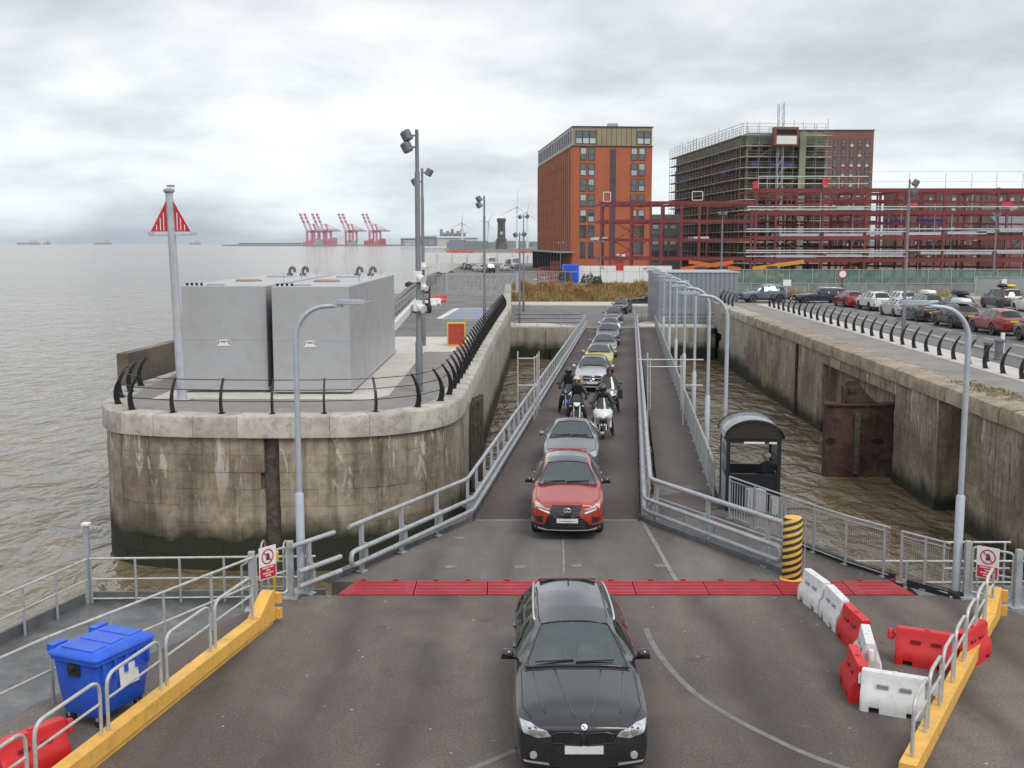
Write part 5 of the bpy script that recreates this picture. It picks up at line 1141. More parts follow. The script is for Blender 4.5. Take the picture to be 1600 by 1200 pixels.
mb = MB(); [mb.tube([(0, y, .73), (.13*math.sin(a), y, .73+.13*math.cos(a))], .012, 5) for a in (0, 2.094, 4.189)]; gl.add('badge_star', mb.mesh('bs'), chrome)
gl.pt('sunroof', [(-.46, 2.2), (.46, 2.2), (.46, 3.5), (-.46, 3.5)], gloss_black, 'top', .004, depth=.01, sub=2); gl.plates(.50, .8); rear_lamps(gl, .5, .8, .9, 1.02); gl.common(); gl.seams()
HAT = dict(L=4.28, w=.895, top_z=1.48, sill=.2, cowl=1.15, wtop=1.95, rtop=3.75, rbase=4.18, roofw=.58, wheels=(.85, 3.46, .32), pillars=[2.45, 3.25], sg=(1.5, 3.8), handles=[2.3, 3.1], bulge=.14, snout=.06, rbulge=.08,
    top=[(0, .72), (.1, .79), (.5, .90), (1.15, 1.02), (1.65, 1.31), (1.95, 1.42), (2.5, 1.48), (3.2, 1.46), (3.75, 1.38), (4.18, 1.03), (4.28, .95)], belt=[(0, .68), (.3, .80), (1.15, .95), (3, 1.0), (4.18, 1.02), (4.28, .93)], plan=[(0, .70), (.1, .79), (.28, .86), (.8, .893), (2, .89), (3.4, .895), (4.0, .84), (4.28, .74)])
hat = Car(HAT); face_basic(hat, .7, .50, .62, .42, .60, .74, .46, .80, (.6, .26, .40)); hat.plates(.44, .72); rear_lamps(hat, .46, .80, .82, .98); hat.pt('rear_bumper_trim', [(-.7, .28), (.7, .28), (.66, .42), (-.66, .42)], blk_plastic, 'rear', .01); hat.common()
suv = Car(dict(SUV, L=4.62)); face_basic(suv, .9, .58, .80, .44, .74, .88, .48, .80, (.6, .34, .48)); suv.plates(.52, .92); rear_lamps(suv, .56, .82, .98, 1.2); suv.pt('rear_bumper_trim', [(-.76, .34), (.76, .34), (.74, .56), (-.74, .56)], blk_plastic, 'rear', .01)
for sx in (-1, 1): mb = MB(); mb.tube(smooth([(sx*.60, 2.2, 1.59), (sx*.61, 2.4, 1.655), (sx*.60, 3.3, 1.66), (sx*.57, 3.85, 1.57)], 5), .018, 8); suv.add('roof_rail', mb.mesh('rr', None, 'all'), silver_trim)
suv.common()
est = Car(dict(EST)); face_basic(est, .7, .50, .64, .42, .58, .72, .46, .82, (.6, .27, .40)); est.plates(.45, .75); rear_lamps(est, .58, .84, .78, 1.0)
for sx in (-1, 1): mb = MB(); mb.tube([(sx*.62, 2.5, 1.46), (sx*.61, 4.3, 1.43)], .014, 8); est.add('roof_rail', mb.mesh('rr'), silver_trim)
est.common()
MPV = dict(L=4.7, w=.94, top_z=1.80, sill=.24, cowl=1.05, wtop=1.95, rtop=4.45, rbase=4.65, roofw=.70, wheels=(.88, 3.85, .34), pillars=[2.5, 3.6], sg=(1.35, 4.4), handles=[2.3, 3.4], bulge=.14, snout=.05, rbulge=.05,
    top=[(0, .88), (.1, .94), (.5, 1.03), (1.05, 1.15), (1.6, 1.56), (1.95, 1.73), (2.5, 1.80), (4.0, 1.80), (4.45, 1.74), (4.65, 1.14), (4.7, 1.05)], belt=[(0, .82), (.3, .92), (1.05, 1.06), (4.65, 1.12), (4.7, 1.05)], plan=[(0, .74), (.1, .82), (.28, .90), (.8, .938), (4.2, .93), (4.7, .86)])
mpv = Car(MPV); face_basic(mpv, .8, .55, .72, .46, .72, .88, .52, .84, (.6, .3, .44)); mpv.plates(.46, .95); rear_lamps(mpv, .74, .90, .95, 1.3); mpv.common()
VAN = dict(L=5.3, w=.99, top_z=2.45, sill=.28, cowl=.95, wtop=1.75, rtop=5.22, rbase=5.27, roofw=.86, wheels=(.95, 4.1, .35), pillars=[], sg=(1.2, 1.9), handles=[1.8], bulge=.12, snout=.04, rbulge=.02,
    top=[(0, 1.05), (.1, 1.1), (.5, 1.2), (.95, 1.36), (1.45, 2.0), (1.75, 2.30), (2.2, 2.45), (5.2, 2.42), (5.27, 2.3), (5.3, 2.2)], belt=[(0, .98), (.3, 1.08), (.95, 1.25), (2.0, 1.35), (5.3, 1.35)], plan=[(0, .82), (.1, .9), (.28, .96), (.8, .985), (5.3, .98)])
van = Car(VAN); face_basic(van, 1, .62, .86, .5, .86, 1.04, .55, .9, (.6, .34, .5)); van.plates(.5); van.common()
QG = 'cars queuing off the bridge'
def qcar(c, px, py, zoff, rz, pm, label, **k):
    z = 0
    for _ in range(4): q_ = at(px, py, z); z = on_bridge(0, q_.y)
    z = max(z, AZ); q_ = at(px, py, z+.0); return c.spawn((q_.x, q_.y, z), rz, pm, label, k.pop('cat', 'car'), QG, **k)
qcar(gl, 925, 613, 0, R(-6), silver_paint, 'silver SUV with a round star badge right behind the motorcyclists', name='suv_car', roof_m=gloss_black)
qcar(hat, 935, 580, 0, R(-6), yel_paint, 'lime yellow car behind the silver SUV', name='hatchback_car', roof_m=gloss_black)
qcar(sed, 943, 559, 0, R(-6), grey_paint, 'grey saloon behind the lime yellow car', name='saloon_car')
qcar(suv, 949, 541, 0, R(-6), dkgrey, 'dark grey car fourth behind the motorcyclists with its windscreen catching the sky', name='suv_car')
qcar(hat, 953, 525, 0, R(-6), white_p, 'white car half hidden near the head of the bridge', name='hatchback_car', roof_m=gloss_black)
qcar(suv, 957, 508, 0, R(-8), dkgrey, 'grey SUV on the apron entering the bridge', name='suv_car')
qcar(suv, 966, 491, 0, R(-16), blk_paint, 'black SUV turning on the apron behind the queue', name='suv_car')
q_ = at(1012, 476, AZ); t2 = est.spawn((q_.x-2.4, q_.y, AZ), R(-80+180) if 0 else R(-80), blk_paint, 'black estate car crossing the apron beside the grey shed', 'car', QG, name='estate_car')
# --- cars parked and waiting on the quay
CG = 'cars waiting on the quay'
def pcar(c, px, py, rz, pm, label, z=QZ, name='parked_car', cat='car', gr=CG, mid=False, **k):   # px, py: middle of the rear bumper on the ground (or of the car)
    q_ = at(px, py, z); o = q_-Vector((-math.sin(rz), math.cos(rz), 0))*c.S['L']*(.5 if mid else 1)
    return c.spawn((o.x, o.y, z), rz, pm, label, cat, gr, name=name, **k)
RZ = R(181)
pcar(suv, 1194, 472, R(-82), slate, 'blue-grey SUV side-on beyond the white sign board', mid=True)
pcar(est, 1282, 473, R(-84), navy, 'dark navy estate car side-on between the blue-grey SUV and the red hatchback', mid=True)
pcar(hat, 1338, 481, RZ, crim, 'small dark red hatchback at the far end of the waiting row')
pcar(suv, 1380, 487, RZ, white_p, 'white crossover in the waiting row beside the red hatchback')
pcar(est, 1420, 482, RZ, white_p, 'white estate car behind the white crossover')
pcar(hat, 1418, 496, RZ, silver_paint, 'silver hatchback in the waiting row beside the light mast')
pcar(est, 1460, 488.5, RZ, grey_paint, 'grey estate carrying a white roof box behind the silver hatchback')
pcar(hat, 1456, 504, RZ, blk_paint, 'black hatchback in the waiting row left of the black SUV')
pcar(suv, 1512, 496, RZ, dkgrey, 'dark grey SUV with a black roof box in the second row')
pcar(suv, 1516, 515, RZ, blk_paint, 'black SUV in the waiting row with a pale roof box')
pcar(suv, 1583, 526, RZ, crim, 'large red SUV in the waiting row nearest the railing bollards')
pcar(suv, 1665, 541, RZ, dkgrey, 'dark car cut off by the right edge of the picture')
pcar(mpv, 1582, 484, RZ, dkgrey, 'dark grey people carrier with yellow kit on its roof')
pcar(hat, 1630, 489, RZ, white_p, 'white car at the right edge beside the people carrier')
def roofbox(px, py, back, z, m, label):
    q_ = at(px, py, QZ)+Vector((0, back, z)); o8 = ((-1, -.8), (-.6, -1), (.8, -1), (1, -.6), (1, .6), (.8, 1), (-.6, 1), (-1, .8))
    mb = loft([[(x*.9, y*.38, .0) for x, y in o8], [(x*.95, y*.42, .14) for x, y in o8], [(x*.8, y*.34, .32) for x, y in o8]])
    o = link('roof_box', mb.mesh('roof_box', None, True), m, None, q_); o.rotation_euler = (0, 0, RZ+math.pi/2); return tag(o, label, 'roof box')
roofbox(1460, 488.5, 1.6, 1.46, white_plain, 'white roof box on the grey estate in the second row')
roofbox(1516, 515, 1.7, 1.66, plastic_white, 'pale roof box on the black SUV in the waiting row')
roofbox(1512, 496, 1.7, 1.66, blk_plastic, 'black roof box on the dark grey SUV in the second row')
for i, (m_, sz, lb) in enumerate(((blk_plastic, (.9, .9, .4), 'black bag on the roof of the people carrier'), (plate_y, (1.0, 1.0, .3), 'yellow kit on the roof of the people carrier'))):
    q_ = at(1582, 484, QZ)+Vector((-.38+.8*i, 1.4+.2*i, 1.81)); mb = MB(); mb.ball((q_.x, q_.y, q_.z+sz[2]/2), (sz[0]/2, sz[1]/2, sz[2]/2), 12); solo('roof_luggage', mb, m_, lb, 'luggage', None, True)
# --- small cars far off on the city road
FG = 'cars on the far road'
random.seed(3)
for (c, px, py, rz, pm, lb) in ((hat, 726, 420, 190, navy, 'dark blue car parked left of the others beyond the gates'), (hat, 731, 422, 185, dkgrey, 'grey car beside the dark blue one beyond the gates'), (est, 749, 424, 200, silver_paint, 'silver car beyond the middle light mast'),
    (mpv, 763, 426, 195, blk_paint, 'black people carrier beyond the gates'), (hat, 789, 423, 190, white_p, 'white car on the far road left of the white van'), (van, 768, 417, 8, white_p, 'white van facing the gates on the far road'),
    (van, 806, 419, 5, white_p, 'large white van on the far road beside the mast'), (hat, 686, 404, 100, dkgrey, 'lone dark car in front of the far white hoarding'), (est, 795, 413, 185, dkgrey, 'dark grey car behind the white car on the far road')):
    pcar(c, px, py, R(rz), pm, lb, 1.49, 'van' if c is van else 'distant_car', mid=True, cat='van' if c is van else 'car', gr=FG)
# ================================================================== PIER AND QUAY FURNITURE
def blade_mesh(h=1.15, lean=.26, bow=.13):
    L_, R_ = [], []
    for k in range(9):
        f = k/8; u = -bow*math.sin(f*math.pi)*.9+lean*f*f; z = h*f; wd = .22-.14*f; L_.append((u-wd/2, z)); R_.append((u+wd/2, z))
    mb = MB()
    for k in range(8):
        q = [L_[k], R_[k], R_[k+1], L_[k+1]]; mb.add([(0-.03, x, z) for x, z in q]+[(.03, x, z) for x, z in q], [(3, 2, 1, 0), (4, 5, 6, 7), (0, 4, 7, 3), (1, 2, 6, 5)]+([(0, 1, 5, 4)] if k == 0 else [])+([(3, 7, 6, 2)] if k == 7 else []))
    mb.box((0, 0, .012), (.16, .26, .024)); me = mb.mesh('post'); me.materials.append(black_iron); return me
blade = blade_mesh()
def rail_off(h, lean=.26, bow=.13): f = h/1.15; return -bow*math.sin(f*math.pi)*.9+lean*f*f
def blade_railing(label, pts, inl, step, heights=(.42, .78, 1.1)):
    pts = [V3(q) for q in pts]; t = thing('quay_railing', label, 'railing', pts[0])
    pos_ = along(pts, step, 0)
    for q, d in pos_:
        n = Vector((-d.y, d.x, 0))*inl; inst('post', blade, t, q-t.location, math.atan2(n.y, n.x)-math.pi/2)
    for h in heights:
        line = [q+Vector((-d.y, d.x, 0))*inl*rail_off(h)+Z3(h) for q, d in pos_]; mb = MB(); mb.tube(line, .016, 6); wpart('rail', mb, black_iron, t, True)
    return t
sa = s_near(-15.1, 44.2)
blade_railing('black railing with curved blade posts round the pier nose and along its dock edge', [pier_at(sa+k*.5, .42)+Z3(QZ) for k in range(int((S_B-sa)/.5))], 1, 1.72)
blade_railing('black railing with curved blade posts along the paved edge of the right quay', [FX0-fd*6+fn*.1, FX1+fd*1.0+fn*.1], -1, 2.0, (.42, .8))
q0 = at(1200, 474, QZ); blade_railing('short black railing with curved posts closing the far end of the right quay', [Vector((19.9, 101, QZ)), Vector((20.3, 108, QZ)), Vector((20.6, 118, QZ))], -1, 2.6, (.42, .78, 1.1))
# plain three-bar railings on the dock head wall
def bar_rail(label, a, b_, h=1.1, step=2.2):
    t = pipe_rail(label, [a, b_], h, step, (.35, .72), name='dock_railing', m=black_iron, r_=.03)
    return t
bar_rail('black three-bar railing on the dock head wall left of the bridge', (.2, 106.3, AZ+.12), (6.6, 106.3, AZ+.12))
bar_rail('black three-bar railing on the dock head wall right of the walkway', (14.1, 106.3, AZ+.12), (19.2, 106.3, AZ+.12))
pipe_rail('white curved guard rail where the walkway meets the apron', smooth([(11.95, 106.4, AZ+.1), (11.9, 109, AZ+.1), (12.3, 112, AZ+.1), (13.4, 113.6, AZ+.1), (15, 114, AZ+.1)], 4), 1.1, 1.2, (.55,), m=white_plain)
pipe_rail('galvanised guard rail where the left bridge barrier meets the apron', [(6.9, 106.2, AZ), (6.2, 109.5, AZ+.1)], 1.1, 1.4, (.55,))
# tanks
def tank(x0, x1, y0, y1, label):
    z0, z1 = QZ+.08, QZ+4.06; c = Vector(((x0+x1)/2, (y0+y1)/2, QZ)); t = thing('storage_tank', label, 'tank', c, 0, 'grey steel tanks on the pier'); hx, hy, H_ = (x1-x0)/2, (y1-y0)/2, z1-QZ
    part('shell', loft([rrect(hx, hy, .08, .02, 1), rrect(hx, hy, H_-.03, .02, 1), rrect(hx-.03, hy-.03, H_, .02, 1)]), tank_grey, t)
    mb = MB(); mb.box((0, 0, .04), (2*hx-.2, 2*hy-.2, .08)); part('plinth', mb, concrete, t)
    mb = MB(); mb.box((0, -hy-.004, 2.02), (2*hx-.02, .01, .018)); mb.box((hx+.004, 0, 2.02), (.01, 2*hy-.02, .018)); part('seam', mb, tank_grey, t)
    mb = MB(); mb.plate([(-.26, -.12), (.26, -.12), (.22, .12), (-.22, .12)], (-.05, -hy-.012, 1.9), (1, 0, 0), (0, 0, 1), .01); nt_ = part('notice', mb, sticker, t)
    for sx in (-1, 1): mb = MB(); mb.plate([(sx*.21, -.06), (sx*.24, -.06), (sx*.18, .10), (sx*.14, .10)], (-.05, -hy-.02, 1.9), (1, 0, 0), (0, 0, 1), .006); part('notice_bar', mb, sign_dark, nt_)
    mb = MB(); mb.plate([(-.12, .02), (.12, .02), (.10, .06), (-.10, .06)], (-.05, -hy-.02, 1.9), (1, 0, 0), (0, 0, 1), .006); part('notice_line', mb, sign_dark, nt_)
    for y in (-hy+4, -hy+8, -hy+12): mb = MB(); mb.box((hx+.004, y, H_/2), (.01, .02, H_-.2)); part('seam', mb, tank_grey, t)
    mb = MB(); mb.box((0, -hy-.02, .14), (2*hx+.06, .08, .1)); mb.box((hx+.02, 0, .14), (.08, 2*hy, .1)); part('base_flange', mb, tank_grey, t)
    for k in range(4): mb = MB(); mb.lathe([(.05, 0), (.05, .1)], 8, (-hx+.2+k*.18, -hy+.15, H_)); part('lifting_stud', mb, black_iron, t)
    for y, m_ in ((-hy+5, mat('rust_plate', (.30, .22, .15), .8)), (-hy+11, galv)): mb = MB(); mb.lathe([(.55, 0), (.55, .05), (.5, .08)], 16, (-.2, y, H_)); part('manhole', mb, m_, t)
    mb = MB(); mb.box((-.35, -hy+.3, H_+.03), (.55, .5, .06)); part('hatch', mb, tank_grey, t)
    vg_ = mat('vent_bronze', (.14, .14, .11), .5, .4)
    for x in (-.1, .55): mb = MB(); mb.tube(smooth([(x, hy-2.5, H_), (x, hy-2.5, H_+.26), (x+.1, hy-2.5, H_+.4), (x+.22, hy-2.5, H_+.34), (x+.24, hy-2.5, H_+.16)], 4), .075, 8); mb.lathe([(.16, 0), (.16, .12)], 10, (x, hy-2.5, H_)); part('vent_pipe', mb, vg_, t, True)
    for y in (-3, 1, 5): mb = MB(); mb.tube([(hx-.3, y, H_), (hx-.3, y, H_+.35)], .02, 6); part('stay_pin', mb, galv, t)
    return t
tank(-12.5, -9.3, 42.4, 58.2, 'left one of the two big grey steel tanks on the pier')
tank(-8.98, -6.08, 41.9, 58.0, 'right one of the two big grey steel tanks on the pier')
# day mark
t_ = thing('day_mark', 'tall grey pole with a red triangular beacon mark beside the left tank', 'beacon', (-11.97, 40.28, QZ))
mb = MB(); mb.tube([(0, 0, 0), (-.2, 0, 7.45)], [.17, .13], 14); mb.box((0, 0, .02), (.6, .6, .04)); part('pole', mb, mat('marker_grey', (.42, .45, .49), .45, .1), t_, True)
mb = MB(); mb.lathe([(.15, 0), (.2, .05), (.2, .12), (.14, .16)], 14, (-.2, 0, 7.42)); mb.box((-.12, -.05, 7.66), (.26, .1, .08)); part('lantern', mb, galv, t_, True)
for sx in (-1, 1):
    ox = -.185; mb = MB(); mb.plate([(sx*.12, 0), (sx*.72, 0), (sx*.12, 1.12)], (ox, .0, 6.06), (1, 0, 0), (0, 0, 1), .03); tp = part('triangle_half', mb, sign_red, t_)
    for k, (x, h_) in enumerate(((.24, .62), (.36, .44), (.50, .2))): mb = MB(); mb.box((ox+sx*x, -.02, 6.1+h_/2), (.03, .012, h_)); part('white_slot', mb, sticker, tp)
    mb = MB(); mb.bar((ox+sx*.13, -.02, 7.16), (ox+sx*.74, -.02, 6.05), .02, .03); part('edge_trim', mb, sticker, tp)
mb = MB(); mb.bar((-.95, -.02, 5.93), (.62, -.02, 5.95), .12, .05); part('yard', mb, galv, t_)
for sx, c_ in ((-.9, 0), (.62, 0)): mb = MB(); mb.box((sx, -.02, 6.0), (.2, .1, .1)); part('side_light', mb, galv_pale, t_)
# parapet along the river, white kerb wall and its rail
pts_ = [(-15.6, 44.6), (-15.2, 52), (-8.45, 74), (-8.7, 80), (-10.2, 110), (-11.0, 140), (-11.5, 168)]
t_ = thing('river_parapet', 'low brown concrete parapet wall along the river side of the promenade', 'parapet wall', (-9, 80, QZ)); rpar = mat('brown_parapet', (.19, .155, .125), .9, 0, .3, .5, .4, 10, dirt=((.09, .09, .06), .5), world=True)
for a, b_ in zip(pts_, pts_[1:]): mb = MB(); mb.bar((a[0], a[1], QZ+.62), (b_[0], b_[1], QZ+.62), .45, 1.3); wpart('wall_section', mb, rpar, t_)
mb = MB(); mb.prism([(-7.9, 73), (-7.55, 73), (-9.0, 112), (-9.35, 112)], QZ-.1, QZ+.55); struct('white_kerb_wall', mb, white_plain)
pipe_rail('pale railing on the white kerb wall along the promenade', [(-7.8, 73.5, QZ+.55), (-9.2, 111, QZ+.55)], 1.0, 1.9, (.5,), m=galv)
# light masts
mg = 'light masts with drum floodlights'
def mast(loc, top, label, heads=((-1, 0), (-1, -.42)), cam_box=False, r_=.1, face=0.0, m=mast_grey, hs=1.0):
    t = thing('light_mast', label, 'light mast', loc, face, mg); H_ = top
    mb = MB(); mb.tube([(0, 0, 0), (0, 0, 1.9), (0, 0, 1.95), (0, 0, H_*.84), (0, 0, H_*.845), (0, 0, H_)], [r_*1.25, r_*1.2, r_*.95, r_*.85, r_*.65, r_*.6], 12); part('column', mb, m, t, True)
    for i, (sx, dz) in enumerate(heads):
        z = H_-.22*hs+dz*hs; mb = MB(); mb.bar((0, 0, z), (sx*.22*hs, 0, z), .06, .06); M = Matrix.Rotation(R(118), 4, (0, 1, 0)) if sx < 0 else Matrix.Rotation(R(62), 4, (0, 1, 0))
        M = Matrix.Rotation(R(28)*sx, 4, 'Y'); mb.lathe([(.12*hs, -.2*hs), (.2*hs, -.16*hs), (.2*hs, .16*hs), (.15*hs, .2*hs)], 14, (sx*.38*hs, 0, z), M); f = part('floodlight', mb, m, t, True)
        mb = MB(); mb.lathe([(.17*hs, -.205*hs), (.16*hs, -.2*hs)], 14, (sx*.38*hs, 0, z), M); part('lens', mb, lens_m, f)
    if cam_box:
        for z, sx in ((4.4, 1), (3.3, -1)):
            mb = MB(); mb.box((0, -.12, z), (.3, .12, .42)); mb.tube([(0, -.1, z), (sx*.0+.22, -.3, z-.12)], [.1, .16], 10); part('camera_box', mb, white_plain, t, True)
    return t
mast((-3.55, 42.6, QZ), 9.85, 'tallest light mast on the pier nose, with two drum floodlights and white camera boxes', cam_box=True, r_=.115)
mast((-4.9, 62.0, QZ), 9.7, 'second light mast close behind the tallest one on the pier', heads=((-1, -.5), (1, .0)), cam_box=True)
mast((-1.95, 79.6, QZ), 8.95, 'light mast standing at the dock edge between the pier and the far gates')
mast((.75, 110.6, AZ), 9.0, 'light mast at the apron left of the bridge head', heads=((-1, 0), (1, 0.05)), hs=1.1)
mast((1.35, 131, AZ), 11.2, 'light mast just behind the one at the apron', heads=((-1, 0), (1, 0.05)), hs=1.1)
mast((24.5, 70, QZ), 9.55, 'light mast on the right quay in front of the silver hatchback', heads=((1, .0), (1, -.5)))
mast((56.5, 132, QZ), 9.2, 'light mast in front of the right end of the steel frame', heads=((-1, 0), (1, 0)))
mast((23.8, 128, QZ), 9.2, 'light mast behind the grey shed', heads=((-1, 0), (1, 0)))
mast((6.8, 158, 1.47), 6.0, 'slim lamp column on the far road before the brick block', heads=((-1, 0), (1, 0)), r_=.06)
mast((12.4, 158, 1.47), 6.2, 'slim lamp column in front of the white hoarding', heads=((-1, 0), (1, 0)), r_=.06)
# grit bin / rescue board, forklift, cones, bollards, signs
t_ = thing('equipment_cabinet', 'yellow framed red equipment cabinet beside the dock railing', 'cabinet', (-3.1, 62, QZ), R(4))
mb = MB(); mb.box((0, 0, .62), (.86, .4, 1.16)); part('panel', mb, mat('cabinet_red', (.40, .05, .035), .6, 0, .2, 4), t_)
mb = MB()
for x in (-1, 1): mb.box((x*.47, 0, .64), (.07, .46, 1.28))
part('side_frame', mb, mat('cabinet_yellow', (.68, .42, .02), .5), t_)['kind'] = 'stuff'
for z in (.05, 1.25): mb = MB(); mb.box((0, 0, z), (.87, .46, .07)); part('cross_frame', mb, MT['cabinet_yellow'], t_)
mb = MB(); mb.tube([(.5, .1, 1.25), (.55, .1, 1.6), (.7, .1, 1.7)], .03, 6); part('hook', mb, MT['cabinet_yellow'], t_)
t_ = thing('utility_cart', 'small dark utility tractor parked on the promenade behind the masts', 'vehicle', (-7.3, 92, QZ))
mb = MB(); mb.box((0, 0, .55), (1.15, 1.9, .55)); mb.box((0, .3, .95), (1.1, .9, .4)); part('body', mb, blk_plastic, t_); mb = MB(); mb.box((0, -.96, .95), (1.0, .1, .25)); part('pale_panel', mb, white_plain, t_)
for x in (-.5, .5):
    for y in (-.1, .9): mb = MB(); mb.bar((x, y, 1.1), (x, y, 2.1), .06, .06); part('roll_bar', mb, black_iron, t_)
mb = MB(); mb.box((0, .4, 2.12), (1.1, 1.2, .06)); part('canopy', mb, blk_plastic, t_)
for x in (-.55, .55):
    for y in (-.6, .65): mb = MB(); mb.lathe([(.2, -.1), (.3, -.08), (.3, .08), (.2, .1)], 14, (x, y, .3), RY); part('wheel', mb, tyre_m, t_, True)
for i, (x, y, c) in enumerate(((-7.4, 101, plastic_white), (-7.1, 103.5, plastic_white), (-7.2, 106, plastic_red), (-6.9, 108, plastic_red))):
    barrier((x-.4, y, 0), (x+.4, y+.3, 0), c, ['nearer of two distant white barriers on the promenade', 'farther of two distant white barriers on the promenade', 'nearer of two distant red barriers by the promenade gate', 'farther of two distant red barriers by the promenade gate'][i]).location.z = QZ
for i, (x, y) in enumerate(((22.8, 53.6), (23.75, 54.4))):
    t_ = thing('bollard', ['dark round bollard with a flat cap on the white paving', 'taller grey round bollard with a domed cap on the white paving'][i], 'bollard', (x, y, QZ)); r_ = (.12, .2)[i]; h_ = (1.0, 1.05)[i]
    mb = MB(); mb.lathe([(r_*1.3, 0), (r_*1.3, .08), (r_, .12), (r_, h_*.8)], 14); part('shaft', mb, [black_iron, mast_grey][i], t_, True); mb = MB(); mb.lathe([(r_*1.05, h_*.8), (r_*1.3, h_*.86), (r_*1.25, h_*.94), (r_*.3, h_)], 14); part('cap', mb, mast_grey, t_, True)
mb = MB(); mb.box((25.7, 58.5, QZ+.5), (.16, .16, 1.0)); solo('marker_post', mb, white_plain, 'white square marker post at the right edge of the quay road', 'post')
t_ = thing('round_sign', 'round white road sign with red rim on a black post by the mesh fence', 'sign', (37.3, 127, QZ)); mb = MB(); mb.tube([(0, 0, 0), (0, 0, 2.0)], .06, 8); part('post', mb, black_iron, t_)
mb = MB(); mb.lathe([(.52, 0), (.52, .03)], 20, (0, -.1, 2.2), Matrix.Rotation(math.pi/2, 4, 'X')); rs_ = part('rim', mb, sign_red, t_); mb = MB(); mb.lathe([(.38, .03), (.38, .04)], 20, (0, -.1, 2.2), Matrix.Rotation(math.pi/2, 4, 'X')); part('face', mb, sticker, rs_)
t_ = thing('notice_board', 'plain white square notice board on a pole behind the quay railing', 'sign', (25.2, 103, QZ)); mb = MB(); mb.tube([(0, 0, 0), (0, 0, 1.9)], .035, 8); part('post', mb, galv, t_); mb = MB(); mb.box((0, -.06, 2.05), (.72, .03, .58)); part('board', mb, sticker, t_)
# shed at the bridge head
t_ = thing('corrugated_shed', 'tall grey ribbed steel shed at the landward end of the walkway', 'shed', (18.1, 113.2, AZ)); SW, SD_, SH = 7.8, 8.4, 5.1; shed_m = mat('shed_sheet', (.24, .265, .295), .5, .25, .1, .7)
mb = MB(); mb.box((0, 0, SH/2), (SW-.1, SD_-.1, SH)); part('core', mb, shed_m, t_)
mb = MB(); mb.box((0, 0, .27), (.36, .06, .0001)); rib = MB(); rib.prism([(-.21, 0), (.21, 0), (.17, -.05), (-.17, -.05)], 0, SH); rme = rib.mesh('sheet_rib'); rme.materials.append(shed_m)
for k in range(17): inst('sheet_rib', rme, t_, (-SW/2+.25+k*.456, -SD_/2+.05, 0))
for k in range(18): inst('sheet_rib', rme, t_, (-SW/2+.05, -SD_/2+.3+k*.456, 0), -math.pi/2)
mb = MB(); mb.box((0, 0, SH+.06), (SW+.16, SD_+.16, .12)); part('roof_trim', mb, lamp_grey, t_)
mb = MB(); fr4 = [(-2.1, 3.1), (-1.0, 3.1), (-1.0, 4.3), (-2.1, 4.3)]
for (a, b_) in zip(fr4, fr4[1:]+fr4[:1]): mb.bar((a[0], -SD_/2-.04, a[1]), (b_[0], -SD_/2-.04, b_[1]), .06, .09)
part('square_frame', mb, white_plain, t_)['kind'] = 'stuff'
mb = MB(); mb.box((-3.4, -SD_/2-.06, 1.5), (.12, .08, .16)); part('wall_lamp', mb, white_plain, t_)
# rusted gate leaf in its recess on the right quay
GY = 52.2; gx0, gx1 = 14.75, 18.3; gtop = aty(1340, 632, GY).z
t_ = thing('rusted_lock_gate', 'rusted iron sluice gate leaf standing out from the quay recess', 'lock gate', (16.6, GY, WZ))
mb = MB(); mb.box((16.9, GY, (gtop+WZ-1)/2), (4.3, .5, gtop-WZ+1)); wpart('leaf', mb, rust, t_)
mb = MB(); mb.box((16.9, GY, gtop+.03), (4.4, .7, .1)); wpart('top_plate', mb, rust, t_)
for x in (16.2, 18.4): mb = MB(); mb.box((x, GY-.31, (gtop+WZ)/2-.1), (.26, .14, gtop-WZ-.5)); wpart('fender', mb, timber, t_)
for x, w_ in ((15.0, .5), (17.2, .62)): mb = MB(); mb.plate([(w_/2*math.cos(a)+.0, .15*math.sin(a)) for a in [k*math.pi/6 for k in range(12)]], (x, GY-.256, -2.0), (1, 0, 0), (0, 0, 1), .02); wpart('slot', mb, dark_gap, t_)
mb = MB(); mb.plate([(-.55, 0), (1.15, 0), (.9, .12), (.1, 1.0), (-.1, 1.12), (-.4, 1.1), (-.6, .85)], (16.1, GY-.02, gtop+.05), (1, 0, 0), (0, 0, 1), .34); wpart('bracket', mb, rust_dark, t_)
for z, r_ in ((.22, .3), (.72, .18)): mb = MB(); mb.lathe([(r_, 0), (r_, .08), (r_*.55, .1)], 16, (15.95, GY-.2, gtop+z), Matrix.Rotation(math.pi/2, 4, 'X')); wpart('sheave', mb, rust_dark, t_, True)
for k in range(3): mb = MB(); mb.box((18.2+.22*k, GY+.3+.5*k, (WZ+gtop)/2), (.16, .3, gtop-WZ)); wpart('guide_timber', mb, timber, t_)
rw_ = MB(); rw_.prism([(rq(50.9, .8).x, 50.9), (rq(64.7, .8).x, 64.7), (rq(64.7, 1.38).x, 64.7), (rq(50.9, 1.38).x, 50.9)], WZ-1, .36); struct('recess_wall', rw_, quay_stone)
# ladder rung recess and pipes on the dock walls
mb = MB(); mb.tube([(rq(71).x-.1, 71, .9), (rq(71).x-.1, 71, WZ)], .09, 8); solo('drain_pipe', mb, rust_dark, 'dark vertical drain pipe down the right quay wall', 'pipe', None, True)
mb = MB(); mb.lathe([(.3, 0), (.34, .1), (.2, .5)], 12, (19.0, 105.6, -1.2)); solo('wall_valve', mb, black_iron, 'black round fitting in the far dock corner', 'fitting', None, True)
for i, k in enumerate((0, 1)):
    mb = MB(); x = -1.55+.05*k
    for j in range(3): mb.box((-1.55+.12*j-.05, 46.2+.55*j+1.2*k, -1.6), (.22, .26, 4.6))
    solo('timber_fender', mb, timber, ['nearer dark timber fender against the dock side of the pier', 'farther dark timber fender against the dock side of the pier'][i], 'fender')
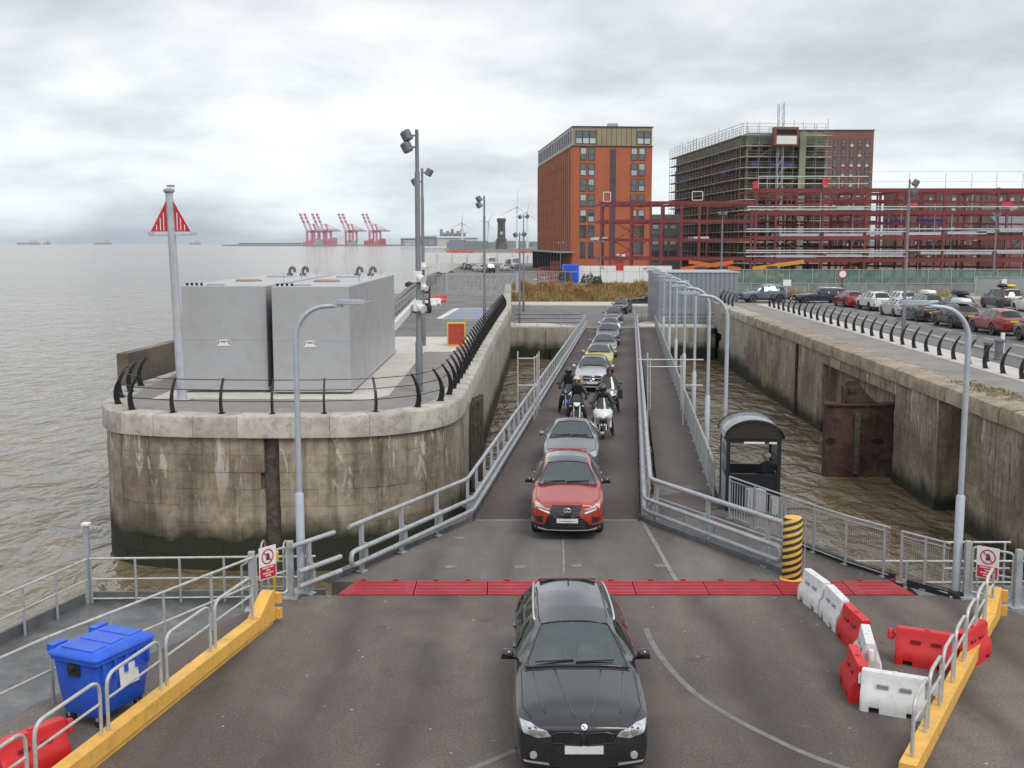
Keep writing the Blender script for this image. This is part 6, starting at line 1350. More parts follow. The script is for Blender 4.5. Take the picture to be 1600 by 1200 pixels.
# chain link gate on the promenade
t_ = thing('truss_gate', 'wide galvanised truss gate across the promenade road', 'gate', (-4, 129.6, QZ)); gz = 2.1
for x in (-7.5, .6): mb = MB(); mb.box((x, 129.6, QZ+1.15), (.3, .3, 2.3)); wpart('post', mb, galv, t_)
for z in (.12, gz): mb = MB(); mb.bar((-7.3, 129.6, QZ+z), (.5, 129.6, QZ+z), .1, .12); wpart('rail', mb, galv, t_)
for k in range(9):
    x = -7.2+k*.95
    if k < 8: mb = MB(); mb.bar((x, 129.6, QZ+.15), (x+.9, 129.6, QZ+gz), .07, .07); wpart('brace', mb, galv, t_)
    mb = MB(); mb.bar((x, 129.6, QZ+.15), (x, 129.6, QZ+gz), .06, .06); wpart('upright', mb, galv, t_)
grid_fence('palisade_fence', 'pale steel fence between the river parapet and the truss gate', [Vector((-10.4, 129.8, QZ)), Vector((-7.7, 129.8, QZ))], 2.1, 1.3, (.18, 0), wire=.02)
grid_fence('palisade_fence', 'thin steel fence along the top of the grass bank', [Vector((.2, 156.6, 1.45)), Vector((20, 156.6, 1.45))], 1.9, 3.6, (0.9, 0), wire=.008)
# grass and weeds
def tuft_field(name, label, spots, hmin, hmax, m, blades=9):
    mb = MB()
    for (x, y, z) in spots:
        cl_ = .45+.55*abs(math.sin(x*.55+1.3)*math.cos(x*.23+y*.4))+.25*math.sin(x*1.9+y)
        for k in range(blades):
            a = random.uniform(0, 2*math.pi); h = random.uniform(hmin, hmax)*max(.25, cl_)*random.choice((.7, 1, 1.25)); ln = h*random.uniform(.15, .6); bx, by = x+random.uniform(-.16, .16), y+random.uniform(-.16, .16); wd = random.uniform(.02, .045)
            p0 = Vector((bx, by, z)); d = Vector((math.cos(a), math.sin(a), 0)); sd2 = Vector((-d.y, d.x, 0))*wd; p1 = p0+d*ln*.4+Z3(h*.6); p2 = p0+d*ln+Z3(h)
            mb.add([p0-sd2, p0+sd2, p1+sd2*.8, p1-sd2*.8, p2], [(0, 1, 2, 3), (3, 2, 4)])
    return struct(name, mb, m, kind='stuff', label=label)
def grass_mat(name, cols):
    m, t, b = newmat(name); setin(b, Roughness=.9); n = tnoise(t, pos(t), .38, 6, .7); t.links.new(tramp(t, n, [(.28+.44*i/(len(cols)-1), c) for i, c in enumerate(cols)]), b.inputs['Base Color']); return m
random.seed(21); dry = grass_mat('dry_grass', [(.10, .12, .035), (.30, .22, .08), (.38, .27, .10), (.34, .17, .065), (.15, .15, .05)])
spots = []
for _ in range(5200):
    x = random.uniform(.0, 20); f = random.random(); spots.append((x, 150.6+f*5.6, AZ+.12+f*2.0))
tuft_field('bank_grass', 'dry orange and green grass covering the bank beyond the apron', spots, .3, .95, dry, 6)
tuft_field('quay_weeds', 'tuft of dry weeds growing behind the coping of the right quay', [(rq(y).x+random.uniform(.5, 1.6), y, QZ) for y in [random.uniform(40, 46) for _ in range(60)]], .05, .16, grass_mat('pale_weeds', [(.14, .13, .05), (.30, .25, .13)]), 7)
# ================================================================== BUILDINGS AND THE FAR SHORE
GZ = 1.45
def brickmat(name, c1, c2, mortar, sc=4.0):
    m, t, b = newmat(name); setin(b, Roughness=.85); oc = objc(t); br = nd(t, 'ShaderNodeTexBrick'); setin(br, Scale=sc, Mortar_Size=.015); br.inputs['Color1'].default_value = c1+(1,); br.inputs['Color2'].default_value = c2+(1,); br.inputs['Mortar'].default_value = mortar+(1,)
    mp = nd(t, 'ShaderNodeMapping'); mp.inputs['Rotation'].default_value = (math.pi/2, 0, 0); t.links.new(oc, mp.inputs[0]); t.links.new(mp.outputs[0], br.inputs[0])
    n = tnoise(t, oc, .25, 6, .6); c_ = tmix(t, 1.0, br.outputs[0], tramp(t, n, [(.3, .82), (.7, 1.1)]), 'MULTIPLY'); t.links.new(c_, b.inputs['Base Color']); return m
orange_brick = brickmat('orange_brick', (.43, .115, .048), (.37, .098, .042), (.40, .17, .09))
red_brick = brickmat('dark_red_brick', (.215, .092, .072), (.185, .08, .064), (.25, .14, .11))
clad_gold = mat('bronze_cladding', (.30, .25, .15), .5, .2, .08, .3); clad_grey = mat('pale_cladding', (.40, .40, .38), .6, 0, .08, .3); frame_dark = mat('window_frame_dark', (.035, .038, .045), .5); panel_dark = mat('slate_panel', (.055, .06, .075), .6, 0, .15, .5)
pane_pale = mat('pale_pane', (.42, .50, .50), .25, 0, .2, 4, rnd=.25)  # opaque pale blue-green panes, tone varied per object
def building(name, label, o, ang, Wd, Dp, Hh, wall_m, cat='building'):
    t = thing(name, label, cat, o, ang); mb = MB(); mb.box((Wd/2, Dp/2, Hh/2), (Wd, Dp, Hh)); part('wall', mb, wall_m, t); return t
def wmesh(w_, h, m_f, depth=.12):
    mb = MB(); f = .09
    mb.box((-w_/2+f/2, 0, h/2), (f, depth, h)); mb.box((w_/2-f/2, 0, h/2), (f, depth, h)); mb.box((0, 0, f/2), (w_-2*f, depth, f)); mb.box((0, 0, h-f/2), (w_-2*f, depth, f)); mb.box((0, 0, h*.47), (w_-2*f, depth*.8, f))
    fm = mb.mesh('window'); fm.materials.append(m_f); p1 = MB(); p1.box((0, .01, h*.25), (w_-2*f, .04, h*.42)); p2 = MB(); p2.box((0, .01, h*.73), (w_-2*f, .04, h*.46)); a, b_ = p1.mesh('pane'), p2.mesh('pane')
    a.materials.append(pane_pale); b_.materials.append(win_glass); return fm, a, b_
def window(ms_, t, loc, rz=0, swap=False, plain=False):
    o = inst('window', ms_[0], t, loc, rz)
    for me, m_ in ((ms_[1], win_glass if swap else pane_pale), (ms_[2], pane_pale if swap == 2 else win_glass)):
        p_ = inst('pane', me, o)
        if not plain: p_.material_slots[0].link = 'OBJECT'; p_.material_slots[0].material = m_
# --- orange brick block
ANG = R(4.9); BO = Vector((11.5, 216, GZ)); BW, BD, BH = 15.3, 60, 27.7
t_ = building('brick_block', 'nine-storey orange brick apartment block with a bronze top floor', BO, ANG, BW, BD, BH-3.6, orange_brick)
mb = MB(); mb.box((BW/2, BD/2, BH-1.8), (BW-.1, BD-.1, 3.6)); part('top_floor', mb, clad_gold, t_)
mb = MB(); mb.box((-.02, BD/2, BH-1.8), (.12, BD-.2, 3.55)); part('side_cladding', mb, clad_grey, t_)
for z in (BH, BH-3.62): mb = MB(); mb.box((BW/2, BD/2, z), (BW+.3, BD+.3, .16)); part('cornice', mb, frame_dark, t_)
for k in range(9): mb = MB(); mb.box((4.6+k*.95, -.02+.05, BH-1.85), (.05, .06, 3.4)); part('cladding_joint', mb, frame_dark, t_)
mb = MB(); mb.box((8.3, 4, BH+.5), (1.8, 2, .9)); part('roof_plant', mb, galv, t_)
wm = wmesh(1.22, 2.35, frame_dark); wt_ = wmesh(1.3, 2.45, frame_dark); U = lambda px: (px-893)/123*BW; Zp = lambda y: CAMZ-GZ+(380-y)/1750*216.5
random.seed(9); rows = [253.5+23.5*k for k in range(6)]
for ri, y in enumerate(rows):
    for px in (909.6, 922.1, 988, 1000):
        window(wm, t_, (U(px), -.03, Zp(y)), 0, random.choice((False, False, 2, 2, True)) if ri < 5 else True)
for px in (902.7, 913.2, 923.6, 997.4, 1008): window(wt_, t_, (U(px), -.0, Zp(229)), 0, random.choice((False, 2)))
for px in (909.6, 922.1): mb = MB(); mb.box((U(px), -.03, Zp(390.5)), (1.05, .1, 3.1)); part('louvre_door', mb, panel_dark, t_)
for px in (989, 999): mb = MB(); mb.box((U(px), -.03, Zp(387)), (1.2, .1, 2.4)); part('shop_window', mb, win_glass, t_)
for k in range(7): mb = MB(); mb.box((U(955.3), -.04, Zp(236+24*k+12)), (1.05, .12, 2.9)); part('stair_panel', mb, panel_dark, t_)
# side face: bays of tall slots
NBAY = 20; sl_ = MB(); sl_.box((0, 0, 1.15), (.16, 1.1, 2.3)); slm = sl_.mesh('window'); slm.materials.append(frame_dark); sp_ = MB(); sp_.box((-.06, 0, 1.15), (.08, .9, 2.1)); spm = sp_.mesh('pane'); spm.materials.append(mat('shaded_glass', (.028, .026, .028), .5))
for k in range(NBAY):
    for ri in range(7):
        z = 3.9+ri*2.86; o = inst('window', slm, t_, (-.04, 2.0+k*2.92, z)); inst('pane', spm, o)
    o = inst('window', slm, t_, (-.07, 2.0+k*2.92, BH-2.9)); inst('pane', spm, o)
for k in range(NBAY+1): mb = MB(); mb.box((-.1, .55+k*2.92, 12.5), (.3, .9, 22.6)); part('brick_pier', mb, orange_brick, t_)
for k in range(11): mb = MB(); mb.box((-1.6, 3+k*5.2, 2.0), (.5, .5, 4.0)); part('colonnade_post', mb, frame_dark, t_)
mb = MB(); mb.box((-1.4, BD/2, 4.1), (3.2, BD+4, .3)); part('canopy', mb, mat('canopy_grey', (.25, .26, .28), .5), t_)
for k in range(10): mb = MB(); mb.box((-.1, 5.6+k*5.2, 1.9), (.14, 3.4, 3.6)); part('shop_window', mb, panel_dark, t_)
for px in (964, 972): mb = MB(); mb.box((U(px), -.6, Zp(400)), (.7, .4, .8)); part('condenser', mb, white_plain, t_)
# --- block under scaffolding
SO = Vector((44.7, 216, GZ)); SWd, SDp, SHt = 15.0, 60, 26.6
t_ = building('unfinished_block', 'dark unfinished apartment block behind scaffolding', SO, ANG, SWd, SDp, SHt-3.5, mat('bare_block', (.075, .055, .048), .85, 0, .3, .3))
mb = MB(); mb.box((SWd/2, SDp/2, SHt-1.75), (SWd-.3, SDp-.3, 3.4)); part('top_floor', mb, mat('green_sheathing', (.19, .26, .21), .7, 0, .2, .2), t_)
mb = MB(); mb.box((5, 25, SHt+.4), (3.5, 4, 1.0)); part('roof_plant', mb, steel_grey, t_)
wd_ = wmesh(1.5, 2.2, frame_dark)
for ri in range(8):
    for x in (1.6, 3.6, 9.6, 12.2): mb = MB(); mb.box((x, -.02, 3.3+ri*2.86), (1.5, .1, 2.2)); part('opening', mb, MT['shaded_glass'], t_)
for k in range(20):
    for ri in range(8): o = inst('window', slm, t_, (-.04, 2+k*2.9, 2.2+ri*2.86)); inst('pane', spm, o)
for i, (x, z, w_) in enumerate(((1.0, 20.4, 1.6), (5.6, 20.4, 3.4), (8.0, 20.4, 1.4))): mb = MB(); mb.box((x, -1.3, z), (w_, .06, 1.0)); part('blue_tarpaulin', mb, mat('blue_tarpaulin', (.03, .05, .30), .7) if 'blue_tarpaulin' not in MT else MT['blue_tarpaulin'], t_)
for y, z in ((8, 20.2), (12, 19.8), (47, 20.0), (43, 20.0)): mb = MB(); mb.box((-1.4, y, z), (.06, 3.4, 1.1)); part('blue_tarpaulin', mb, MT['blue_tarpaulin'], t_)
def scaffold(t, face_len, H_, fx, lift=2.0, bay=2.4, dep=1.2):   # fx(u, d, z) -> local point; tubes, boards and guard rails as separate parts
    nb = int(face_len/bay); nl = int(H_/lift)
    for k in range(nb+1):
        for d in (.25, .25+dep): mb = MB(); top = H_+random.uniform(.6, 2.2); mb.bar(fx(k*bay, d, 0), fx(k*bay, d, top), .07, .07); part('standard', mb, scaf_m, t)
    for l_ in range(1, nl+1):
        z = l_*lift; mb = MB(); a, b_ = fx(-.3, .25+dep/2, z), fx(face_len+.3, .25+dep/2, z); mb.bar(a, b_, dep, .2); part('board_run', mb, board_m, t)
        for dz in (.55, 1.05): mb = MB(); mb.bar(fx(-.4, .25+dep, z+dz), fx(face_len+.4, .25+dep, z+dz), .055, .055); part('ledger', mb, scaf_m, t)
    for l_ in range(0, nl, 1):
        k = random.randrange(max(1, nb-1)); mb = MB(); mb.bar(fx(k*bay, .25+dep+.05, l_*lift), fx((k+2)*bay, .25+dep+.05, (l_+1)*lift+.6), .06, .06); part('brace', mb, scaf_m, t)
scaf_m = mat('scaffold_tube', (.30, .28, .23), .5, .3, .2, 1); board_m = mat('scaffold_board', (.42, .37, .29), .8, 0, .25, .4)
random.seed(31)
t_ = thing('scaffolding', 'dense scaffolding wrapped round the unfinished block', 'scaffolding', SO, ANG)
scaffold(t_, SWd+1, SHt+.3, lambda u, d, z: Vector((u-.5, -d, z)), 2.0, 2.2)
scaffold(t_, SDp, SHt+.3, lambda u, d, z: Vector((-d, u, z)), 2.0, 2.6)
mb = MB(); 
for z in (SHt+.9, SHt+1.5): mb = MB(); mb.bar((-1.6, -1.6, z), (SWd, -1.6, z), .08, .08); part('guard_rail', mb, galv_pale, t_); mb = MB(); mb.bar((-1.6, -1.6, z), (-1.6, SDp, z), .08, .08); part('guard_rail', mb, galv_pale, t_)
t_ = thing('builders_hoist', 'rust-coloured hoist cage with a white panel at the top of the scaffolding', 'hoist', Vector((49.7, 214.2, GZ)), ANG)
mb = MB(); mb.box((1.4, -.6, SHt-1.0), (4.6, 1.6, 3.4)); part('cage', mb, mat('hoist_rust', (.22, .08, .045), .7, 0, .25, .8), t_); mb = MB(); mb.box((1.4, -1.44, SHt-1.7), (3.8, .08, 1.5)); part('white_panel', mb, white_plain, t_)
mb = MB(); mb.box((1.4, -1.44, SHt-.2), (3.8, .08, .9)); part('opening', mb, dark_gap, t_)
for x in (0, 1.0):
    for y in (0, .8): mb = MB(); mb.bar((x+.2, y-.3, 0), (x+.2, y-.3, SHt+5), .12, .12); part('mast_leg', mb, galv, t_)
for k in range(16): mb = MB(); mb.bar((.2, -.3, k*2), (1.2, -.3, k*2+2), .08, .08); part('mast_brace', mb, galv, t_)
mb = MB(); mb.box((5.0, .1, SHt/2), (1.2, .5, SHt)); part('stair_tower_net', mb, mat('stair_net', (.22, .24, .17), .8, 0, .2, .3), t_)
# --- brick tower behind
def at_far(px, y, Y_): return aty(px, y, Y_)
a, b_ = at_far(1277, 204, 300), at_far(1366, 204, 300)
t_ = building('brick_tower', 'tall red brick residential tower with vertical window strips', Vector((a.x-6, 300, GZ)), 0, b_.x-a.x+6, 18, a.z-GZ, red_brick)
tw = wmesh(1.1, 2.0, frame_dark); TW = b_.x-a.x+6; k = 0
for px in (1285, 1297.5, 1310.5, 1323.5, 1336.5, 1349, 1361):
    x = (px-800)/1750*291.5-(a.x-6)
    for r_ in range(11): window(tw, t_, (x, -.05, a.z-GZ-4.3-r_*2.6), 0, random.choice((True, True, False)))
mb = MB(); mb.box((TW/2, 9, a.z-GZ+.1), (TW+.3, 18.3, .3)); part('parapet', mb, frame_dark, t_)
# --- low brick building right, seen through the frame
a, b_ = at_far(1405, 297, 270), at_far(1640, 297, 270)
t_ = building('brick_terrace', 'long dark red brick building seen through the steel frame', Vector((a.x, 270, GZ)), R(-4), b_.x-a.x, 14, a.z-GZ, brickmat('brown_brick', (.17, .095, .075), (.15, .085, .068), (.2, .13, .1)))
for r_ in range(5):
    for k in range(14): window(tw, t_, (2+k*2.7, -.05, 2+r_*3.4), 0, random.choice((True, False, 2)))
t_ = building('pitched_hall', 'pale grey roofed brick hall on the far right behind the frame', Vector((98, 225, GZ)), 0, 40, 12, 8, red_brick)
mb = MB(); mb.add([(-.5, -.6, 8), (40.5, -.6, 8), (40.5, 6, 11.5), (-.5, 6, 11.5), (-.5, 12.6, 8), (40.5, 12.6, 8)], [(0, 1, 2, 3), (3, 2, 5, 4), (0, 3, 4), (1, 5, 2)]); part('roof', mb, mat('slate_roof', (.16, .17, .18), .7), t_)
for k in range(10): window(wd_, t_, (2.5+k*3.8, -.05, 4), 0, True)
a, b_ = at_far(1016, 335, 245), at_far(1046, 335, 245)
t_ = building('glazed_office', 'small grey glazed building between the two apartment blocks', Vector((a.x, 245, GZ)), 0, b_.x-a.x+3, 10, a.z-GZ, mat('office_grey', (.18, .20, .22), .6))
for r_ in range(3):
    for k in range(3): window(wd_, t_, (1.2+k*1.9, -.05, 2+r_*3.4), 0, False)
# --- red steel frame under construction
FY = 176.0; t_ = thing('steel_skeleton', 'dark red structural steel frame under construction in front of the blocks', 'steel frame', (60, FY, GZ))
X = lambda px, Y_=FY: (px-800)/1750*(Y_+1.2); Zf = lambda y: CAMZ+(380-y)/1750*FY
cols = [(937, 318), (951, 318), (983, 318), (1013, 318), (1030, 318), (1060, 318), (1088, 318), (1168, 318), (1174, 297), (1205, 297), (1277, 297), (1343, 297), (1405, 296), (1463, 296), (1545, 295), (1600, 294), (1660, 294)]
def col(x, Y_, ztop, s=.34): mb = MB(); mb.bar((x, Y_, GZ), (x, Y_, ztop), s, s); return wpart('column', mb, steel_red, t_)
def beam(x0, Y0, z0, x1, Y1, z1, h=.5): mb = MB(); mb.bar((x0, Y0, z0), (x1, Y1, z1), .3, h); return wpart('beam', mb, steel_red, t_)
for px, y in cols: col(X(px), FY, Zf(y))
back = [(940, 318), (985, 318), (1033, 318), (1100, 318), (1175, 300), (1236, 300), (1300, 300), (1365, 300), (1430, 300), (1495, 300), (1560, 300), (1625, 300)]
for px, y in back: col(X(px, FY+14), FY+14, Zf(y)); 
for px in (1190, 1222, 1255, 1290, 1320, 1360, 1390, 1425, 1450, 1485, 1520, 1560, 1590): col(X(px, FY+7), FY+7, Zf(300), .26)
for y in (310, 345, 384, 414): beam(X(1172, FY+7), FY+7, Zf(y), X(1660, FY+7), FY+7, Zf(y)-.6, .3)
for k, (p0, p1, y) in enumerate(((1180, 1290, 322), (1230, 1345, 318), (1300, 1420, 316), (1380, 1500, 314), (1200, 1330, 352), (1330, 1460, 350), (1250, 1390, 388), (1400, 1540, 386))): beam(X(p0, FY+3), FY+1, Zf(y), X(p1, FY+12), FY+13, Zf(y)+.2, .35)
lv = [333, 372, 405]
for y in (318, 346, 375, 404): beam(X(934), FY, Zf(y), X(1172), FY, Zf(y), .45); beam(X(938, FY+14), FY+14, Zf(y), X(1172, FY+14), FY+14, Zf(y), .4)
for y in (299, 333, 372, 406): beam(X(1168), FY, Zf(y), X(1665), FY, Zf(y), .6); beam(X(1170, FY+14), FY+14, Zf(y), X(1640, FY+14), FY+14, Zf(y), .5)
for px, y0 in cols:
    for y in ((318, 346, 375, 404) if y0 == 318 else (299, 333, 372, 406)): beam(X(px), FY, Zf(y), X(px), FY+14, Zf(y), .4)
for (p0, y0, p1, y1) in ((955, 376, 1010, 347), (955, 347, 1010, 376), (955, 404, 1010, 376), (955, 376, 1010, 404), (960, 413, 985, 436), (1010, 413, 985, 436), (1180, 430, 1204, 408), (1208, 372, 1275, 406)): mb = MB(); mb.bar((X(p0), FY+.2, Zf(y0)), (X(p1), FY+.2, Zf(y1)), .14, .14); wpart('brace', mb, steel_red, t_)
random.seed(12)
for k in range(34):
    px = 1180+k*13+random.uniform(-4, 4); yy = random.choice((299, 318, 333, 350)); Yk = FY+random.choice((2, 5, 9, 12)); mb = MB(); mb.bar((X(px, Yk), Yk, GZ), (X(px, Yk), Yk, Zf(yy)), .1, .1); wpart('prop', mb, [steel_red, galv_pale][k % 2], t_)
for k in range(10):
    p0 = 1190+k*42; y0 = (406, 372, 333)[k % 3]; mb = MB(); mb.bar((X(p0), FY+4, Zf(y0)), (X(p0+34), FY+4, Zf(y0-34)), .12, .12); wpart('brace', mb, steel_red, t_)
deck_metal = mat('galvanised_decking', (.60, .61, .62), .4, .4, .1, .6)
for i, (p0, p1, y) in enumerate(((1212, 1272, 369), (1280, 1340, 369), (1345, 1400, 367), (1410, 1460, 367), (1470, 1530, 366), (1515, 1545, 364), (1550, 1585, 363), (1200, 1270, 402), (1285, 1340, 401), (1350, 1410, 399), (1430, 1540, 397), (1545, 1590, 396), (1212, 1275, 331), (1300, 1340, 329), (1545, 1575, 327), (925, 947, 375), (1080, 1103, 374))):
    mb = MB(); mb.box(((X(p0)+X(p1))/2, FY+3.0, Zf(y)+.2), (X(p1)-X(p0), 6, .42)); wpart('decking', mb, deck_metal, t_)
for y in (289, 278): mb = MB(); mb.bar((X(1177), FY-.1, Zf(y)), (X(1345), FY-.1, Zf(y)), .08, .09); wpart('edge_rail', mb, white_plain, t_)
for y in (286, 271): mb = MB(); mb.bar((X(1345), FY-.1, Zf(y)), (X(1660), FY-.1, Zf(y)), .05, .05); wpart('edge_rail', mb, galv_pale, t_)
for px in (1177, 1190, 1206, 1238, 1277, 1300, 1330, 1407, 1463, 1503, 1541, 1581): mb = MB(); mb.bar((X(px), FY-.1, Zf(298)), (X(px), FY-.1, Zf(273 if px > 1345 else 278)), .07, .07); wpart('edge_post', mb, galv_pale, t_)
for y in (324, 328, 358, 362, 391, 394, 400): mb = MB(); mb.bar((X(1160), FY-.3, Zf(y)), (X(1600 if y in (324, 358, 391) else 1405), FY-.3, Zf(y)), .08, .15); wpart('edge_rail', mb, deck_metal, t_)
for (p0, p1, y0, y1) in ((940, 951, 302, 316), (1076, 1092, 301, 314)):
    for (aa, bb_) in (((p0, y0), (p1, y0)), ((p0, y1), (p1, y1)), ((p0, y0), (p0, y1)), ((p1, y0), (p1, y1))): mb = MB(); mb.bar((X(aa[0]), FY-.1, Zf(aa[1])), (X(bb_[0]), FY-.1, Zf(bb_[1])), .1, .1); wpart('edge_frame', mb, white_plain, t_)
for (p0, p1, y0, y1) in ((1168, 1176, 286, 297), (1274, 1282, 280, 292), (1407, 1420, 318, 326), (1550, 1567, 317, 325)): mb = MB(); mb.box(((X(p0)+X(p1))/2, FY-.25, Zf((y0+y1)/2)), (X(p1)-X(p0), .06, Zf(y0)-Zf(y1))); wpart('red_banner', mb, mat('banner_red', (.55, .04, .06), .6) if 'banner_red' not in MT else MT['banner_red'], t_)
for p0, p1, y in ((1335, 1362, 343), (1370, 1412, 341), (1420, 1470, 340)): mb = MB(); mb.box(((X(p0, FY+10)+X(p1, FY+10))/2, FY+10, Zf(y)-.3), (X(p1)-X(p0), .1, .5)); wpart('blue_sheet', mb, MT['blue_tarpaulin'], t_)
# --- hoardings and nets
t_ = thing('white_hoarding', 'white site hoarding panels in front of the orange brick block', 'hoarding', (15, 166, GZ)); hp_ = MB(); hp_.box((0, 0, 1.25), (2.35, .06, 2.5)); hpm = hp_.mesh('panel'); hpm.materials.append(white_plain)
for k in range(6): inst('panel', hpm, t_, (-4.6+k*2.4, 0, 0))
mb = MB(); mb.box((.9, -.06, 2.2), (1.1, .04, .75)); part('red_notice', mb, sign_red, t_); mb = MB(); mb.box((-1.6, -.06, 2.2), (.3, .04, .4)); part('grey_notice', mb, galv, t_); mb = MB(); mb.box((4.6, -.06, 2.1), (.5, .04, .3)); part('grey_notice', mb, galv, t_)
mb = MB(); mb.box((5.1, -.07, 1.6), (.4, .04, .3)); part('grey_notice', mb, galv, t_)
t_ = thing('blue_container', 'blue site container standing beside the white hoarding', 'container', (8.7, 168, GZ)); mb = MB(); mb.box((0, 0, 1.35), (2.2, 6, 2.6)); part('box', mb, plastic_blue, t_)
for k in range(5): mb = MB(); mb.box((-.9+k*.45, -3.02, 1.35), (.14, .08, 2.3)); part('rib', mb, plastic_blue, t_)
for i, (px, w_, h_) in enumerate(((850, 2.0, 2.2), (866, 1.2, 3.0), (887, 1.0, 1.3))):
    mb = MB(); q_ = at(px, 440, GZ); q_.y = 166; xx = X(px, 164); 
    for z in [h_*k/4+.1 for k in range(5)]: mb.bar((xx-w_/2, 164, GZ+z), (xx+w_/2, 164, GZ+z), .08, .12)
    for k in range(6): mb.bar((xx-w_/2+w_*k/5, 164, GZ), (xx-w_/2+w_*k/5, 164, GZ+h_), .1, .1)
    o = solo('rebar_cage', mb, mat('rust_red', (.26, .06, .035), .7) if 'rust_red' not in MT else MT['rust_red'], ['wide rust-red steel cage beside the site entrance', 'tall rust-red steel cage with white bands', 'small red steel crate by the blue container'][i], 'steel cage', 'rust-red cages at the site entrance'); o['kind'] = 'thing'
def netting(label, x0, x1, Y_, m_, h, name='site_fence', step=3.0):
    t = thing(name, label, 'fence', ((x0+x1)/2, Y_, GZ)); n = int((x1-x0)/step); pm = MB(); pm.box((0, 0, h/2), (step-.12, .05, h-.1)); me = pm.mesh('panel'); me.materials.append(m_); po = MB(); po.box((0, -.06, h/2+.05), (.1, .1, h+.1)); pe = po.mesh('post'); pe.materials.append(galv)
    for k in range(n): inst('panel', me, t, (x0+step*(k+.5)-(x0+x1)/2, random.uniform(-.03, .03), .02)); inst('post', pe, t, (x0+step*k-(x0+x1)/2, 0, 0))
    mb = MB(); mb.bar((-(x1-x0)/2, -.06, h+.02), ((x1-x0)/2, -.06, h+.02), .07, .07); part('top_bar', mb, galv, t); return t
green_net = mat('green_net', (.15, .26, .215), .8, 0, .3, .4, dirt=((.30, .34, .31), .6)); grey_panel = mat('grey_hoarding', (.27, .285, .29), .7, 0, .12, .3)
mt_ = green_net.node_tree; bs_ = mt_.nodes['Principled BSDF']; tp_ = nd(mt_, 'ShaderNodeBsdfTransparent'); mx_ = nd(mt_, 'ShaderNodeMixShader'); nz_ = tramp(mt_, tnoise(mt_, objc(mt_), 1.3, 5, .6), [(.35, .25), (.65, .6)])
mt_.links.new(nz_, mx_.inputs[0]); mt_.links.new(bs_.outputs[0], mx_.inputs[1]); mt_.links.new(tp_.outputs[0], mx_.inputs[2]); mt_.links.new(mx_.outputs[0], mt_.nodes['Material Output'].inputs[0])   # open weave
netting('green debris netting fence behind the waiting cars', 27, 84, 146, green_net, 2.4)
netting('pale grey mesh fence in front of the green netting', 25, 57, 133.5, mat('worn_mesh_grey', (.24, .27, .25), .8, 0, .3, .6), 1.0, step=3.4)
netting('plain grey hoarding panels behind the people carrier', 49.5, 66, 120, grey_panel, 2.2, 'grey_hoarding')
mb = MB(); mb.box((52.5, 119.9, GZ+1.7), (.55, .05, .6)); solo('paper_notice', mb, sticker, 'white notice stuck on the grey hoarding', 'notice')
mb = MB(); mb.prism([(25, 112.5), (130, 112.5), (130, 119), (25, 119)], QZ-.1, QZ+.1); struct('verge_kerb', mb, concrete)
random.seed(8); tuft_field('verge_weeds', 'brown weeds along the foot of the fence behind the cars', [(random.choice((random.uniform(27, 31), random.uniform(37, 47), random.uniform(50, 53))), random.uniform(115, 118), QZ+.1) for _ in range(420)], .3, .9, dry, 7)
# --- shrubs on the far verge
def shrub(label, x, y, r_, h, m_, group=None, name='shrub'):
    t = thing(name, label, 'shrub', (x, y, GZ), 0, group); mb = MB(); mb.tube([(0, 0, 0), (.05, 0, h*.5)], [.06, .03], 6); part('stem', mb, timber, t); mb = MB()
    for _ in range(420):
        a, e, rr_ = random.uniform(0, 6.28), random.uniform(-.2, 1.0), random.uniform(.5, 1)**.6; c = Vector((math.cos(a)*r_*rr_*(1-.35*e), math.sin(a)*r_*rr_*(1-.35*e), h*(.35+.6*e*rr_))); s_ = random.uniform(.07, .15)
        u = Vector((random.gauss(0, 1), random.gauss(0, 1), random.gauss(0, 1))).normalized(); v_ = u.orthogonal().normalized(); w_ = u.cross(v_); mb.add([c-v_*s_, c+w_*s_*.6, c+v_*s_, c-w_*s_*.6], [(0, 1, 2, 3)])
    part('crown', mb, m_, t); return t
bush = grass_mat('bush_leaf', [(.03, .05, .018), (.06, .085, .03), (.09, .10, .045)])
shrub('round green shrub left of the white hoarding', X(917, 150), 150, 1.0, 1.9, bush); shrub('smaller green shrub in front of the white hoarding', X(932, 150), 150, .7, 1.6, bush); shrub('green shrub beside the rust-red cages', X(880, 158), 158, .9, 2.4, bush)
# --- site plant: telehandlers behind the netting
def telehandler(label, x, y, m_, flip=1):
    t = thing('telehandler', label, 'site machine', (x, y, GZ)); mb = MB(); mb.box((0, 0, 1.1), (4.2, 2.0, .8)); mb.box((flip*-1.5, 0, 1.7), (1.4, 1.9, .6)); part('chassis', mb, m_, t); mb = MB(); mb.bar((flip*-2.2, 0, 2.2), (flip*5.0, 0, 3.2), .5, .5); part('boom', mb, m_, t)
    mb = MB(); mb.box((flip*.4, -.7, 2.0), (1.3, .8, 1.2)); part('cab', mb, win_glass, t)
    for sx in (-1.4, 1.4): mb = MB(); mb.lathe([(.3, -.2), (.6, -.18), (.6, .18), (.3, .2)], 14, (sx, -.95, .6), Matrix.Rotation(math.pi/2, 4, 'X')); part('wheel', mb, tyre_m, t, True)
    return t
org = mat('plant_orange', (.60, .13, .02), .5); amb = mat('plant_amber', (.58, .30, .03), .5)
telehandler('orange boom lift lying low behind the grey shed', X(1085, 156), 156, org); telehandler('second orange machine right of the boom lift', X(1128, 158), 158, org, -1); telehandler('amber machine behind the netting below the scaffolding', X(1195, 160), 160, amb); telehandler('orange machine inside the foot of the steel frame', X(1335, 182), 182, org)
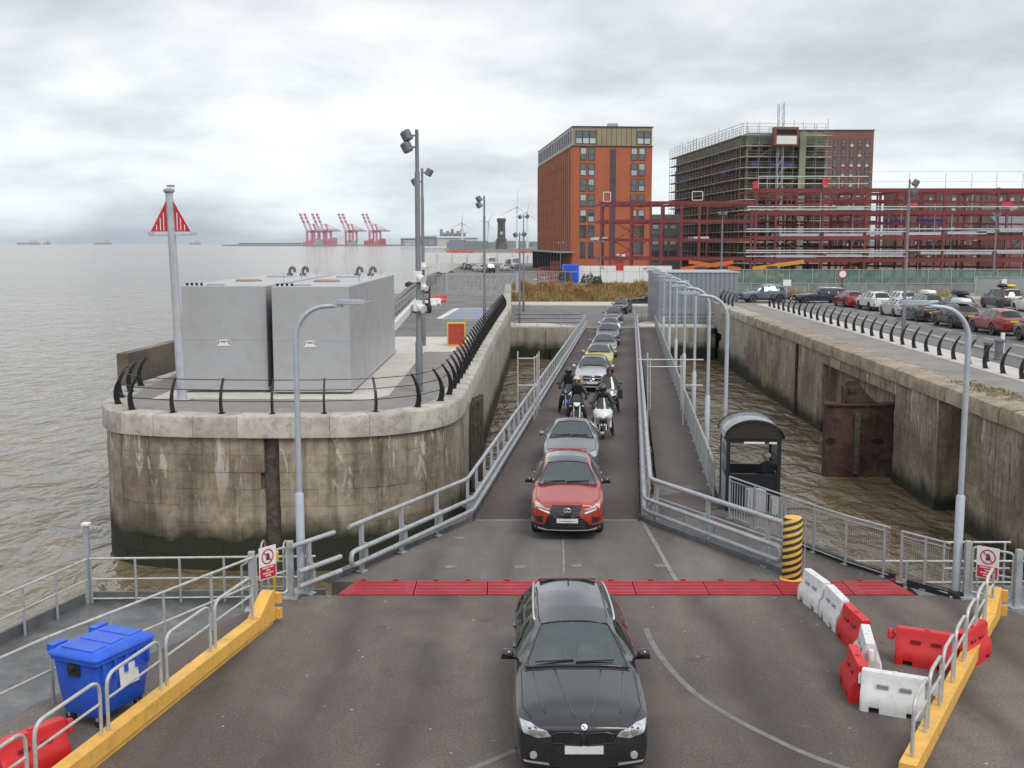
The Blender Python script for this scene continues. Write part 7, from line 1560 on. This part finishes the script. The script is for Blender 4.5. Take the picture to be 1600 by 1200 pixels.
# --- far shore to the left: cranes, sheds, turbines, tower
CY = 4550
crane_red_hazed = mat('crane_red_hazed', (.60, .13, .21), .6)  # red paled to pink, distance haze put into the colour
crane_white = mat('crane_pale', (.62, .52, .55), .6)
def crane(px, label):
    t = thing('container_crane', label, 'crane', ((px-800)/1750*CY, CY, GZ), 0, 'container cranes on the far shore'); S_ = 2.6
    for x in (-14, 14):
        for y in (0, 30): mb = MB(); mb.bar((x, y, 0), (x, y, 52), 4, 4); part('leg', mb, crane_red_hazed, t)
    for z in (14, 50):
        for y in (0, 30): mb = MB(); mb.bar((-16, y, z), (16, y, z), 4, 4); part('portal_beam', mb, crane_red_hazed, t)
    mb = MB(); mb.bar((-18, 15, 55), (56, 15, 55), 6, 5); part('girder', mb, crane_red_hazed, t)
    for dx in (0, 22): 
        mb = MB(); mb.bar((-16-0+dx*.0, 15+dx, 55), (-42, 15+dx, 122), 4, 5); part('raised_boom', mb, crane_white, t)
        mb = MB(); mb.bar((2, 15+dx, 55), (-8, 15+dx, 84), 3, 4); part('apex_tower', mb, crane_red_hazed, t)
        mb = MB(); mb.bar((-8, 15+dx, 84), (46, 15+dx, 57), 2, 2); part('backstay', mb, crane_white, t)
        for f in (.55, .78, .98): mb = MB(); mb.box((-16-26*f, 13+dx, 55+67*f), (7, 4, 7)); part('warning_band', mb, crane_red_hazed, t)
    mb = MB(); mb.box((30, 15, 60), (16, 10, 8)); part('machine_house', mb, crane_white, t); return t
for k, px in enumerate((487, 494, 506, 513, 547, 553, 584, 590)): crane(px, '%s red container crane from the left on the far shore' % ('first', 'second', 'third', 'fourth', 'fifth', 'sixth', 'seventh', 'eighth')[k])
random.seed(77)
cc = [mat('container_red', (.42, .05, .08), .7), mat('container_pink', (.50, .12, .17), .7), mat('container_grey', (.30, .33, .36), .7), mat('container_white', (.55, .56, .56), .7)]
stacks = []
for k in range(12):
    px = random.uniform(480, 620); w_ = random.uniform(14, 42); h_ = random.uniform(8, 22); x = (px-800)/1750*(CY-60); mb = MB()
    mb.box((x, CY-60+k*2.2, GZ+h_/2), (w_, 12, h_)); mb.box((x+w_*.2, CY-60+k*2.2, GZ+h_+3), (w_*.5, 11, 6)); ci = random.randrange(4); stacks.append((px, mb, ci))
for k, (px, mb, ci) in enumerate(sorted(stacks, key=lambda q: q[0])): solo('container_stack', mb, cc[ci], '%s container stack, %s from the left under the far cranes' % (('dark red', 'pink', 'grey', 'white')[ci], ('first', 'second', 'third', 'fourth', 'fifth', 'sixth', 'seventh', 'eighth', 'ninth', 'tenth', 'eleventh', 'twelfth')[k]), 'container stack', 'container stacks under the far cranes')
def shed_far(px0, px1, y, Y_, m_, label, roof=None, name='dock_shed'):
    a, b_ = aty(px0, y, Y_), aty(px1, y, Y_); t = thing(name, label, 'building', ((a.x+b_.x)/2, Y_, GZ)); W_ = b_.x-a.x; H_ = max(3, a.z-GZ); mb = MB(); mb.box((0, 20, H_*.42), (W_, 40, H_*.84)); part('wall', mb, m_, t)
    mb = MB(); mb.add([(-W_/2-2, -2, H_*.84), (W_/2+2, -2, H_*.84), (W_/2+2, 20, H_), (-W_/2-2, 20, H_), (-W_/2-2, 42, H_*.84), (W_/2+2, 42, H_*.84)], [(0, 1, 2, 3), (3, 2, 5, 4), (0, 3, 4), (1, 5, 2)]); part('roof', mb, roof or m_, t)
    mb = MB(); mb.box((W_*.2, -.6, H_*.22), (W_*.18, 1, H_*.42)); part('door', mb, cc[2], t); return t
fg_ = mat('far_grey', (.22, .25, .28), .8); fp_ = mat('far_pale', (.50, .51, .50), .8)
shed_far(626, 650, 371.5, 3000, fg_, 'dark grey dock shed on the far shore right of the cranes'); shed_far(632, 647, 376, 2900, fp_, 'pale low shed in front of the dark grey dock shed'); shed_far(650, 683, 368, 2600, fg_, 'grey dock shed behind the masts'); shed_far(683, 745, 369, 2300, fp_, 'long pale roofed warehouse on the far shore'); shed_far(688, 726, 363, 2500, fg_, 'grey works with vents above the long warehouse')
shed_far(372, 470, 379.3, 5200, fg_, 'faint low shoreline buildings left of the cranes')
for i, px in enumerate((690, 700, 707, 716, 722)): a = aty(px, 358+(i % 2)*3, 2500); mb = MB(); mb.tube([(a.x, 2490, GZ), (a.x, 2490, a.z)], 3.2, 8); solo('works_chimney', mb, fg_, ['leftmost slim', 'second slim', 'middle slim', 'fourth slim', 'rightmost slim'][i]+' chimney on the far works above the warehouse', 'chimney', 'chimneys of the far works')
tw_m = mat('turbine_white', (.70, .71, .72), .5)
def turbine(px, yhub, Y_, rl, a0, label):
    h = aty(px, yhub, Y_); t = thing('wind_turbine', label, 'wind turbine', (h.x, Y_, GZ), 0, 'wind turbines on the far docks'); H_ = h.z-GZ; mb = MB(); mb.tube([(0, 0, 0), (0, 0, H_)], [Y_*.0011, Y_*.0006], 10); part('tower', mb, tw_m, t, True); mb = MB(); mb.box((0, 0, H_), (Y_*.002, Y_*.003, Y_*.0016)); part('nacelle', mb, tw_m, t)
    for k in range(3):
        a = a0+k*2.094; mb = MB(); d = Vector((math.sin(a), 0, math.cos(a))); mb.tube([Vector((0, -Y_*.002, H_)), Vector((0, -Y_*.002, H_))+d*rl*.25, Vector((0, -Y_*.002, H_))+d*rl], [Y_*.0004, Y_*.0006, Y_*.0001], 6); part('blade', mb, tw_m, t)
    return t
turbine(722, 348, 2200, 22, .1, 'thin wind turbine behind the long pale warehouse'); turbine(763, 346, 2000, 20, .6, 'wind turbine left of the dark clock tower'); turbine(808, 323, 1250, 22, .05, 'tallest wind turbine right of the clock tower'); turbine(824, 332, 1300, 20, .2, 'wind turbine nearest the orange brick block')
# clock tower
TY = 1100; b0 = aty(783.5, 390, TY); th = aty(783.5, 341, TY).z-GZ; st_m = mat('dark_tower_stone', (.10, .095, .09), .9, 0, .2, .05)
t_ = thing('clock_tower', 'dark stone clock tower standing on the far dock', 'tower', (b0.x, TY, GZ)); oct_ = lambda r_: [(r_*math.cos(math.pi/8+k*math.pi/4), r_*math.sin(math.pi/8+k*math.pi/4)) for k in range(8)]
part('base', loft([[(x, y, z) for x, y in oct_(r_)] for r_, z in ((6.4, 0), (5.4, th*.25), (5.6, th*.33), (4.5, th*.34))]), st_m, t_); part('shaft', loft([[(x, y, z) for x, y in oct_(r_)] for r_, z in ((4.3, th*.34), (3.9, th*.88))]), st_m, t_); part('crown', loft([[(x, y, z) for x, y in oct_(r_)] for r_, z in ((4.6, th*.88), (4.9, th*.95), (4.4, th))]), st_m, t_)
mb = MB(); mb.lathe([(1.5, 0), (1.5, .3)], 14, (0, -3.9, th*.52), Matrix.Rotation(math.pi/2, 4, 'X')); part('clock_face', mb, fp_, t_)
for z in (.62, .76): mb = MB(); mb.box((0, -3.9, th*z), (1.0, .4, 3)); part('slit_window', mb, dark_gap, t_)
# band of low far things between the road and the docks
t_ = thing('far_hoarding', 'long white hoarding across the far end of the road', 'hoarding', (-12, 330, GZ))
hf = MB(); hf.box((0, 0, 1.5), (4.3, .12, 3.0)); hfm = hf.mesh('panel'); hfm.materials.append(white_plain)
for k in range(11): inst('panel', hfm, t_, (-12+k*4.4, k*-.6, 0))
for i in range(9):
    px = random.uniform(702, 742) if i < 6 else random.uniform(815, 838); Y_ = random.uniform(370, 460); mb = MB(); x = (px-800)/1750*Y_
    telehandler(['orange digger with its arm up behind the far white hoarding', 'orange excavator beyond the far hoarding', 'red loader behind the far hoarding', 'orange site machine left of the middle mast', 'rusty orange machine on the far dock', 'orange crane base behind the far hoarding', 'red machine beyond the white vans', 'orange machine left of the brick block colonnade', 'red site machine behind the large white van'][i], x, Y_, org if i % 2 else crane_red_hazed, 1 if i % 3 else -1)
rv = MB(); random.seed(4)
for k in range(160):
    f = random.random(); x = -11.6-2.8*f*random.random()-random.random()*2; y = 168+random.uniform(0, 60); s_ = random.uniform(.5, 1.2); rv.ball((x, y, random.uniform(-2.5, 1.2)), (s_, s_*random.uniform(.7, 1.2), s_*.7), 6)
struct('rock_revetment', rv, rust_dark, kind='stuff', label='dark rock revetment on the river side beyond the promenade')
mb = MB()
for k in range(120):
    x = random.uniform(-60, 700); y = random.uniform(900, 2400); mb.box((x, y, GZ+3), (random.uniform(12, 50), 14, random.uniform(5, 14)))
struct('distant_rooftops', mb, fg_, kind='stuff', label='hazy mass of far dockland roofs on the skyline')
# ships on the horizon
for i, (px, L_) in enumerate(((45, 180), (73, 60), (161, 130), (305, 90))):
    q_ = aty(px, 380.5, 9000); t_ = thing('ship', ['faint long ship on the horizon at the far left', 'tiny vessel on the horizon beside the long ship', 'pale ship with a tall superstructure on the horizon', 'faint ship on the horizon just right of the beacon'][i], 'ship', (q_.x, 9000, WZ)); mb = MB(); mb.box((0, 0, 8), (L_, 20, 16)); part('hull', mb, fg_, t_); mb = MB(); mb.box((L_*.2, 0, 24), (L_*.3, 18, 18)); part('superstructure', mb, fp_, t_)
# ================================================================== MOTORCYCLES AND PEOPLE
skin_m = mat('skin', (.42, .24, .17), .55, 0, .08, 8); leather = mat('black_leather', (.016, .016, .018), .5, 0, .25, 6); denim = mat('dark_trousers', (.022, .024, .03), .8, 0, .25, 8); grey_jkt = mat('grey_jacket', (.085, .08, .075), .75, 0, .25, 6); navy_top = mat('navy_fleece', (.014, .02, .045), .85, 0, .2, 8)
boot_m = mat('boot', (.012, .012, .012), .6); pale_top = mat('pale_blue_top', (.35, .45, .50), .8, 0, .2, 6); tan_top = mat('brown_top', (.12, .09, .07), .8, 0, .2, 6)
def body_mesh(J, key, bulk=1.0):
    """one continuous skinned figure; J: joints"""
    names = list(J); idx = {n: i for i, n in enumerate(names)}
    E_ = [('pelvis', 'waist'), ('waist', 'chest'), ('chest', 'neck'), ('neck', 'head'), ('head', 'crown')]
    for s in 'lr': E_ += [('chest', 'sho_'+s), ('sho_'+s, 'elb_'+s), ('elb_'+s, 'wri_'+s), ('pelvis', 'hip_'+s), ('hip_'+s, 'kne_'+s), ('kne_'+s, 'ank_'+s), ('ank_'+s, 'toe_'+s)]
    rad = dict(pelvis=(.15, .13), waist=(.145, .12), chest=(.17, .13), neck=(.06, .062), head=(.085, .10), crown=(.07, .075))
    for s in 'lr': rad.update({'sho_'+s: (.08, .085), 'elb_'+s: (.055, .055), 'wri_'+s: (.04, .042), 'hip_'+s: (.105, .105), 'kne_'+s: (.075, .08), 'ank_'+s: (.05, .055), 'toe_'+s: (.045, .035)})
    me = D.meshes.new('skel'); me.from_pydata([J[n] for n in names], [(idx[a], idx[b]) for a, b in E_], []); o = D.objects.new('skel_tmp', me); COL.objects.link(o); md = o.modifiers.new('k', 'SKIN'); md.use_smooth_shade = True
    sv = me.skin_vertices[0].data
    for n in names: sv[idx[n]].radius = tuple(x*(1.0 if n in ('neck', 'head', 'crown') else bulk) for x in rad[n]); sv[idx[n]].use_root = n == 'pelvis'
    o.modifiers.new('s', 'SUBSURF').levels = 2; o.modifiers['s'].render_levels = 2
    ev = D.meshes.new_from_object(o.evaluated_get(bpy.context.evaluated_depsgraph_get())); D.objects.remove(o)
    P_ = {n: Vector(J[n]) for n in names}
    def seg_d(p, a, b): ab = b-a; t = max(0, min(1, (p-a).dot(ab)/ab.length_squared)); return (p-a-ab*t).length
    ids = []
    for f in ev.polygons:
        c = f.center; best = min(((seg_d(c, P_[a], P_[b]), a, b) for a, b in E_)); a, b = best[1], best[2]
        mi = 0
        if a in ('neck', 'head') or (a == 'chest' and b == 'neck' and (c-P_['neck']).length < .05): mi = 2
        elif a[:3] in ('hip', 'kne') or (a == 'pelvis'): mi = 1
        elif a[:3] == 'ank': mi = 3
        ids.append(mi)
    ev.polygons.foreach_set('material_index', ids); ev.name = key; return ev
def ride_pose(lean=0, foot=.36, grip=(.34, .50, 1.04)):
    J = dict(pelvis=(0, 1.30, .86), waist=(0, 1.24, 1.06), chest=(0, 1.10, 1.34), neck=(0, 1.04, 1.53), head=(0, .99, 1.64), crown=(0, .99, 1.74))
    for s, k in (('l', -1), ('r', 1)): J.update({'sho_'+s: (k*.19, 1.10, 1.42), 'elb_'+s: (k*.37, .90, 1.16), 'wri_'+s: (k*(grip[0]+.0), grip[1]+.10, grip[2]+.03), 'hip_'+s: (k*.12, 1.24, .82), 'kne_'+s: (k*.27, .84, .60), 'ank_'+s: (k*foot, .98, .11), 'toe_'+s: (k*(foot+.02), .80, .045)})
    return J
def seat_pose(reach=True):
    J = dict(pelvis=(0, .10, .12), waist=(0, .16, .30), chest=(0, .22, .56), neck=(0, .21, .76), head=(0, .18, .87), crown=(0, .18, .96))
    for s, k in (('l', -1), ('r', 1)): J.update({'sho_'+s: (k*.19, .22, .64), 'elb_'+s: (k*.25, .02, .40), 'wri_'+s: (k*.15, -.28, .46) if reach else (k*.12, -.18, .24), 'hip_'+s: (k*.10, .04, .11), 'kne_'+s: (k*.13, -.38, .16), 'ank_'+s: (k*.13, -.55, -.24), 'toe_'+s: (k*.13, -.70, -.28)})
    return J
def glove_mesh(k):
    mb = MB(); mb.box((0, .03, 0), (.085, .09, .035))
    for i, L_ in enumerate((.075, .085, .08, .062)): x = -.032+i*.0215; mb.tube([(x, -.01, .005), (x, -.045, .0), (x, -.055, -.03), (x, -.03-.01*i*.3, -.045-L_*.1)], [.0105, .0105, .01, .009], 6)
    mb.tube([(k*-.04, .05, -.005), (k*-.055, .015, -.025), (k*-.035, -.02, -.045)], [.013, .012, .01], 6); return mb.mesh('glove', None, True)
GL = {k: glove_mesh(k) for k in (-1, 1)}
def face_on(t, J, open_face=True):
    h = Vector(J['head'])
    mb = MB(); mb.tube([h+Vector((0, -.095, .03)), h+Vector((0, -.122, -.012)), h+Vector((0, -.1, -.018))], [.010, .017, .012], 6); part('nose', mb, skin_m, t, True)
    for k in (-1, 1): mb = MB(); mb.ball(h+Vector((k*.034, -.094, .028)), (.014, .008, .009), 8); part('eye', mb, sign_dark, t); mb = MB(); mb.ball(h+Vector((k*.092, .01, .0)), (.016, .03, .038), 8); part('ear', mb, skin_m, t)
    mb = MB(); mb.ball(h+Vector((0, -.095, -.052)), (.026, .008, .007), 8); part('mouth', mb, mat('lips', (.28, .10, .09), .5) if 'lips' not in MT else MT['lips'], t)
def helmet(t, J, m_, full=True, visor=gloss_black):
    h = Vector(J['head'])+Vector((0, .01, .035)); mb = MB(); n, k2 = 18, 12; rx, ry, rz_ = .15, .175, .165; vs = []; fs = []
    for i in range(k2+1):
        th = math.pi*(.005+.99*i/k2)
        for k in range(n): a = 2*math.pi*k/n; vs.append(h+Vector((rx*math.sin(th)*math.sin(a), -ry*math.sin(th)*math.cos(a), rz_*math.cos(th))))
    for i in range(k2):
        for k in range(n):
            th = (i+.5)/k2; a = ((k+.5) % n)/n*2*math.pi; front = math.cos(a) > .45
            if th > .86: continue
            if front and .40 < th < (.64 if full else .9): continue
            fs.append((i*n+k, (i+1)*n+k, (i+1)*n+(k+1) % n, i*n+(k+1) % n))
    mb.add(vs, fs); hm = part('helmet', mb, m_, t, 'all')
    if full:
        mb = MB(); vs = []; fs = []
        for i in range(5):
            th = math.pi*(.385+.28*i/4)
            for k in range(9): a = -1.15+2.3*k/8; vs.append(h+Vector((rx*1.02*math.sin(th)*math.sin(a), -ry*1.02*math.sin(th)*math.cos(a), rz_*math.cos(th))))
        for i in range(4): fs += [(i*9+k, (i+1)*9+k, (i+1)*9+k+1, i*9+k+1) for k in range(8)]
        mb.add(vs, fs); part('visor', mb, visor, hm, 'all')
def person(label, loc, rz, me, J, mats_, gloves=None, group=None):
    t = thing('person', label, 'person', loc, rz, group); b_ = D.objects.new('body', me); COL.objects.link(b_); b_.parent = t
    while len(me.materials) < 4: me.materials.append(mats_[len(me.materials)])
    for i in range(4): b_.material_slots[i].link = 'OBJECT'; b_.material_slots[i].material = mats_[i]
    for s, k in (('l', -1), ('r', 1)):
        w_, e_ = Vector(J['wri_'+s]), Vector(J['elb_'+s]); d = (w_-e_).normalized(); o = inst('glove' if gloves else 'hand', GL[k], t, w_+d*.05); o.rotation_euler = (-d).to_track_quat('Y', 'Z').to_euler()
        if not GL[k].materials: GL[k].materials.append(leather)
        o.material_slots[0].link = 'OBJECT'; o.material_slots[0].material = gloves or skin_m
    return t
def motorcycle(label, loc, rz, kind, body_m, screen_m, accent=None):
    t = thing('motorcycle', label, 'motorcycle', loc, rz, 'motorcycles waiting on the bridge'); t.scale = (1.22, 1.1, 1.1)
    for y, wd in ((.30, .36), (1.72, .5)):
        o = inst('wheel', tyre_me, t, (0, y, .31), sc=(.31*wd*1.0, .31, .31)); r_ = inst('rim', rim_me, o)
    for x in (-.09, .09): mb = MB(); mb.tube([(x, .30, .31), (x*1.1, .62, .98)], .027, 8); part('fork', mb, silver_trim, t, True)
    mb = MB(); mb.box((0, .98, .46), (.34, .55, .36)); mb.box((0, .85, .62), (.3, .3, .2), rx=.4); part('engine', mb, steel_grey, t)
    mb = MB(); mb.bar((.12, 1.0, .42), (.13, 1.72, .31), .04, .08); mb.bar((-.12, 1.0, .42), (-.13, 1.72, .31), .04, .08); mb.bar((0, .7, .85), (0, 1.4, .72), .1, .1); part('frame', mb, blk_plastic, t)
    part('fuel_tank', loft([[(x*.1, .66+y*.02, z) for x, y, z in ((-1, 0, .74), (1, 0, .74), (1, 0, .9), (-1, 0, .9))], [(x*.17, .85, z) for x, y, z in ((-1, 0, .72), (1, 0, .72), (1, 0, .98), (-1, 0, .98))], [(x*.12, 1.15, z) for x, y, z in ((-1, 0, .72), (1, 0, .72), (1, 0, .88), (-1, 0, .88))]]), body_m, t, True)
    mb = MB(); mb.box((0, 1.35, .79), (.28, .5, .1)); mb.box((0, 1.7, .88), (.24, .35, .1)); part('seat', mb, leather, t)
    mb = MB(); mb.tube([(-.40, .62, 1.02), (-.2, .6, 1.04), (0, .58, 1.0), (.2, .6, 1.04), (.40, .62, 1.02)], .014, 8); part('handlebar', mb, blk_plastic, t, True)
    for k in (-1, 1):
        mb = MB(); mb.tube([(k*.28, .60, 1.04), (k*.36, .54, 1.2)], .007, 5); mb.ball((k*.38, .53, 1.22), (.065, .015, .04), 10); part('mirror', mb, blk_plastic, t, True)
        mb = MB(); mb.tube([(k*.16, .78, .36), (k*.17, 1.3, .3), (k*.19, 1.9, .4)], [.03, .03, .05], 8); part('exhaust', mb, silver_trim, t, True)
        mb = MB(); mb.box((k*.2, .45, .78), (.08, .05, .035)); part('indicator', mb, plate_y if kind != 'naked' else drl, t)
    mb = MB(); mb.add([(-.07, .06, .5), (.07, .06, .5), (.07, .30, .66), (-.07, .30, .66), (.07, .56, .58), (-.07, .56, .58)], [(0, 1, 2, 3), (3, 2, 4, 5)]); part('mudguard', mb, body_m, t)
    if kind == 'naked':
        mb = MB(); mb.plate([(-.17, .08), (.17, .08), (.13, -.06), (.05, -.15), (-.05, -.15), (-.13, -.06)], (0, .40, .90), (1, 0, 0), (0, .25, .97), .12); part('nose_cowl', mb, body_m, t); mb = MB(); mb.plate([(-.12, .04), (.12, .04), (.08, -.06), (0, -.11), (-.08, -.06)], (0, .325, .88), (1, 0, 0), (0, .25, .97), .03); part('headlamp', mb, drl, t)
        mb = MB(); mb.plate([(-.15, 0), (.15, 0), (.10, .24), (-.10, .24)], (0, .40, .98), (1, 0, 0), (0, .45, .89), .012); part('fly_screen', mb, screen_m, t)
        if accent: mb = MB(); mb.tube([(-.18, .6, .88), (-.2, 1.0, .66), (-.17, 1.3, .62)], .022, 6); part('frame_tube', mb, accent, t, True); mb = MB(); mb.tube([(.18, .6, .88), (.2, 1.0, .66), (.17, 1.3, .62)], .022, 6); part('frame_tube', mb, accent, t, True)
    else:
        wd = 1.12 if kind == 'scooter' else 1.0
        rings = []
        for z, y, hx, dp in ((.42, .42, .10, .14), (.56, .26, .2, .3), (.76, .10, .26, .42), (.95, .16, .27, .42), (1.06, .32, .2, .3)): rings.append([(hx*wd*x, y+dp*yy, z) for x, yy in ((0, -.05), (.5, .06), (.9, .35), (1, .8), (.8, 1), (-.8, 1), (-1, .8), (-.9, .35), (-.5, .06))])
        part('fairing', loft(rings), body_m, t, True)
        for k in (-1, 1): mb = MB(); mb.plate([(k*.03, 0), (k*.2, .07), (k*.21, .12), (k*.06, .06)], (0, .055, .76), (1, 0, 0), (0, .3, .95), .06); part('headlamp', mb, lens_m if kind == 'scooter' else drl, t)
        mb = MB(); mb.plate([(-.08, -.16), (.08, -.16), (.12, .0), (-.12, .0)], (0, .11, .66), (1, 0, 0), (0, -.55, .83), .06); part('chin_vent', mb, gloss_black, t)
        sh = .42 if kind == 'scooter' else .5; mb = MB(); n = 6
        for i in range(n):
            for j in range(4): pass
        ringsS = []
        for j in range(5): f = j/4; hx = (.20 if kind == 'scooter' else .27)*(1-.38*f*f); ringsS.append([(hx*x, .24+.26*f+.10*x*x, .98+sh*f) for x in (-1, -.6, -.2, .2, .6, 1)])
        vs = [q for r_ in ringsS for q in r_]; mb = MB(); mb.add(vs, [(j*6+i, j*6+i+1, (j+1)*6+i+1, (j+1)*6+i) for j in range(4) for i in range(5)]); part('windscreen', mb, screen_m, t, 'all')
        if kind == 'scooter':
            for k in (-1, 1): mb = MB(); mb.plate([(0, 0), (1.0, .1), (1.25, .42), (.2, .36)], (k*.24, .48, .38), (0, 1, 0), (0, 0, 1), .06); part('side_panel', mb, body_m, t)
        else:
            for k in (-1, 1): mb = MB(); mb.box((k*.38, 1.72, .66), (.24, .5, .38), taper=.85); part('pannier', mb, blk_plastic, t)
            mb = MB(); mb.box((0, 2.0, 1.02), (.46, .38, .3), taper=.85); part('top_box', mb, blk_plastic, t)
    return t
def bridge_place(px, py):
    z = 0
    for _ in range(4): q_ = at(px, py, z); z = on_bridge(0, q_.y)
    return Vector((q_.x, q_.y, z))
smoke = glass('smoked_screen', (.07, .08, .085), 1.8); wht_fair = mat('white_fairing', (.62, .63, .64), .25, 0, .06, 4, coat=.8); gry_fair = mat('grey_fairing', (.20, .21, .225), .3, .3, .08, 4, coat=.8); grn = mat('green_frame', (.04, .35, .05), .4); blu = mat('blue_tank', (.04, .16, .50), .35, 0, .15, 6)
Jr = ride_pose(); Jm = body_mesh(Jr, 'rider_body', 1.25); cream = mat('cream_helmet', (.55, .45, .24), .3, 0, .1, 5, coat=.6); gh = mat('graphite_helmet', (.05, .05, .055), .3, 0, .2, 6, coat=.5)
RG = 'motorcycle riders on the bridge'
specs = [  # px, py of the front wheel contact, bike kind, paint, labels, rider look
    (888, 648, 'naked', blu, blu, 'blue and dark naked motorcycle at the rear left of the four', 'rider in black leather and a dark full-face helmet on the rear left motorcycle', leather, gh, True),
    (901, 668, 'naked', blk_plastic, grn, 'black and green naked motorcycle with a bright white nose at the front left', 'rider in black with a cream open helmet on the front left motorcycle', leather, cream, False),
    (942, 686, 'scooter', wht_fair, None, 'white large-fairing scooter at the front right of the four', 'rider in black with a dark full-face helmet on the white scooter', leather, gh, True),
    (953, 648, 'tourer', gry_fair, None, 'grey touring motorcycle with panniers at the rear right', 'rider in a grey jacket with a dark open helmet on the touring motorcycle', grey_jkt, leather, False)]
for px, py, kind, bm__, ac, bl_, rl_, jk, hm_, full in specs:
    q_ = bridge_place(px, py); rz = BRZ+R(3); o = q_+Vector((.30*math.sin(rz), -.30*math.cos(rz), 0))
    motorcycle(bl_, o, rz, kind, bm__, smoke, ac)
    t = person(rl_, o, rz, Jm, Jr, [jk, denim, skin_m, boot_m], leather, RG); t.scale = (1.1, 1.1, 1.1); helmet(t, Jr, hm_, full)
    face_on(t, Jr)
Js = seat_pose(False); Jsm = body_mesh(Js, 'seated_body'); Jd = seat_pose(True); Jdm = body_mesh(Jd, 'driver_body')
# attendant in the kiosk on a stool
mb = MB(); mb.lathe([(.2, .06), (.2, .08), (.03, .1), (.03, .5), (.19, .52), (.19, .57)], 14, (6.92, 30.5, 0)); solo('stool', mb, blk_plastic, 'round black stool inside the kiosk', 'stool', None, True)
t = person('attendant in dark clothes and a white cap sitting inside the kiosk', (6.92, 30.42, .55), R(-160), Jsm, Js, [navy_top, denim, skin_m, boot_m]); face_on(t, Js)
h = Vector(Js['head']); mb = MB(); mb.ball(h+Vector((0, .01, .06)), (.115, .125, .085), 14); cp_ = part('cap', mb, white_plain, t, True); mb = MB(); mb.plate([(-.08, 0), (.08, 0), (.06, .1), (-.06, .1)], h+Vector((0, -.1, .055)), (1, 0, 0), (0, -1, -.15), .012); part('cap_peak', mb, white_plain, cp_)
hair_m = mat('brown_hair', (.05, .033, .022), .7)
def occupant(label, x, y, z, top_m, reach):
    J_, m_ = (Jd, Jdm) if reach else (Js, Jsm); t = person(label, (x, y, z), 0, m_, J_, [top_m, denim, skin_m, boot_m], None, 'people in the front cars'); face_on(t, J_); h = Vector(J_['head']); mb = MB(); mb.ball(h+Vector((0, .025, .045)), (.098, .108, .09), 12); part('hair', mb, hair_m, t, True); return t
occupant('driver in brown dimly seen behind the windscreen of the dark estate', .97-.36, 14.5+2.5, .33, tan_top, True); occupant('front passenger in a pale blue top in the dark estate', .97+.36, 14.5+2.5, .33, pale_top, False)
occupant('driver of the metallic red crossover, dimly seen', 1.36-.32, 26.9+2.2, .48, navy_top, True)
# ================================================================== the air between here and the far shore
mb = MB(); mb.box((0, 5800, 22), (17000, 13000, 60)); hz = struct('haze', mb, [D.materials.new('haze_air')], kind='stuff')
hm_ = hz.data.materials[0]; hm_.use_nodes = True; t = hm_.node_tree; t.nodes.remove(t.nodes['Principled BSDF']); pv_ = nd(t, 'ShaderNodeVolumePrincipled'); setin(pv_, Density=.00006, Anisotropy=.3); pv_.inputs['Color'].default_value = (.86, .92, 1, 1)
t.links.new(pv_.outputs[0], t.nodes['Material Output'].inputs['Volume'])
